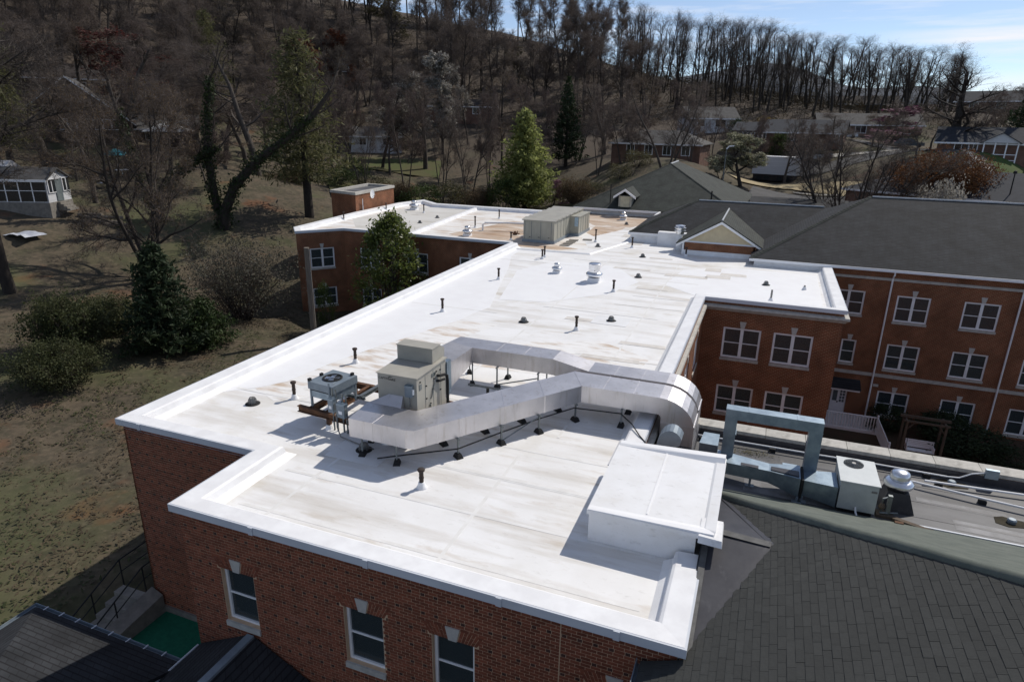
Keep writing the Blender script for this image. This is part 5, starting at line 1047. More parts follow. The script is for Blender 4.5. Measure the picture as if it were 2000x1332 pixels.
pipe_run([(5.25,19.75,10.32),(6.6,19.85,10.32),(7.8,19.95,10.32),(14,20.2,10.32)], .034, 'short sided white pipe parallel to the parapet at right', [(5.62,19.78),(8.8,20.0)])
pipe_run([(5.9,20.22,10.34),(6.2,20.24,10.36),(6.5,20.3,10.52),(6.85,20.36,10.6)], .02, 'thin bent conduit rising to the junction box', [])
tag(MB().box(6.82,7.15,20.3,20.40,10.45,10.72).build('junction_box', m_galv), 'grey junction box on the inner face of stone parapet', 'junction box')
for (x, y, lb) in [(6.0,20.05,'mud ringed drain against the stone parapet'),(7.02,18.41,'mud ringed drain in the middle of black roof')]:
    t = thing('roof_scupper_drain', lb, 'roof drain', (x,y,LR))
    MB().prism([(.42*math.cos(k*.63)*(1+.15*math.sin(k*2.3)),.24*math.sin(k*.63)*(1+.15*math.cos(k*1.9))) for k in range(10)], .0, .012).build('mud_ring', M('mud', (.05,.042,.025), (.03,.025,.015), rough=1.), t)
    MB().lathe([(.10,.0),(.11,.09),(.08,.12)], n=12).build('strainer_dome', m_galvp, t)
rl = random.Random(5); lm = MB()
for i in range(260):
    x, y = .55+rl.gauss(0,.33), 19.75+rl.gauss(0,.10); a_ = rl.uniform(0,6.3); s_ = rl.uniform(.02,.05); z = LR+.01+rl.uniform(0,.05)
    lm.add([(x,y,z),(x+s_*math.cos(a_),y+s_*math.sin(a_),z+.01),(x+s_*math.cos(a_+1),y+s_*math.sin(a_+1),z+.015)], [(0,1,2)])
tag(lm.build('leaf_litter', m_olive), kind='stuff')

# ------------------------------------------------------------------ roads, lots, lawns
drape([(2.2,122.0),(8.1,118.2),(14.0,118.7),(19.6,119.4),(23.9,117.1),(24.6,110.3),(26.3,103.7),(29.6,98.6)], 5.0, 'road', m_asphalt)
drape([(3.1,124.6),(14.3,121.8),(20.8,122.4)], 1.5, 'kerb', m_kerb, .12)
drape([(24.9,114.0),(25.5,110.1),(27.2,106.4),(30.5,101.5)], .7, 'kerb', m_kerb, .14)
drape([(-2.7,97.0),(3.0,96.5),(8.9,95.6),(14.8,96.9)], 11, 'parking_lot', m_asphalt, .10)
drape([(3.2,103.0),(8.9,101.8)], .5, 'kerb', m_kerb, .2)
drape([(-5.1,104.9),(-0.9,107.0),(3.3,107.9),(9.1,104.6),(13.2,102.1)], 5, 'mulch_bed', m_straw, .16)
drape([(15.7,102.8),(12.2,109.3)], 8, 'dirt_patch', m_courtyard, .12)
drape([(25.3,113.2),(27.7,109.5),(31.7,107.4)], 6.5, 'lawn', m_grassgreen, .08)
drape([(4.6,123.4),(11.5,123.0),(19.1,124.6)], 7, 'lawn', M('dull_lawn', (.06,.062,.024), (.075,.06,.03), rough=1., scale=.3, bump=.5, bscale=6), .03)
drape([(30.8,146.8),(38.8,147.0)], 14, 'lawn', M('hill_lawn', (.075,.085,.03), (.09,.075,.035), rough=1., scale=.3), .03)
drape([(12.9,138.4),(15.5,132.1),(18.7,122.6)], 3., 'driveway', m_asphalt, .12)
drape([(-56.9,77.3),(-44.7,87.2)], 16, 'lawn', M('back_lawn', (.062,.085,.022), (.08,.07,.03), rough=1., scale=.2, bump=.5, bscale=6), .03)
drape([(-71.0,104.1),(-56.6,110.3)], 12, 'lawn', M('upper_lawn', (.065,.08,.022), (.08,.07,.03), rough=1., scale=.2, bump=.5, bscale=6), .03)
# ------------------------------------------------------------------ houses
def house(x, y, rz, label, w, d, h, rh, wall, roof, kind='gx', wins=(), door=None, dz=0., name='house', over=.45, extra=None):
    z = G(x,y)+dz; t = thing(name, label, 'house', (x,y,z), rz)
    if kind == 'gx':
        MB().box(-w/2,w/2,-d/2,d/2,-1.5,h).hull8([(-w/2,-d/2,h),(-w/2+.2,-d/2,h),(-w/2+.2,d/2,h),(-w/2,d/2,h)],[(-w/2,-.02,h+rh-.1),(-w/2+.2,-.02,h+rh-.1),(-w/2+.2,.02,h+rh-.1),(-w/2,.02,h+rh-.1)]).hull8([(w/2-.2,-d/2,h),(w/2,-d/2,h),(w/2,d/2,h),(w/2-.2,d/2,h)],[(w/2-.2,-.02,h+rh-.1),(w/2,-.02,h+rh-.1),(w/2,.02,h+rh-.1),(w/2-.2,.02,h+rh-.1)]).build('wall', wall, t)
        X = w/2+over; k = over*rh/(d/2)
        MB().slab([(-X,-d/2-over,h-k),(X,-d/2-over,h-k),(X,0,h+rh),(-X,0,h+rh)],.15).slab([(X,d/2+over,h-k),(-X,d/2+over,h-k),(-X,0,h+rh),(X,0,h+rh)],.15).build('roof', roof, t)
        MB().box(-X,X,-d/2-over-.06,-d/2-over,h-k-.2,h-k+.02).build('fascia', m_whitetrim, t)
    elif kind == 'gy':
        MB().box(-w/2,w/2,-d/2,d/2,-1.5,h).hull8([(-w/2,-d/2,h),(w/2,-d/2,h),(w/2,-d/2+.2,h),(-w/2,-d/2+.2,h)],[(-.02,-d/2,h+rh-.1),(.02,-d/2,h+rh-.1),(.02,-d/2+.2,h+rh-.1),(-.02,-d/2+.2,h+rh-.1)]).build('wall', wall, t)
        Y = d/2+over; k = over*rh/(w/2)
        MB().slab([(-w/2-over,-Y,h-k),(0,-Y,h+rh),(0,Y,h+rh),(-w/2-over,Y,h-k)],.15).slab([(w/2+over,Y,h-k),(0,Y,h+rh),(0,-Y,h+rh),(w/2+over,-Y,h-k)],.15).build('roof', roof, t)
        for s_ in (-1,1): MB().hull8([(s_*(w/2+over),-Y-.05,h-k-.22),(0,-Y-.05,h+rh-.22),(0,-Y,h+rh-.22),(s_*(w/2+over),-Y,h-k-.22)],[(s_*(w/2+over),-Y-.05,h-k),(0,-Y-.05,h+rh),(0,-Y,h+rh),(s_*(w/2+over),-Y,h-k)]).build('rake_board', m_whitetrim, t)
    else:
        MB().box(-w/2,w/2,-d/2,d/2,-1.5,h).build('wall', wall, t); X, Y = w/2+over, d/2+over; r_ = max(.1, X-Y)
        MB().slab([(-X,-Y,h),(X,-Y,h),(r_,0,h+rh),(-r_,0,h+rh)],.12).slab([(X,-Y,h),(X,Y,h),(r_,0,h+rh)],.12).slab([(X,Y,h),(-X,Y,h),(-r_,0,h+rh),(r_,0,h+rh)],.12).slab([(-X,Y,h),(-X,-Y,h),(-r_,0,h+rh)],.12).build('roof', roof, t)
        MB().box(-X,X,-Y-.06,-Y,h-.22,h-.0).build('fascia', m_whitetrim, t)
    for wd in wins:
        u, zb, ww, wh = wd[:4]; yy = -d/2-.02
        if len(wd) > 4 and wd[4] == 'r': f_ = MB().box(w/2,w/2+.06,u-ww/2-.1,u+ww/2+.1,zb-.1,zb+wh+.1); g_ = MB().box(w/2+.06,w/2+.07,u-ww/2,u-.03,zb,zb+wh).box(w/2+.06,w/2+.07,u+.03,u+ww/2,zb,zb+wh)
        else: f_ = MB().box(u-ww/2-.1,u+ww/2+.1,yy-.04,yy+.02,zb-.1,zb+wh+.1); g_ = MB().box(u-ww/2,u-.03,yy-.05,yy-.04,zb,zb+wh).box(u+.03,u+ww/2,yy-.05,yy-.04,zb,zb+wh)
        fo = f_.build('window', m_whitetrim, t); g_.build('pane', m_pane, fo)
    if door is not None: MB().box(door-.5,door+.5,-d/2-.05,-d/2,0,2.1).build('door', m_whitetrim, t)
    if extra: extra(t)
    return t
m_pane = M('dark_reflective_pane', (.02,.025,.03), rough=.08, spec=.8)
m_hroof = M('blue_grey_house_shingles', (.036,.041,.052), (.027,.031,.04), rough=.9, scale=2.)
m_groof = M('grey_house_shingles', (.085,.082,.08), (.06,.058,.057), rough=.9, scale=1.6)
m_broof = M('brown_house_shingles', (.042,.033,.03), (.03,.024,.023), rough=.9, scale=2.)
m_wsid = M('white_clapboard', (.62,.63,.65), (.52,.53,.55), rough=.6, scale=1., stretch=(.2,.2,14.))
m_dksid = M('dark_brown_siding', (.06,.042,.03), (.04,.03,.024), rough=.8, scale=2.)
def face(x, y): return math.atan2(-x, y)
def sunroom(t):
    # glazed porch on the gable end, timber steps, block base
    for i in range(6):
        y0 = -1.62+i*.55
        if 2 <= i <= 3: continue
        f_ = MB().box(2.72,2.80,y0,y0+.08,.9,2.2).box(2.72,2.80,y0,y0+.55,2.14,2.22).box(2.72,2.8,y0,y0+.55,.86,.92).build('window', m_whitetrim, t); MB().box(2.73,2.75,y0+.08,y0+.55,.92,2.14).build('pane', m_pane, f_)
    for i in range(4):
        x0 = -2.6+i*1.3; f_ = MB().box(x0,x0+.1,-1.86,-1.78,.0,2.2).box(x0,x0+1.3,-1.86,-1.78,1.08,1.14).build('window', m_whitetrim, t); MB().box(x0+.1,x0+1.3,-1.84,-1.82,.1,2.15).build('pane', m_pane, f_)
    MB().box(2.74,2.78,-.5,.45,.0,2.1).build('door', m_dark, t)
    for i in range(4): MB().box(2.8+.28*i,3.08+.28*i,-.7,.7,-.9,-.05-.22*i).build('step', m_concrete, t)
    MB().box(-2.75,2.75,-1.8,1.8,-1.6,-.02).build('block_base', m_concrete, t)
    MB().hull8([(-9,-.5,2.2),(-2.8,-.5,2.2),(-2.8,4.5,2.2),(-9,4.5,2.2)],[(-9,1.9,3.7),(-2.8,1.9,3.7),(-2.8,2.1,3.7),(-9,2.1,3.7)]).build('main_roof', M('white_roof_sheet',(.6,.6,.62),rough=.5), t)
    MB().box(-9,-2.8,0,4,-1.5,2.2).build('main_wall', m_wsid, t)
house(-68.7,44.8, R(22), 'small white sided sunroom house with steps at left edge', 5.4, 3.5, 2.3, .95, m_wsid, m_groof, 'gx', dz=.9, over=.25, extra=sunroom, name='sunroom_house')
def wrow(t):
    for i in range(7): 
        f_ = MB().box(-1.6+i*1.0,-.65+i*1.0,-5.12,-5.04,1.1,2.5).build('window', m_whitetrim, t); MB().box(-1.52+i*1.0,-.73+i*1.0,-5.14,-5.12,1.18,2.42).build('pane', m_pane, f_)
house(-91.5,68.0, R(47), 'dark steep gabled house with a row of white windows among left trees', 13, 10, 2.6, 5.2, m_dksid, m_groof, 'gy', wins=((-4.2,.9,1.2,1.5),), extra=wrow, over=.9)
def posts(t):
    for x in (-2.4,2.4):
        for y in (-2.,2.): MB().box(x-.08,x+.08,y-.08,y+.08,-.3,2.3).build('post', m_wood, t)
pv = thing('garden_pavilion', 'garden pavilion with pale pyramid roof among left trees', 'pavilion', (-79.2,71.9,G(-79.2,71.9)), R(35)); posts(pv)
MB().add([(-2.9,-2.6,2.3),(2.9,-2.6,2.3),(2.9,2.6,2.3),(-2.9,2.6,2.3),(0,0,3.7)], [(0,1,4),(1,2,4),(2,3,4),(3,0,4),(3,2,1,0)]).build('roof', M('pale_pavilion_roof', (.42,.43,.44),(.34,.35,.36),rough=.6), pv)
um = thing('patio_umbrella', 'faded teal patio umbrella in the left garden', 'umbrella', (-76.6,61.1,G(-76.6,61.1)))
MB().lathe([(1.45,2.0),(.9,2.45),(.06,2.75)], n=8).build('canopy', M('teal_canvas',(.06,.30,.32),(.05,.24,.27),rough=.8), um); MB().tube([(0,0,0),(0,0,2.8)], .03, 6).build('pole', m_whitetrim, um)
tb = thing('garden_table', 'white garden table under the teal umbrella', 'table', (-74.8,60.1,G(-74.8,60.1))); MB().lathe([(.8,.7),(.8,.75)], n=14).build('table_top', m_whitetrim, tb); MB().tube([(0,0,0),(0,0,.7)], .06, 6).build('leg', m_whitetrim, tb)
house(-107.8,146.6, face(-107.8,146.6)+.15, 'long low brown house on hillside below rust orange maples', 19, 8, 2.6, 1.5, m_dksid, m_broof, 'gx', wins=((-5,.8,1.8,1.2),(0,.8,1.8,1.2),(5,.8,1.8,1.2)))
house(-75.1,118.2, face(-75.1,118.2), 'pale house half hidden behind the rounded white pear', 10, 7, 2.7, 1.6, m_wsid, m_groof, 'gx', wins=((-2.5,.9,1.2,1.2),(2.,.9,1.2,1.2)))
house(-68.2,144.7, face(-68.2,144.7), 'low reddish house behind the pointed white pear', 15, 8, 2.6, 1.5, m_brickhouse, m_broof, 'gx', wins=((-4,.9,1.5,1.2),(3,.9,1.5,1.2)))
house(-121.1,88.6, face(-121.1,88.6)-.1, 'dark house high among trees at upper left', 13, 8, 3., 2.4, m_dksid, m_broof, 'gx', wins=((-3,.9,1.5,1.2),(3,.9,1.5,1.2)))
house(-89.1,80.4, face(-89.1,80.4), 'small house with white window behind the red maple', 9, 7, 2.7, 1.8, m_dksid, m_groof, 'gx', wins=((-2,.9,1.5,1.2),))
house(-17.7,114.6, face(-17.7,114.6)-.25, 'grey hip roofed brick cottage behind wide bare tree', 14.5, 8, 2.5, 2.0, m_brickhouse, m_groof, 'hip', wins=((-4,.8,1.2,1.4),(-1,.8,1.2,1.4),(2,.8,1.2,1.4),(5,.8,1.2,1.4)))
house(-13.6,145.4, face(-13.6,145.4)+.35, 'house with white gable end left of the blue grey roof', 10, 7, 2.6, 2.0, m_wsid, m_groof, 'gx', wins=((-2.5,.8,1.3,1.3),(1.5,.8,2.,1.3)))
def porch_wing(t):
    MB().box(-11.4,-7.8,-3.2,2.5,-1.5,2.4).build('wing_wall', m_brickhouse, t)
    MB().slab([(-11.9,-3.7,2.3),(-7.3,-3.7,2.3),(-7.3,-.4,3.8),(-11.9,-.4,3.8)],.12).slab([(-7.3,3.,2.3),(-11.9,3.,2.3),(-11.9,-.4,3.8),(-7.3,-.4,3.8)],.12).build('wing_roof', m_hroof, t)
    for i in range(8):
        f_ = MB().box(-11.3+i*.7,-10.7+i*.7,-4.34 if i > 4 else -3.28,-4.28 if i > 4 else -3.2,.5,2.1).build('window', m_whitetrim, t); MB().box(-11.22+i*.7,-10.78+i*.7,(-4.36 if i > 4 else -3.3),(-4.34 if i > 4 else -3.28),.58,2.02).build('pane', m_pane, f_)
house(4.7,130.9, face(4.7,130.9)-.12, 'brick house with blue grey roof and sun porch above white trailer', 12.5, 8, 2.4, 1.9, m_brickhouse, m_hroof, 'gx', wins=((-1.8,.9,1.0,1.3),(1.0,1.4,.9,.8),(5.2,.8,1.0,1.5)), dz=-.5, extra=porch_wing)
house(16.0,151.2, face(16.0,151.2)+.2, 'tan brick ranch house with white gable trim behind redbuds', 18, 8, 2.5, 1.9, m_brickhouse, m_groof, 'gx', wins=((-5,.8,1.8,1.4),(-1.5,.8,1.8,1.4),(6,.8,2.2,1.4)), dz=-.9)
def gables(t):
    for (cx_, w_) in ((-.5,4.4),(6.2,5.)):
        MB().hull8([(cx_-w_/2,-4.7,2.35),(cx_+w_/2,-4.7,2.35),(cx_+w_/2,-4.55,2.35),(cx_-w_/2,-4.55,2.35)],[(cx_-.05,-4.7,3.65),(cx_+.05,-4.7,3.65),(cx_+.05,-4.55,3.65),(cx_-.05,-4.55,3.65)]).build('white_gable', m_wsid, t)
        MB().slab([(cx_-w_/2-.2,-4.9,2.35),(cx_,-4.9,3.75),(cx_,-.6,3.75),(cx_-w_/2-.2,-3.4,2.35)],.1).slab([(cx_+w_/2+.2,-3.4,2.35),(cx_,-.6,3.75),(cx_,-4.9,3.75),(cx_+w_/2+.2,-4.9,2.35)],.1).build('porch_roof', m_hroof, t)
    for x_ in (-2.4,-1.1,.2,1.5): MB().box(x_-.08,x_+.08,-4.65,-4.5,-.3,2.4).build('porch_column', m_whitetrim, t)
    MB().box(-2.4,1.5,-4.62,-4.56,.75,.85).box(-2.4,1.5,-4.62,-4.56,.0,.1).build('porch_rail', m_whitetrim, t)
house(30.6,117.1, face(30.6,117.1)+.05, 'brick ranch house with white porch gables at the right edge', 16, 7.5, 2.5, 1.9, m_brickhouse, m_hroof, 'gx', wins=((-5.,.8,1.6,1.3),(-3.6,.8,.9,1.3),(4.2,.8,1.,1.3)), dz=-.3, extra=gables)
house(43.3,176.8, face(43.3,176.8)-.3, 'dark roofed brick house alone on hilltop at right', 13, 8, 2.5, 2.0, m_brickhouse, m_hroof, 'gx', wins=((-3,.9,1.5,1.2),(2,.9,1.5,1.2)), dz=1.5)
house(20.3,204.0, face(20.3,204.0), 'maroon roofed house behind ridge trees, left one', 15, 8, 2.4, 1.9, m_dksid, m_broof, 'gx', dz=-.6)
house(31.9,197.4, face(31.9,197.4)+.2, 'maroon roofed house behind ridge trees, right one', 14, 8, 2.3, 1.8, m_dksid, M('maroon_shingles',(.06,.028,.04),(.045,.022,.03),rough=.8), 'gx', dz=-.8)
house(21.4,91.5, face(21.4,91.5)-.28, 'low building with slate grey hip roof at right edge beyond the ridge', 22, 12, 2.6, 2.6, m_brickhouse, m_hroof, 'hip', dz=1.2)
# white box trailer
tr_ = thing('box_trailer', 'white box trailer parked on the mulch slope', 'trailer', (0.6,117.0,G(0.6,117.0)+.15), face(0.6,117.0)-.25)
MB().box(-3.4,3.4,-1.3,1.3,1.0,3.7).build('box_body', m_wsid, tr_); MB().box(-3.45,3.45,-1.35,1.35,3.7,3.78).build('box_roof', m_coping, tr_); MB().box(-3.2,3.2,-1.2,1.2,.0,1.0).build('undercarriage', m_broof, tr_)
for x in (-2.2,-1.0,1.0,2.2): MB().lathe([(.42,-.12),(.42,.12)], (0,0,0), 14).build('wheel', m_black, tr_).location = (x,-1.2,.42)
for o in tr_.children:
    if o.name.startswith('wheel'): o.rotation_euler.x = R(90)
# vehicles
m_tyre = m_black
def car(x, y, rz, label, mat):
    t = thing('parked_car', label, 'car', (x,y,G(x,y)+.28), rz)
    MB().hull8([(-2.2,-.86,.3),(2.2,-.86,.3),(2.2,.86,.3),(-2.2,.86,.3)],[(-2.1,-.82,.88),(2.15,-.82,.8),(2.15,.82,.8),(-2.1,.82,.88)]).build('body', mat, t)
    MB().hull8([(-1.9,-.78,.88),(1.15,-.78,.86),(1.15,.78,.86),(-1.9,.78,.88)],[(-1.45,-.62,1.42),(.35,-.62,1.44),(.35,.62,1.44),(-1.45,.62,1.42)]).build('cabin', mat, t)
    MB().hull8([(-1.7,-.80,.92),(.95,-.80,.92),(.95,-.74,.92),(-1.7,-.74,.92)],[(-1.4,-.66,1.36),(.4,-.66,1.36),(.4,-.6,1.36),(-1.4,-.6,1.36)]).build('side_window', m_pane, t)
    MB().hull8([(-1.7,.74,.92),(.95,.74,.92),(.95,.80,.92),(-1.7,.80,.92)],[(-1.4,.6,1.36),(.4,.6,1.36),(.4,.66,1.36),(-1.4,.66,1.36)]).build('side_window', m_pane, t)
    MB().hull8([(1.1,-.66,.9),(1.17,-.66,.9),(1.17,.66,.9),(1.1,.66,.9)],[(.36,-.56,1.38),(.43,-.56,1.38),(.43,.56,1.38),(.36,.56,1.38)]).build('windscreen', m_pane, t)
    for xx in (-1.35,1.4):
        for yy in (-.8,.8): 
            w_ = MB().lathe([(.2,-.1),(.32,-.1),(.32,.1),(.2,.1)], n=14).build('wheel', m_tyre, t); w_.location = (xx,yy,.3); w_.rotation_euler.x = R(90)
    for yy in (-.6,.6): MB().box(2.14,2.2,yy-.15,yy+.15,.58,.7).build('headlight', m_whitetrim, t)
    return t
m_cw = M('white_car_paint', (.62,.64,.66), rough=.2, spec=.6); m_cs = M('silver_car_paint', (.40,.42,.44), rough=.2, metal=.4); m_cr = M('dark_red_car_paint', (.16,.02,.025), rough=.2); m_cd = M('dark_car_paint', (.04,.045,.05), rough=.2)
car(11.4,137.5, face(11.4,137.5)+.1, 'silver car on the drive beside blue grey roofed house', m_cs)
car(14.1,98.0, face(14.1,98.0)+.3, 'white car in the lot left of the rust orange bush', m_cw)
car(25.3,117.3, face(25.3,117.3)+.6, 'dark red car on the curved drive at right', m_cr)
car(23.0,100.4, face(23.0,100.4)+.2, 'white car glinting behind the rust orange bush', m_cw)
car(25.4,97.8, face(25.4,97.8)-.2, 'white car beyond slate grey hip roof at right edge', m_cw)
car(20.2,126.4, face(20.2,126.4), 'dark car by the pink blossom tree', m_cd)
gd = thing('guard_rail', 'short dark timber rail beside the curved road', 'fence', (23.6,103.3,G(23.6,103.3)), face(23.6,103.3))
for x in (-1.3,0,1.3): MB().box(x-.08,x+.08,-.08,.08,-.1,1.0).build('post', m_wood, gd)
MB().box(-1.5,1.5,-.06,.06,.7,.9).build('rail', m_wood, gd)
tag(MB().lathe([(.09,0),(.07,1.1)], (25.6,102.3,G(25.6,102.3)), 8).build('bollard', m_wood), 'single dark timber post by the curved road', 'post')
lp = thing('lamp_post', 'thin black lamp post at the right edge beyond the ridge', 'lamp post', (23.8,84.7,G(23.8,84.7)))
MB().tube([(0,0,0),(0,0,8.4)], [.09,.06], 8).build('pole', m_black, lp); MB().lathe([(.2,8.3),(.16,8.55),(.05,8.62)], n=10).build('lamp_head', m_black, lp)
lp2 = thing('lamp_post', 'white curved lamp arm beside greenish white pear', 'lamp post', (-6.0,94.8,G(-6.0,94.8)))
MB().tube([(0,0,0),(0,0,5.6)], [.09,.06], 8).build('pole', m_strut, lp2); MB().tube([(0,0,5.6),(.3,.1,5.95),(.9,.3,6.0)], .09, 6).build('lamp_head', m_whitetrim, lp2)
up_ = thing('utility_pole', 'stout wooden utility pole at the corner of far brick wing', 'utility pole', (-29.0,36.3,G(-29.0,36.3)))
MB().tube([(0,0,0),(0,0,6.9)], [.22,.18], 12).build('pole', m_pole, up_); MB().tube([(.2,0,0),(.18,0,6.8)], .03, 6).build('cable_guard', m_drain, up_)
for z in (2.2,3.,3.8,4.6,5.4): MB().box(-.3,-.15,-.02,.02,z,z+.03).build('step_bolt', m_strut, up_)
rt_ = random.Random(9)
def tarp(u, d, x, y, label, w, l, name='tarp'):
    m = MB(); n = 7; vs = []
    for i in range(n):
        for j in range(n): vs.append(((i/(n-1)-.5)*w, (j/(n-1)-.5)*l, .25*rt_.random()*(0 if i in (0,n-1) else 1)+.06))
    m.add(vs, [(i*n+j,(i+1)*n+j,(i+1)*n+j+1,i*n+j+1) for i in range(n-1) for j in range(n-1)])
    o = m.build(name, M(name+'_sheet', (.55,.57,.62), (.42,.44,.5), rough=.5)); o.location = (x,y,G(x,y)+.25); return tag(o, label, 'tarp')
tarp(20,80,-62.6,39.4,'crumpled white tarp on lawn in front of sunroom house', 3., 2.)
tarp(190,90,-73.1,55.9,'white sheet lying on bank beside the left garden', 2., .7)
lg = random.Random(4)
for i in range(5):
    x, y = (-62.2,47.0); x += -1.5+.9*i; y += lg.uniform(-.5,.5); z = G(x,y)+.3
    o = MB().tube([(-1.2,0,0),(0,.1*lg.random(),.02),(1.2,.1,0)], .16, 8).build('log', m_pole); o.location = (x,y,z); o.rotation_euler.z = lg.uniform(.1,.7); tag(o, 'pale cut log in a row lying on bare earth of the left lawn', 'log', 'cut logs on the left lawn')

# ------------------------------------------------------------------ trees: branching skeletons turned into tapered limbs
def perp(d, rng):
    a = Vector((rng.gauss(0,1),rng.gauss(0,1),rng.gauss(0,1))); return (a-d*a.dot(d)).normalized()
class Tree:
    def __init__(s, seed): s.r = random.Random(seed); s.seg = []; s.tip = []
    def branch(s, p, d, L, r, lev, P):
        rng = s.r; n = P['n'][lev]; p = Vector(p); d = Vector(d).normalized(); k = 0.
        for i in range(n):
            t = (i+1)/n; d = (d+perp(d,rng)*P['jit'][lev]*rng.random()+Vector((0,0,P['up'][lev]))).normalized(); q = p+d*L/n
            ra = r*(1-.75*i/n); rb = r*(1-.75*t); s.seg.append((p,q,ra,rb,lev))
            if lev < P['lev'] and t > P['clear'][lev]:
                k += P['ch'][lev]/max(1,(n*(1-P['clear'][lev])))
                while k >= 1 or (i == n-1 and k > .5):
                    k -= 1; a = math.radians(P['ang'][lev])*rng.uniform(.7,1.25); x = perp(d,rng)
                    if lev == 0 and P.get('flat'): x.z *= .3
                    cd = d*math.cos(a)+x*math.sin(a); f = rng.random()
                    s.branch(q-(q-p)*f*.9, cd, P['len'][lev]*rng.uniform(.65,1.2)*(1.15-.65*t if lev == 0 else 1.1-.5*t), min(rb*.75,P['rad'][lev]), lev+1, P)
            p = q
        if lev >= P['lev']-1: s.tip.append((p,d))
    def arrays(s, levs, sides):
        S = [x for x in s.seg if x[4] in levs]
        if not S: return np.zeros((0,3)), np.zeros((0,4),int)
        p0 = np.array([x[0] for x in S]); p1 = np.array([x[1] for x in S]); r0 = np.array([x[2] for x in S])[:,None]; r1 = np.array([x[3] for x in S])[:,None]
        d = p1-p0; d /= np.linalg.norm(d,axis=1,keepdims=True)+1e-9; h = np.where(np.abs(d[:,2:3])<.9, np.array([[0,0,1.]]), np.array([[1.,0,0]]))
        a = np.cross(d,h); a /= np.linalg.norm(a,axis=1,keepdims=True); b = np.cross(d,a); vs = []; m = len(S)
        for k in range(sides):
            t = 2*math.pi*k/sides; o = a*math.cos(t)+b*math.sin(t); vs += [p0+o*r0, p1+o*r1]
        v = np.stack(vs,1).reshape(-1,3); f = []
        for k in range(sides): j = (k+1)%sides; f.append((2*k,2*j,2*j+1,2*k+1))
        return v, (np.arange(m)[:,None,None]*2*sides+np.array(f)[None]).reshape(-1,4)
def join(*vf):
    V = []; F = []; o = 0
    for v, f in vf: V.append(v); F.append(f+o); o += len(v)
    return np.concatenate(V), np.concatenate(F)
def leaves(c, size, rng, aspect=.5, up=None, jit=.4):
    """one small quad per centre, turned at random"""
    c = np.asarray(c, float); n = len(c); a = rng.normal(size=(n,3)); 
    if up is not None: a[:,2] *= up
    a /= np.linalg.norm(a,axis=1,keepdims=True); b = rng.normal(size=(n,3)); b = np.cross(a,b); b /= np.linalg.norm(b,axis=1,keepdims=True)
    s = size*(1+jit*rng.normal(size=(n,1))).clip(.4,2.); a = a*s; b = b*s*aspect
    v = np.stack([c-a*.5,c+b*.5,c+a*.5,c-b*.5],1).reshape(-1,3); return v, np.arange(4*n).reshape(-1,4)
BARK, DARK = 'bark', 'dark'
def P_(**k):
    d = dict(lev=4, n=(8,5,4,3,2), jit=(.16,.35,.45,.5,.5), up=(.03,.06,.05,.03,0), ch=(11,6,5,5), ang=(48,48,45,42), len=(6.,2.6,1.3,.75), rad=(.16,.06,.026,.013), clear=(.42,.2,.15,.1)); d.update(k); return d
def bare_proto(seed, H, r, P, stems=1, spread=.0, bark=None, tw=None, bud=None, bsize=.12, bn=1, fz=3, fzl=.8, fzm=None, fw=.009):
    t = Tree(seed)
    for k in range(stems):
        a = 2*math.pi*(k+.3*t.r.random())/stems; s = spread*t.r.uniform(.4,1.2) if stems > 1 else spread
        t.branch((math.cos(a)*.15*(stems>1),math.sin(a)*.15*(stems>1),-.6), (math.cos(a)*s,math.sin(a)*s,1), (H+.6)*(t.r.uniform(.75,1) if k else 1), r*(1 if k == 0 else .8), 0, P)
    big = join(t.arrays((0,),7), t.arrays((1,),5)) ; small = join(t.arrays((2,),3), *( [t.arrays(tuple(range(3,P['lev']+1)),3)] ))
    out = [('trunk', np_mesh('trunk', big[0], big[1], bark or m_bark, smooth=True)), ('crown', np_mesh('crown', small[0], small[1], tw or m_twig))]
    allv = np.concatenate([big[0], small[0]])
    if fz:                                   # finest twigs: slivers fanning from every branch tip
        rng = np.random.default_rng(seed+5); T_ = np.array([p for p,_ in t.tip]); D_ = np.array([d for _,d in t.tip]); c = np.repeat(T_,fz,0); d = np.repeat(D_,fz,0)+rng.normal(size=(len(c),3))*.55+np.array([0,0,.15]); d /= np.linalg.norm(d,axis=1,keepdims=True)
        L = fzl*rng.uniform(.5,1.3,(len(c),1)); c = c-d*L*.35-np.repeat(D_,fz,0)*rng.uniform(0,.9,(len(c),1))*fzl*.7; w = np.cross(d, rng.normal(size=d.shape)); w = w/np.linalg.norm(w,axis=1,keepdims=True)*fw*(H/16)**.5
        fv = np.stack([c-w,c+w,c+d*L+w*.3,c+d*L-w*.3],1).reshape(-1,3); out.append(('twigs', np_mesh('twigs', fv, np.arange(len(fv)).reshape(-1,4), fzm or (m_fuzzdk if tw is m_barkdk else m_fuzz))))
    if bud is not None:
        rng = np.random.default_rng(seed); T_ = np.array([p for p,_ in t.tip]); D_ = np.array([d for _,d in t.tip]); c = np.concatenate([T_-D_*rng.uniform(0,.6,(len(T_),1))+rng.normal(size=T_.shape)*.10 for _ in range(bn)])
        lv = leaves(c, bsize, rng, .7); out.append(('foliage', np_mesh('foliage', lv[0], lv[1], bud)))
    W = 2*np.percentile(np.hypot(allv[:,0]-allv[:,0].mean(),allv[:,1]-allv[:,1].mean()), 96)
    return out, allv[:,2].max(), W
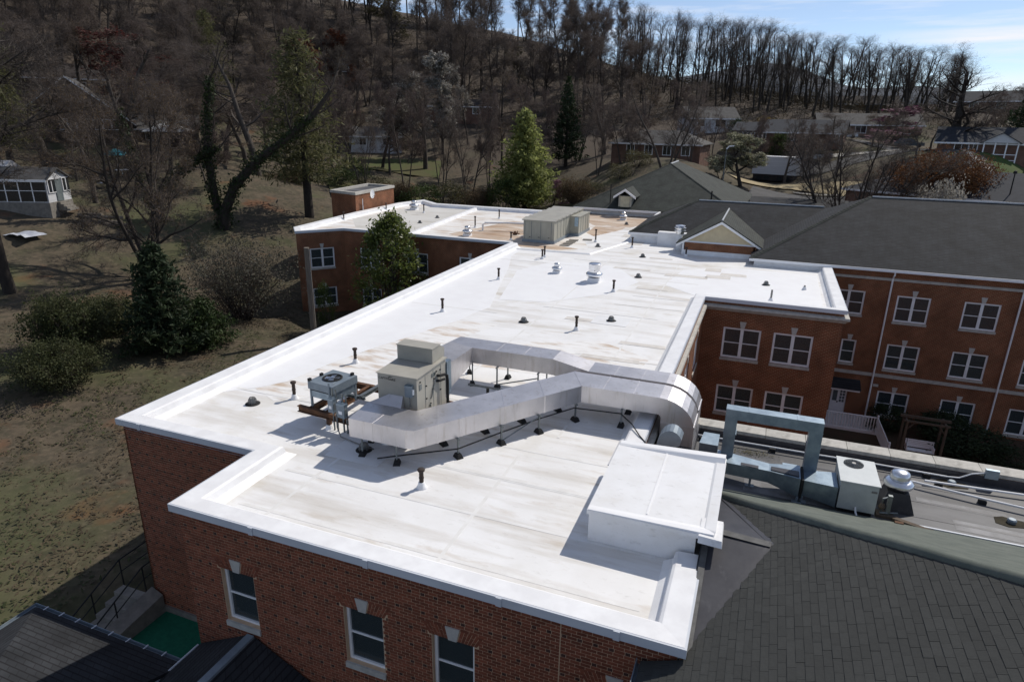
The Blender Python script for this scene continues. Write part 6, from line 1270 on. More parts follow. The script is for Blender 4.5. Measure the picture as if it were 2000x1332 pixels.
def conifer_proto(seed, H, Rm, mat, nb=80, nl=42, lsize=.34, aspect=.35, droop=-.12, base=.06, pw=.85, bark=None, tuft=.25, upt=None):
    rng = np.random.default_rng(seed); r = random.Random(seed); t = Tree(seed); C_ = []
    for i in range(7): t.seg.append((Vector((0,0,H*i/7-.3*(i==0))),Vector((0,0,H*(i+1)/7)),.022*H*(1-i/7)+.02,.022*H*(1-(i+1)/7)+.015,0))
    for i in range(nb):
        f = base+(1-base)*((i+.5)/nb)**1.05; z = H*f; L = Rm*((1-f)**pw)*r.uniform(.62,1.12)+.12; a = i*2.399+r.uniform(-.3,.3)
        d = Vector((math.cos(a),math.sin(a),.15+droop*(1-f)*2)); p = Vector((0,0,z)); 
        for k in range(4):
            d2 = (d+Vector((0,0,(.10 if k > 1 else droop)))).normalized(); q = p+d2*L/4; t.seg.append((p,q,.03*(1-k/4)+.008,.03*(1-(k+1)/4)+.006,1)); p = q
        m = max(6,int(nl*L/Rm)); u = rng.uniform(.12,1.02,m)**.8; e = Vector(d)
        pts = np.stack([math.cos(a)*L*u, math.sin(a)*L*u, z+L*u*(d.z*.7)+ .10*L*u*u],1)+rng.normal(size=(m,3))*np.array([tuft,tuft,tuft*.6])*(.4+.6*L/Rm); C_.append(pts)
    C_ = np.concatenate(C_); lv = leaves(C_, lsize, rng, aspect, upt); tk = join(t.arrays((0,),7), t.arrays((1,),3))
    return [('trunk', np_mesh('trunk', tk[0], tk[1], bark or m_barkdk, smooth=True)), ('foliage', np_mesh('foliage', lv[0], lv[1], mat))], H, 2*Rm
def blob_proto(seed, H, Rm, mat, nclump=70, per=70, lsize=.2, aspect=.45, shape='dome', twigs=26, clr=.5, bark=None, tmat=None):
    """leafy bush or broadleaf evergreen: separate leaf clumps with gaps between, on visible stems"""
    rng = np.random.default_rng(seed); r = random.Random(seed); t = Tree(seed); C_ = []
    for i in range(nclump):
        a = r.uniform(0,6.283); f = r.random()**.8
        prof = (math.sin(math.pi*min(1,max(0,(f*.93+.05))))**.6) if shape == 'dome' else (1-f)**.75*1.05+.08
        if shape == 'egg': prof = math.sin(math.pi*(f*.9+.08)**.72)**.75
        rad = Rm*prof*(r.uniform(.55,1.)**.6); p = Vector((math.cos(a)*rad,math.sin(a)*rad,H*(.03+.95*f)))
        if i < twigs: t.seg.append((Vector((p.x*.08,p.y*.08,-.2)),Vector((p.x*.45,p.y*.45,p.z*.55)),.05*H/4,.03*H/4,0)); t.seg.append((Vector((p.x*.45,p.y*.45,p.z*.55)),p,.03*H/4,.008,0))
        m = int(per*r.uniform(.6,1.4)); C_.append(np.array(p)+rng.normal(size=(m,3))*clr*np.array([1,1,.75])*r.uniform(.7,1.2))
    C_ = np.concatenate(C_); C_ = C_[C_[:,2] > -.1]; lv = leaves(C_, lsize, rng, aspect); tk = t.arrays((0,),5)
    return [('stems' , np_mesh('stems', tk[0], tk[1], bark or m_bark)), ('foliage', np_mesh('foliage', lv[0], lv[1], mat))], H, 2*Rm
def twig_bush(seed, H, Rm, mat, stems=40, bud=True, lsize=.11, bn=3, bark=None):
    t = Tree(seed); P = P_(lev=2, n=(5,3,2), jit=(.3,.5,.5), up=(.02,.02,0), ch=(9,6), ang=(38,45), len=(H*.42,H*.18), rad=(.018,.01), clear=(.2,.1))
    for k in range(stems):
        a = t.r.uniform(0,6.283); s = t.r.random()**.6*Rm/H*1.15; t.branch((math.cos(a)*s*.3,math.sin(a)*s*.3,-.2), (math.cos(a)*s,math.sin(a)*s,1), H*t.r.uniform(.65,1.), .035, 0, P)
    tk = join(t.arrays((0,),4), t.arrays((1,2),3)); rng = np.random.default_rng(seed); T_ = np.array([p for p,_ in t.tip]); c = np.concatenate([T_+rng.normal(size=T_.shape)*.16 for _ in range(bn)])
    lv = leaves(c, lsize, rng, .6); return [('stems', np_mesh('stems', tk[0], tk[1], bark or m_twig)), ('foliage', np_mesh('foliage', lv[0], lv[1], mat))], H, 2*Rm
WIDE = dict(ch=(9,6,5,5), ang=(58,50,48,45), len=(6.5,3.0,1.5,.8), clear=(.25,.2,.15,.1), up=(.02,.07,.05,.03,0))
PR = {}
PR['giant'] = bare_proto(101, 26, .40, P_(n=(10,7,5,3,2), ch=(15,8,6,5), len=(9.,4.,1.8,.9), rad=(.22,.08,.03,.015), clear=(.2,.2,.15,.1), ang=(62,52,48,45), jit=(.22,.45,.5,.5,.5)), bark=m_barkdk, tw=m_barkdk)
PR['bare_wide'] = bare_proto(102, 18, .34, P_(**WIDE))
PR['multi_bare'] = bare_proto(103, 14, .22, P_(ch=(7,5,5,4), len=(4.,2.,1.1,.7), clear=(.3,.2,.15,.1), ang=(40,45,45,42), rad=(.10,.045,.022,.012)), stems=3, spread=.42)
PR['multi_tan'] = bare_proto(104, 16, .30, P_(ch=(8,6,5,4), len=(6.5,2.8,1.4,.8), clear=(.22,.2,.15,.1), ang=(52,48,46,44), rad=(.15,.05,.024,.013), n=(8,5,4,3,2)), stems=4, spread=.45, bud=m_tanbud, bsize=.10, bn=2, bark=m_barkdk)
PR['fan_bare'] = bare_proto(105, 14, .20, P_(lev=3, ch=(8,6,4), len=(4.2,1.9,.9), clear=(.3,.25,.2), ang=(30,38,40), rad=(.085,.04,.02), jit=(.16,.3,.4,.4)), stems=13, spread=.66, bark=m_barkdk, tw=m_barkdk, fz=2)
PR['bud_tan'] = bare_proto(106, 15, .26, P_(**WIDE), bud=m_tanbud, bsize=.12, bn=2)
PR['bud_red'] = bare_proto(107, 16, .28, P_(**WIDE), bud=m_redbud, bsize=.20, bn=4)
PR['bud_orange'] = bare_proto(108, 15, .26, P_(**WIDE), bud=m_orangebud, bsize=.24, bn=5)
PR['bud_purple'] = bare_proto(109, 14, .22, P_(**{**WIDE,'len':(4.5,2.4,1.2,.7)}), stems=2, spread=.3, bud=m_purplebud, bsize=.11, bn=2)
PR['bud_olive'] = bare_proto(110, 14, .24, P_(**WIDE), bud=m_olive, bsize=.22, bn=4)
PR['pear'] = bare_proto(111, 14, .22, P_(**{**WIDE,'len':(4.6,2.2,1.2,.7),'ang':(42,45,45,45)}), bud=m_white, bsize=.17, bn=3, bark=m_barkdk)
PR['pear_green'] = bare_proto(112, 9, .24, P_(**{**WIDE,'len':(4.,2.0,1.1,.6)}), bud=m_wgreen, bsize=.20, bn=6, bark=m_barkdk)
PR['pear_narrow'] = bare_proto(113, 15, .22, P_(ch=(16,6,5,4), len=(3.2,1.6,.9,.5), ang=(32,40,42,42), clear=(.2,.15,.1,.1)), bud=m_white, bsize=.20, bn=5, bark=m_barkdk)
PR['redbud'] = bare_proto(114, 6, .14, P_(lev=3, ch=(9,6,5), len=(2.6,1.2,.6), clear=(.25,.15,.1), ang=(55,48,45)), bud=m_violet, bsize=.22, bn=4)
PR['redbud_pink'] = bare_proto(115, 6, .14, P_(lev=3, ch=(9,6,5), len=(2.6,1.2,.6), clear=(.25,.15,.1), ang=(55,48,45)), bud=m_pink, bsize=.2, bn=4)
PR['tall_dense'] = bare_proto(118, 17, .36, P_(jit=(.05,.4,.45,.5,.5), ch=(15,6,4,3), len=(6.2,2.6,1.4,.9), clear=(.2,.15,.1,.1), ang=(36,38,40,42), up=(.03,.10,.08,.05,0)), bark=m_barkdk, tw=m_barkdk, fz=1, fw=.006)
PR['fir_dark'] = conifer_proto(121, 7.3, 2.8, m_fir, nb=190, nl=120, lsize=.30, aspect=.3, tuft=.20, pw=.7, droop=-.05)
PR['fir_tall'] = conifer_proto(122, 15, 4.2, m_fir, nb=110, nl=90, lsize=.55, aspect=.3, tuft=.35, base=.10)
PR['pine_bright'] = conifer_proto(123, 14, 4.4, m_pineb, nb=120, nl=190, lsize=.46, aspect=.34, tuft=.5, pw=.72, droop=.05, base=.05)
PR['pine_soft'] = conifer_proto(124, 20, 4.8, m_pines, nb=110, nl=150, lsize=.5, aspect=.22, tuft=.7, pw=.55, droop=.08, base=.2)
PR['magnolia'] = blob_proto(125, 9, 2.7, m_magn, nclump=150, per=64, lsize=.26, aspect=.42, shape='egg', clr=.34)
PR['shrub_dark'] = blob_proto(126, 4, 2.4, m_fir, nclump=70, per=85, lsize=.22, clr=.42)
PR['shrub_yew'] = conifer_proto(127, 3.4, 2.6, leafm('yew_needles', (.030,.052,.014),(.045,.068,.02),.2), nb=110, nl=90, lsize=.26, aspect=.28, tuft=.2, pw=.5, droop=.02, base=.02)
PR['shrub_grey'] = twig_bush(128, 5., 3.2, m_greytwig, stems=60, lsize=.10, bn=3)
PR['shrub_leaf'] = blob_proto(129, 3, 2., m_leafg, nclump=46, per=60, lsize=.18, clr=.36)
PR['shrub_olive'] = blob_proto(130, 3.5, 2., m_olive, nclump=46, per=60, lsize=.17, clr=.4)
PR['shrub_tan'] = twig_bush(131, 3.5, 2.6, m_tanbud, stems=45, lsize=.11, bn=3)
PR['shrub_orange'] = twig_bush(132, 7, 5., m_orange, stems=110, lsize=.15, bn=9, bark=m_twig)
PR['shrub_white'] = twig_bush(133, 4, 2.3, m_white, stems=30, lsize=.16, bn=4)
PR['shrub_yellow'] = twig_bush(134, 2.5, 1.6, m_yellow, stems=26, lsize=.14, bn=4)
PR['shrub_tangle'] = twig_bush(135, 4., 2.8, leafm('dull_green_tangle', (.05,.062,.022),(.075,.08,.035),.35), stems=60, lsize=.13, bn=6)
def plant(kind, x, y, H, W, label, cat, group=None, rz=None, sink=.15):
    parts, h, w = PR[kind]; nm = {'tree':'tree','bush':'bush'}[cat]
    nm = {'fir_dark':'fir_tree','fir_tall':'fir_tree','pine_bright':'pine_tree','pine_soft':'pine_tree','magnolia':'magnolia_tree','pear':'pear_tree','pear_green':'pear_tree','pear_narrow':'pear_tree'}.get(kind, nm if cat == 'bush' else 'bare_tree')
    t = thing(nm, label, cat, (x,y,G(x,y)-sink), rz if rz is not None else (x*7.3+y*3.1)%6.28, group); t.scale = (max(.35,W/w),max(.35,W/w),H/h)
    for n, me in parts: link(n, me, t)
    return t
TREES=[
 ('giant', -53.3, 31.6, 25.1, 19.1, 'huge dark bare tree at far left edge with thick crooked limbs', 'tree', None),
 ('multi_tan', -48.7, 40.6, 17.5, 16.1, 'broad many stemmed tree with tan buds on left lawn, nearest the dark fir', 'tree', None),
 ('fir_dark', -35.1, 29.2, 7.3, 5.6, 'dense dark green fir standing on the left lawn', 'tree', None),
 ('shrub_yew', -34.2, 31.5, 3.4, 4.6, 'low spreading yew green bush at right foot of the dark fir', 'bush', None),
 ('shrub_grey', -36.5, 37.7, 6.2, 7.3, 'twiggy grey thicket between the dark fir and brick wing', 'bush', None),
 ('shrub_tangle', -38.4, 25.4, 3.8, 4.6, 'dark evergreen bush at left edge of lawn', 'bush', None),
 ('shrub_tangle', -40.4, 29.5, 2.5, 4.2, 'dark green bush just left of the dark fir', 'bush', None),
 ('shrub_tangle', -35.6, 22.3, 2.6, 4.2, 'lowest dark bush at the left edge of lawn', 'bush', None),
 ('pine_soft', -49.4, 62.9, 20.1, 11.7, 'tall soft olive pine left of the brick penthouse', 'tree', None),
 ('pine_soft', -105.0, 107.2, 20.4, 10.4, 'slim olive pine high on the hillside beside red maple', 'tree', None),
 ('pine_soft', -80.3, 50.8, 18.4, 8.8, 'green pine at top left corner behind giant bare tree', 'tree', None),
 ('bud_red', -104.0, 93.8, 16.2, 18.3, 'red budding maple high on the left hillside', 'tree', None),
 ('bud_orange', -98.3, 126.2, 15.4, 11.7, 'rust orange maple by low brown house on hillside, left one', 'tree', None),
 ('bud_orange', -95.3, 135.9, 16.1, 10.8, 'rust orange maple by low brown house on hillside, right one', 'tree', None),
 ('pear', -64.7, 103.4, 16.2, 8.9, 'rounded white blossom pear tree above the brick penthouse', 'tree', None),
 ('pear_narrow', -61.3, 120.3, 19.3, 6.0, 'narrow pointed white blossom pear tree on hillside', 'tree', None),
 ('pear', -59.6, 128.9, 15.9, 4.6, 'small white blossom tree right of the pointed pear', 'tree', None),
 ('bud_purple', -65.7, 90.7, 15.1, 10.3, 'purplish budding tree just left of rounded white pear', 'tree', 'bare trees around the hillside gardens'),
 ('multi_bare', -55.5, 83.2, 13.1, 6.9, 'many stemmed bare tree directly behind brick penthouse', 'tree', 'bare trees around the hillside gardens'),
 ('bud_purple', -53.2, 91.7, 17.2, 9.0, 'purplish budding tree right of rounded white pear', 'tree', 'bare trees around the hillside gardens'),
 ('multi_bare', -46.4, 90.8, 16.9, 7.1, 'bare tree with slanting stem behind white roof of far wing', 'tree', 'bare trees around the hillside gardens'),
 ('multi_bare', -42.4, 91.7, 16.5, 8.5, 'bare tree with low fork left of the bright pine', 'tree', 'bare trees around the hillside gardens'),
 ('bud_purple', -43.9, 103.0, 16.7, 7.7, 'purplish bare tree behind left edge of bright pine', 'tree', 'bare trees around the hillside gardens'),
 ('pine_bright', -33.5, 92.1, 14.1, 11.3, 'bright yellow green pine behind the far white roof', 'tree', None),
 ('fir_tall', -34.8, 116.9, 15.2, 8.6, 'tall dark fir right behind the bright pine', 'tree', None),
 ('bud_olive', -66.7, 172.6, 10.3, 9.4, 'olive haze budding tree above the bright pine', 'tree', None),
 ('bud_olive', -105.8, 175.6, 15.6, 16.5, 'olive haze budding tree at top edge of the picture', 'tree', None),
 ('multi_bare', -25.8, 104.9, 11.3, 6.6, 'bare tree right of the tall dark fir', 'tree', 'bare trees around the hillside gardens'),
 ('bud_purple', -23.3, 110.6, 10.2, 7.0, 'reddish grey bare tree left of grey roofed cottage', 'tree', 'bare trees around the hillside gardens'),
 ('multi_bare', -14.1, 97.0, 13.0, 12.8, 'wide bare tree in front of the grey roofed cottage', 'tree', 'bare trees around the hillside gardens'),
 ('pear_green', -3.8, 99.9, 7.5, 8.5, 'greenish white blossom pear left of white trailer', 'tree', None),
 ('multi_bare', -6.7, 99.8, 4.7, 4.6, 'small dark bare tree beside greenish white pear', 'tree', 'bare trees around the hillside gardens'),
 ('fan_bare', 8.3, 78.6, 15.1, 17.6, 'fan shaped bare tree with many stems behind grey hip roof', 'tree', None),
 ('shrub_orange', 18.4, 90.1, 8.6, 12.0, 'big rust orange bush by the parking lot', 'bush', None),
 ('shrub_white', 17.3, 82.2, 8.0, 4.5, 'pale blossom bush below the rust orange bush', 'bush', None),
 ('redbud', 21.7, 148.4, 5.4, 8.6, 'purple redbud tree behind brick ranch house', 'tree', None),
 ('redbud_pink', 18.0, 131.8, 3.3, 8.2, 'pink blossom tree in front of brick ranch house', 'tree', None),
 ('tall_dense', 25.2, 119.4, 14.6, 14.1, 'tall dark bare tree with thick trunk by the curved drive', 'tree', None),
 ('bud_tan', 24.5, 132.8, 6.2, 6.2, 'tan budding tree left of the thick dark trunk', 'tree', None),
 ('fir_tall', 35.6, 125.0, 16.2, 9.0, 'dark green conifer at the right edge of picture', 'tree', None),
 ('magnolia', -26.5, 43.0, 9.1, 5.4, 'glossy green magnolia against the far brick wing', 'tree', None),
 ('shrub_leaf', -30.4, 39.7, 3.7, 1.2, 'small leafy shrub beside utility pole at brick wing', 'bush', None),
 ('redbud_pink', -29.2, 92.5, 4.1, 3.1, 'small pink blossom tree at right foot of bright pine', 'tree', None),
 ('shrub_tan', -25.8, 91.4, 3.9, 5.5, 'tan brush behind the big rooftop unit', 'bush', None),
 ('shrub_tan', -39.7, 88.5, 3.9, 6.7, 'tan brush left of the bright pine', 'bush', None),
 ('shrub_leaf', -60.9, 89.2, 3.4, 5.0, 'round green shrub left above the brick penthouse', 'bush', None),
 ('shrub_leaf', -46.3, 84.1, 3.3, 6.6, 'green brush behind the far white parapet', 'bush', None),
 ('shrub_olive', -19.0, 101.2, 2.5, 4.7, 'olive green shrub left of the grey roofed cottage', 'bush', None),
 ('shrub_olive', -21.0, 97.8, 2.3, 3.8, 'lower olive shrub left of the grey roofed cottage', 'bush', None),
 ('shrub_dark', -7.2, 139.8, 3.0, 4.3, 'dark round shrub beside white gabled house', 'bush', None),
 ('shrub_leaf', 0.6, 126.0, 3.7, 3.5, 'dark green shrub against the blue grey roofed house', 'bush', None),
 ('shrub_yellow', -2.6, 160.0, 1.6, 2.7, 'yellow forsythia bush at foot of the ridge wood', 'bush', None),
 ('shrub_leaf', -59.0, 82.0, 2.4, 6.2, 'leafy brush right behind the brick penthouse, left clump', 'bush', None),
 ('shrub_olive', -54.2, 84.0, 2.7, 6.1, 'olive brush right behind the brick penthouse, right clump', 'bush', None),
 ('shrub_tan', -50.1, 84.2, 3.4, 5.3, 'tan brush behind white parapet, left of the green brush', 'bush', None),
 ('shrub_olive', -43.6, 86.6, 4.1, 6.0, 'olive brush behind white parapet, right of the green brush', 'bush', None),
 ('shrub_leaf', -35.2, 88.2, 4.9, 5.1, 'green brush at left foot of bright pine', 'bush', None),
 ('shrub_olive', -24.8, 94.8, 2.0, 5.3, 'olive brush at left end of the far hip roof', 'bush', None),
 ('shrub_tan', -61.1, 74.1, 1.6, 6.6, 'tan brush on the slope left of the penthouse', 'bush', None),
 ('bud_tan', -67.3, 50.3, 12.7, 10.3, 'tan budding tree in front of the dark gabled house', 'tree', None),
 ('bud_tan', -68.3, 61.6, 10.5, 10.6, 'tan budding tree near the pale pavilion roof', 'tree', None),
 ('bud_purple', -62.8, 61.7, 8.8, 8.1, 'purplish tree right of the pale pavilion roof', 'tree', None),
 ('bare_wide', -85.1, 69.8, 14.7, 12.7, 'grey bare tree above the pale pavilion roof', 'tree', None),
 ('bare_wide', -64.0, 71.6, 17.6, 12.5, 'grey bare tree left of the tall soft olive pine', 'tree', None),
 ('bare_wide', -82.5, 56.5, 18.5, 13.8, 'grey bare tree behind the giant bare tree', 'tree', None),
 ('bare_wide', -102.0, 72.2, 14.6, 10.6, '', 'tree', 'scattered bare trees of the gardens below the wood'),
 ('bud_tan', -104.4, 80.8, 16.4, 8.1, '', 'tree', 'scattered bare trees of the gardens below the wood'),
 ('bud_purple', -89.5, 76.9, 13.6, 8.6, '', 'tree', 'scattered bare trees of the gardens below the wood'),
 ('multi_bare', -90.2, 86.5, 16.9, 10.1, '', 'tree', 'scattered bare trees of the gardens below the wood'),
 ('bare_wide', -82.0, 84.8, 15.3, 10.0, '', 'tree', 'scattered bare trees of the gardens below the wood'),
 ('bud_tan', -84.0, 96.5, 20.1, 7.9, '', 'tree', 'scattered bare trees of the gardens below the wood'),
 ('bud_purple', -76.3, 92.6, 17.6, 8.8, '', 'tree', 'scattered bare trees of the gardens below the wood'),
 ('multi_bare', -81.5, 107.6, 18.5, 10.9, '', 'tree', 'scattered bare trees of the gardens below the wood'),
 ('bare_wide', -70.3, 76.6, 11.9, 8.8, '', 'tree', 'scattered bare trees of the gardens below the wood'),
 ('bud_tan', -76.1, 73.8, 10.8, 6.5, '', 'tree', 'scattered bare trees of the gardens below the wood'),
 ('bud_purple', -72.9, 105.2, 16.1, 9.3, '', 'tree', 'scattered bare trees of the gardens below the wood'),
 ('multi_bare', -63.6, 77.2, 10.6, 8.1, '', 'tree', 'scattered bare trees of the gardens below the wood'),
 ('bare_wide', -59.0, 109.0, 18.3, 10.5, '', 'tree', 'scattered bare trees of the gardens below the wood'),
 ('bud_tan', -46.8, 115.9, 18.4, 7.7, '', 'tree', 'scattered bare trees of the gardens below the wood'),
 ('bud_purple', -38.3, 111.6, 16.4, 8.6, '', 'tree', 'scattered bare trees of the gardens below the wood'),
 ('multi_bare', -33.5, 120.4, 13.6, 10.1, '', 'tree', 'scattered bare trees of the gardens below the wood'),
 ('bare_wide', -29.6, 124.5, 13.5, 10.8, '', 'tree', 'scattered bare trees of the gardens below the wood'),
 ('bud_tan', -23.9, 129.8, 13.4, 8.1, '', 'tree', 'scattered bare trees of the gardens below the wood'),
 ('bud_purple', -16.8, 134.0, 11.6, 6.2, '', 'tree', 'scattered bare trees of the gardens below the wood'),
 ('multi_bare', -10.2, 123.6, 9.4, 5.7, '', 'tree', 'scattered bare trees of the gardens below the wood'),
 ('bare_wide', -39.6, 104.8, 15.4, 9.5, '', 'tree', 'scattered bare trees of the gardens below the wood'),
 ('bud_tan', -61.5, 100.7, 14.0, 7.3, '', 'tree', 'scattered bare trees of the gardens below the wood'),
 ('bud_purple', -20.4, 106.1, 9.6, 7.9, '', 'tree', 'scattered bare trees of the gardens below the wood'),
 ('multi_bare', -11.9, 107.3, 7.5, 5.0, '', 'tree', 'scattered bare trees of the gardens below the wood'),
 ('bare_wide', -100.1, 66.3, 15.4, 10.2, '', 'tree', 'scattered bare trees of the gardens below the wood'),
 ('bud_tan', -77.8, 56.3, 13.3, 5.9, '', 'tree', 'scattered bare trees of the gardens below the wood'),
 ('bud_purple', 6.2, 109.8, 9.3, 5.1, '', 'tree', 'scattered bare trees of the gardens below the wood'),
 ('multi_bare', 19.4, 126.5, 7.9, 5.9, '', 'tree', 'scattered bare trees of the gardens below the wood'),
 ('bare_wide', 2.0, 112.0, 8.4, 5.2, '', 'tree', 'scattered bare trees of the gardens below the wood'),
 ('bud_tan', 18.8, 110.4, 5.1, 5.2, '', 'tree', 'scattered bare trees of the gardens below the wood'),
 ('bud_purple', -2.6, 122.0, 9.6, 5.6, '', 'tree', 'scattered bare trees of the gardens below the wood'),
 ('multi_bare', 3.8, 122.9, 7.7, 5.7, '', 'tree', 'scattered bare trees of the gardens below the wood'),
 ('bare_wide', 8.7, 125.7, 6.5, 5.8, '', 'tree', 'scattered bare trees of the gardens below the wood'),
 ('bud_tan', 15.0, 127.1, 5.9, 5.9, '', 'tree', 'scattered bare trees of the gardens below the wood'),
 ('bud_purple', -13.2, 119.3, 6.6, 5.5, '', 'tree', 'scattered bare trees of the gardens below the wood'),
 ('multi_bare', -7.7, 124.8, 7.3, 5.8, '', 'tree', 'scattered bare trees of the gardens below the wood'),
 ('bare_wide', 9.1, 111.6, 7.2, 5.2, '', 'tree', 'scattered bare trees of the gardens below the wood'),
 ('bud_tan', 5.1, 115.9, 7.2, 5.4, '', 'tree', 'scattered bare trees of the gardens below the wood'),
 ('bud_purple', 31.6, 136.4, 10.2, 6.5, '', 'tree', 'scattered bare trees of the gardens below the wood'),
 ('multi_bare', 36.8, 145.4, 9.7, 6.9, '', 'tree', 'scattered bare trees of the gardens below the wood'),
 ('bare_wide', 39.3, 144.8, 10.4, 6.9, '', 'tree', 'scattered bare trees of the gardens below the wood'),
 ('bud_tan', 46.6, 194.5, 7.7, 9.2, '', 'tree', 'scattered bare trees of the gardens below the wood'),
 ('bud_purple', 52.3, 198.2, 9.4, 9.5, '', 'tree', 'scattered bare trees of the gardens below the wood'),
 ('multi_bare', 56.5, 202.2, 11.1, 9.7, '', 'tree', 'scattered bare trees of the gardens below the wood'),
]
FOREST=[ (13,208,16,1),(38,205,16,1),(-38,191,19,1),(16,216,19,1),(0,183,17,1),(7,170,17,1),(-18,217,19,1),(-28,210,20,1),(11,176,17,1),(28,179,14,1),(42,211,18,1),(37,194,15,1),(-25,218,19,1),(-14,188,20,1),(-24,172,22,1),(16,187,16,1),(27,193,16,1),(1,207,19,1),(33,168,14,1),(25,169,14,1),(-9,200,20,1),(-33,176,21,1),(-25,208,18,1),(34,185,14,1),(5,210,19,1),(24,210,16,1),(-42,215,20,1),(-29,204,18,1),(-5,182,19,1),(-3,173,18,1),(26,175,14,1),(37,199,16,1),(-30,190,21,1),(27,183,14,1),(37,190,15,1),(20,194,16,1),(-5,178,20,1),(43,216,18,1),(2,188,18,1),(-18,210,18,1),(-10,211,18,1),(18,204,16,1),(-9,206,19,1),(2,210,17,1),(15,200,18,1),(6,183,16,1),(-0,212,17,1),(24,186,14,1),(-11,214,18,1),(20,220,17,1),(4,198,18,1),(31,216,18,1),(19,207,16,1),(9,204,17,1),(-2,204,19,1),(-18,172,22,1),(-12,179,21,1),(9,182,15,1),(-39,187,21,1),(-38,198,21,1),(6,188,16,1),(40,209,18,1),(27,202,17,1),(-28,199,19,1),(11,188,15,1),(-36,172,22,1),(-8,192,20,1),(-17,220,20,1),(-4,187,17,1),(1,176,17,1),(26,211,19,1),(-18,183,21,1),(36,182,14,1),(1,204,17,1),(19,175,14,1),(-14,197,20,1),(-0,189,17,1),(-18,193,18,1),(32,196,17,1),(24,191,15,1),(1,217,19,1),(-7,214,20,1),(-16,213,20,1),(30,204,17,1),(30,175,14,1),(6,196,17,1),(23,172,14,1),(29,209,17,1),(-40,204,18,1),(41,202,18,1),(11,172,17,1),(-6,174,21,1),(9,208,16,1),(-13,201,19,1),(-37,203,20,1),(13,196,15,1),(7,202,18,1),(-26,180,21,1),(19,178,14,1),(13,174,15,1),(-29,174,22,1),(-21,214,19,1),(-13,211,20,1),(18,172,16,1),(-19,175,20,1),(17,212,19,1),(-19,186,20,1),(-10,190,20,1),(29,195,15,1),(-41,212,19,1),(20,169,14,1),(33,200,16,1),(-24,177,21,1),(-15,178,21,1),(-9,219,19,1),(16,194,15,1),(-31,202,20,1),(-36,178,23,1),(-6,220,20,1),(-13,194,20,1),(-93,191,18,0),(-164,128,24,0),(-95,159,25,0),(-135,74,20,0),(-170,99,25,0),(-110,140,18,0),(-197,119,21,0),(-36,149,19,0),(-157,93,18,0),(-143,115,19,0),(-131,77,18,0),(-114,143,21,0),(-149,92,18,0),(-139,186,22,0),(-53,158,17,0),(-115,152,22,0),(-145,143,23,0),(-46,169,21,0),(-58,157,18,0),(-117,103,24,0),(-101,89,18,0),(-136,146,19,0),(-181,108,17,0),(-139,102,20,0),(-156,99,20,0),(-82,179,24,0),(-110,187,22,0),(-149,165,22,0),(-47,208,23,0),(-171,140,20,0),(-113,75,22,0),(-76,105,20,0),(-74,223,22,0),(-128,122,17,0),(-126,184,23,0),(-165,104,18,0),(-86,166,24,0),(-60,147,20,0),(-49,182,20,0),(-146,161,24,0),(-144,188,22,0),(-187,119,20,0),(-205,121,17,0),(-109,156,24,0),(-117,118,19,0),(-159,117,20,0),(-71,153,20,0),(-186,148,24,0),(-66,192,20,0),(-185,125,21,0),(-45,159,23,0),(-156,140,24,0),(-118,186,20,0),(-169,94,22,0),(-148,106,20,0),(-152,86,20,0),(-137,161,20,0),(-52,204,22,0),(-133,176,20,0),(-116,173,21,0),(-106,90,22,0),(-87,194,20,0),(-70,138,23,0),(-116,205,24,0),(-107,197,23,0),(-90,139,21,0),(-93,94,22,0),(-63,222,22,0),(-112,112,21,0),(-82,161,24,0),(-157,129,24,0),(-167,117,23,0),(-122,94,24,0),(-63,204,20,0),(-34,161,17,0),(-108,180,23,0),(-164,98,24,0),(-41,163,23,0),(-63,179,18,0),(-106,77,22,0),(-182,116,23,0),(-78,206,23,0),(-59,228,22,0),(-33,154,18,0),(-142,85,20,0),(-137,141,20,0),(-169,110,20,0),(-92,168,25,0),(-100,209,20,0),(-146,124,23,0),(-76,184,19,0),(-166,152,21,0),(-165,165,18,0),(-161,152,17,0),(-72,164,17,0),(-147,117,20,0),(-101,129,20,0),(-106,124,22,0),(-98,122,20,0),(-129,191,22,0),(-80,130,17,0),(-74,169,24,0),(-80,217,20,0),(-48,234,19,0),(-117,125,21,0),(-159,134,18,0),(-154,108,18,0),(-195,109,25,0),(-89,133,19,0),(-118,67,23,0),(-156,152,18,0),(-129,152,25,0),(-156,122,19,0),(-128,172,18,0),(-190,105,20,0),(-127,158,23,0),(-105,98,22,0),(-45,174,21,0),(-106,208,25,0),(-191,134,18,0),(-148,99,21,0),(-96,135,21,0),(-112,67,25,0),(-133,108,23,0),(-55,178,24,0),(-126,90,22,0),(-144,176,17,0),(-90,181,22,0),(-187,142,18,0),(-176,106,24,0),(-143,181,21,0),(-137,94,19,0),(-110,174,18,0),(-159,106,22,0),(-42,155,19,0),(-124,151,24,0),(-122,168,20,0),(-87,206,19,0),(-144,92,20,0),(-48,164,22,0),(-122,202,18,0),(-76,153,20,0),(-157,164,18,0),(-124,107,23,0),(-53,185,18,0),(-103,119,18,0),(-152,125,25,0),(-113,122,21,0),(-122,141,24,0),(-164,138,19,0),(-141,164,22,0),(-100,188,18,0),(-28,157,18,0),(-121,191,18,0),(-111,106,18,0),(-164,172,18,0),(-66,135,24,0),(-70,196,20,0),(-84,173,23,0),(-181,100,22,0),(-120,180,21,0),(-74,135,19,0),(-53,152,18,0),(-82,186,24,0),(-115,179,24,0),(-69,229,19,0),(-152,96,18,0),(-109,83,23,0),(-58,201,19,0),(-131,134,20,0) ]

for row in TREES: plant(*(row if row[5] else row[:5]+('bare garden tree among others below the wood, no blossom or buds to tell it apart',)+row[6:]))
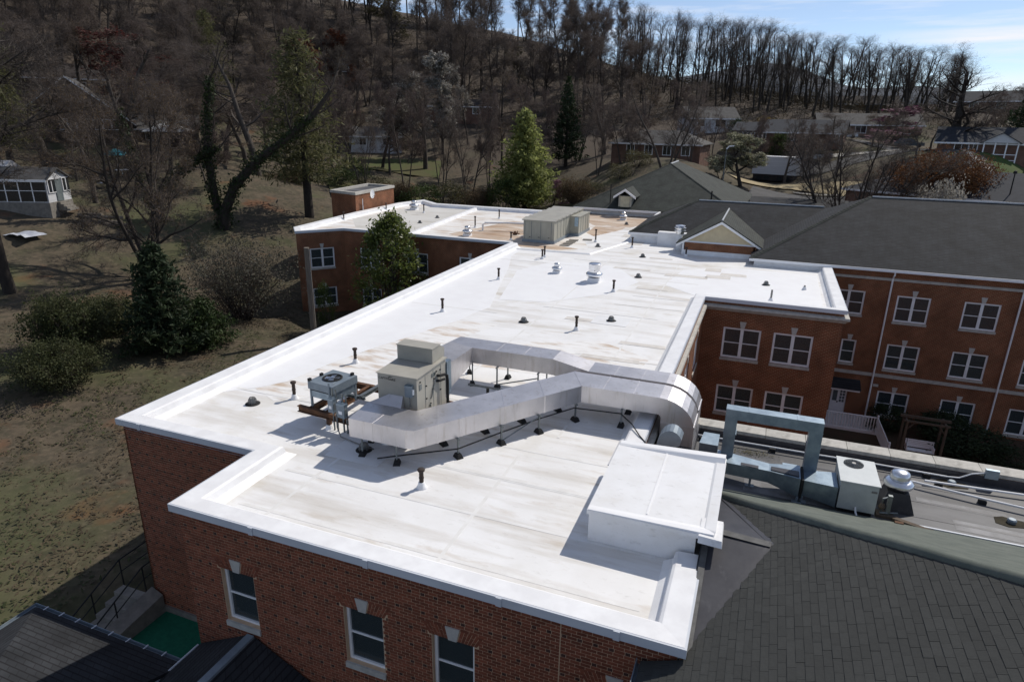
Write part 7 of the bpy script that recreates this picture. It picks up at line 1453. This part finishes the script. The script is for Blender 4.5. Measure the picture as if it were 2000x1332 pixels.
# ivy covered trees on the left lawn: hand placed limbs
def ivy_tree(x, y, label, stems, seed):
    t = Tree(seed); P = P_(lev=3, n=(6,5,4,3), ch=(6,6,5), len=(4.2,2.0,1.0), rad=(.10,.045,.02), ang=(50,48,45), clear=(.1,.15,.1), jit=(.1,.4,.5,.5)); rng = np.random.default_rng(seed); C_ = []
    for pts, r, ivy in stems:
        n = len(pts)
        for i in range(n-1):
            p, q = Vector(pts[i]), Vector(pts[i+1]); ra, rb = r*(1-.8*i/n), r*(1-.8*(i+1)/n); t.seg.append((p,q,ra,rb,0))
            if i >= n*.45:
                for k in range(4): d = (q-p).normalized(); t.branch(p+(q-p)*t.r.random(), d*.7+perp(d,t.r)*.8+Vector((0,0,.3)), t.r.uniform(2.5,5.), rb*.5, 1, P)
            if i < n*ivy:
                m = int(260*(q-p).length); u = rng.uniform(0,1,(m,1)); C_.append(np.array(p)+(np.array(q-p))*u+rng.normal(size=(m,3))*(ra*.6+.09))
    C_ = np.concatenate(C_); lv = leaves(C_, .20, rng, .8); big = join(t.arrays((0,),8), t.arrays((1,),5)); sm = t.arrays((2,3),3)
    o = thing('ivy_covered_tree', label, 'tree', (x,y,G(x,y)-.2), R(21), 'ivy clad trees on the left lawn')
    link('trunk', np_mesh('trunk', *big, m_barkdk, smooth=True), o); link('crown', np_mesh('crown', *sm, m_twig), o); link('ivy', np_mesh('ivy', *lv, m_ivy), o)
ivy_tree(-53.2, 53.6, 'ivy clad tree with long limb leaning right over the lawn', [([(0,0,-.3),(.3,0,2),(1.6,0,4.6),(4.2,.2,7.2),(7.2,.5,9.3),(10.,.8,11.5),(12,1,14)],.62,.62), ([(-.2,.2,-.3),(-.7,.2,4),(-.9,.2,8),(-.5,.4,11),(.3,.4,15)],.5,.62)], 201)
ivy_tree(-58.9, 50.6, 'ivy clad tree left of the long leaning limb, forked low', [([(0,0,-.3),(.2,0,2),(1.8,.2,4.4),(4.2,.3,6.2),(6.8,.5,7.6)],.46,.8), ([(0,.2,-.3),(-.9,.2,3.5),(-1.9,.2,7),(-2.6,.2,11),(-3,.2,14)],.4,.45)], 202)
# the wood on the hillside and along the ridge
FP = []
for s_ in range(9):
    tall = dict(n=(9,5,4,3,2), ch=(14,5,4,4), len=(5.2,2.5,1.2,.7), rad=(.13,.05,.024,.013), clear=(.36,.25,.15,.1), ang=(34,38,42,42), jit=(.10,.32,.45,.5,.5), up=(.04,.10,.07,.04,0))
    FP.append(bare_proto(300+s_, 21, .26, P_(**tall), stems=1 if s_ % 3 else 2, spread=.05 if s_ % 3 else .14, fz=3, fzl=1.2, bark=(m_bark,m_barkdk)[s_ % 2], tw=(m_twig,m_barkdk,m_twig)[s_ % 3], bud=None if s_ < 6 else (m_tanbud,m_olive,m_purplebud)[s_-6], bsize=.12, bn=1))
RP = []
for s_ in range(6):
    ridge = dict(n=(9,6,4,3,2), ch=(10,5,4,3), len=(4.8,2.6,1.5,1.), rad=(.12,.04,.017,.009), clear=(.34,.2,.15,.1), ang=(33,34,38,40), jit=(.10,.30,.42,.5,.5), up=(.04,.11,.09,.06,0))
    RP.append(bare_proto(400+s_, 21, .25, P_(**ridge), stems=1 if s_ % 3 else 2, spread=.05 if s_ % 3 else .16, bark=m_barkdk, tw=m_barkdk, fz=1, fzl=1.2, fzm=m_fuzzdk, fw=.006))
rf = random.Random(77)
for (x, y, H, kd) in FOREST:
    parts, h, w = RP[rf.randrange(6)] if kd else FP[rf.randrange(9)]
    t = thing('bare_tree', 'tall bare tree of the wood along the ridge, dark against the sky' if kd else 'tall bare tree of the dense wood on the upper hillside', 'tree', (x,y,G(x,y)-.2), rf.uniform(0,6.28), 'ridge wood against the sky' if kd else 'bare trees of the hillside wood'); t.scale = (rf.uniform(.85,1.2),)*2+(H/h,); t.scale[1] = t.scale[0]
    for n, me in parts: link(n, me, t)
# undergrowth of the wood floor and courtyard planting
rg = np.random.default_rng(8)
hx = rg.uniform(-160,60,42000); hyy = rg.uniform(100,235,42000); keep = (np.hypot(hx,hyy) > 152) & (np.hypot(hx,hyy) < 232); hx, hyy = hx[keep], hyy[keep]
rx = np.concatenate([rg.uniform(-60,45,16000)]); ry = rg.uniform(175,240,16000); kk = (np.hypot(rx,ry) > 186) & (np.hypot(rx,ry) < 232)
zz_ = np.concatenate([Gv(hx,hyy)+rg.uniform(.2,1.8,len(hx)), (Gv(rx,ry)+6.5*rg.random(len(rx))**1.6)[kk]]); hx = np.concatenate([hx,rx[kk]]); hyy = np.concatenate([hyy,ry[kk]])
lv = leaves(np.stack([hx,hyy,zz_],1), 1.9, rg, .05)
tag(link('undergrowth', np_mesh('undergrowth', *lv, leafm('brown_undergrowth', (.07,.05,.032),(.05,.045,.025),.2))), kind='stuff')
hedge_parts = PR['shrub_dark'][0]
for (x, y, W, H, lb) in [(13.1,42.6,4.2,1.7,'dark courtyard shrub right of the swing, larger one'),(15.2,41.0,3.6,1.5,'dark courtyard shrub at right end, nearest the parapet'),(12.2,44.4,2.8,1.8,'dark courtyard shrub between swing and brick wall'),(9.0,44.6,2.2,1.7,'dark courtyard shrub left of the swing by the deck stair')]:
    t = thing('bush', lb, 'bush', (x,y,1.2), x, 'shrubs in the shaded courtyard'); t.scale = (W/4.8,W/4.8,H/4)
    for n, me in hedge_parts: link(n, me, t)
# grass tufts and dead leaves lying on the near lawn
n = 70000; gx_ = rg.uniform(-52,-17.6,n); gy2 = rg.uniform(2,54,n); kk = (rg.random(n) < np.clip(1.6-np.hypot(gx_+20,gy2-14)/42,.2,1)) & ~((gx_ > -33) & (gy2 > 44)) & ~((gx_ > -19.5) & (gy2 < 13)); gx_, gy2 = gx_[kk], gy2[kk]; n = len(gx_)
patch = np.sin(gx_*.55+np.sin(gy2*.4)*1.4)+np.sin(gy2*.62+1.+np.sin(gx_*.8))+rg.normal(0,.7,n)
gz = Gv(gx_, gy2)+bumps(gx_, gy2)*np.clip((np.hypot(gx_,gy2)-10)/40,.3,1)
for nm, sel, mt, sz in (('dry_grass', patch <= .5, leafm('straw_coloured_grass', (.145,.112,.070),(.085,.066,.042),.35), .17), ('green_grass', patch > .5, leafm('green_grass', (.075,.085,.034),(.05,.062,.024),.35), .17)):
    x_, y_, z_ = gx_[sel], gy2[sel], gz[sel]; m_ = len(x_); a_ = rg.uniform(0,6.28,m_); L_ = sz*rg.uniform(.5,1.4,m_); w_ = L_*rg.uniform(.25,.5,m_); ca, sa = np.cos(a_), np.sin(a_); h0 = rg.uniform(.03,.06,m_); t1 = rg.normal(0,.03,m_)
    q = [np.stack([x_+ca*L_/2*i-sa*w_/2*j, y_+sa*L_/2*i+ca*w_/2*j, z_+h0+t1*i],1) for i, j in ((-1,0),(0,-1),(1,0),(0,1))]
    tag(link(nm, np_mesh(nm, np.stack(q,1).reshape(-1,3), np.arange(4*m_).reshape(-1,4), mt)), kind='stuff')
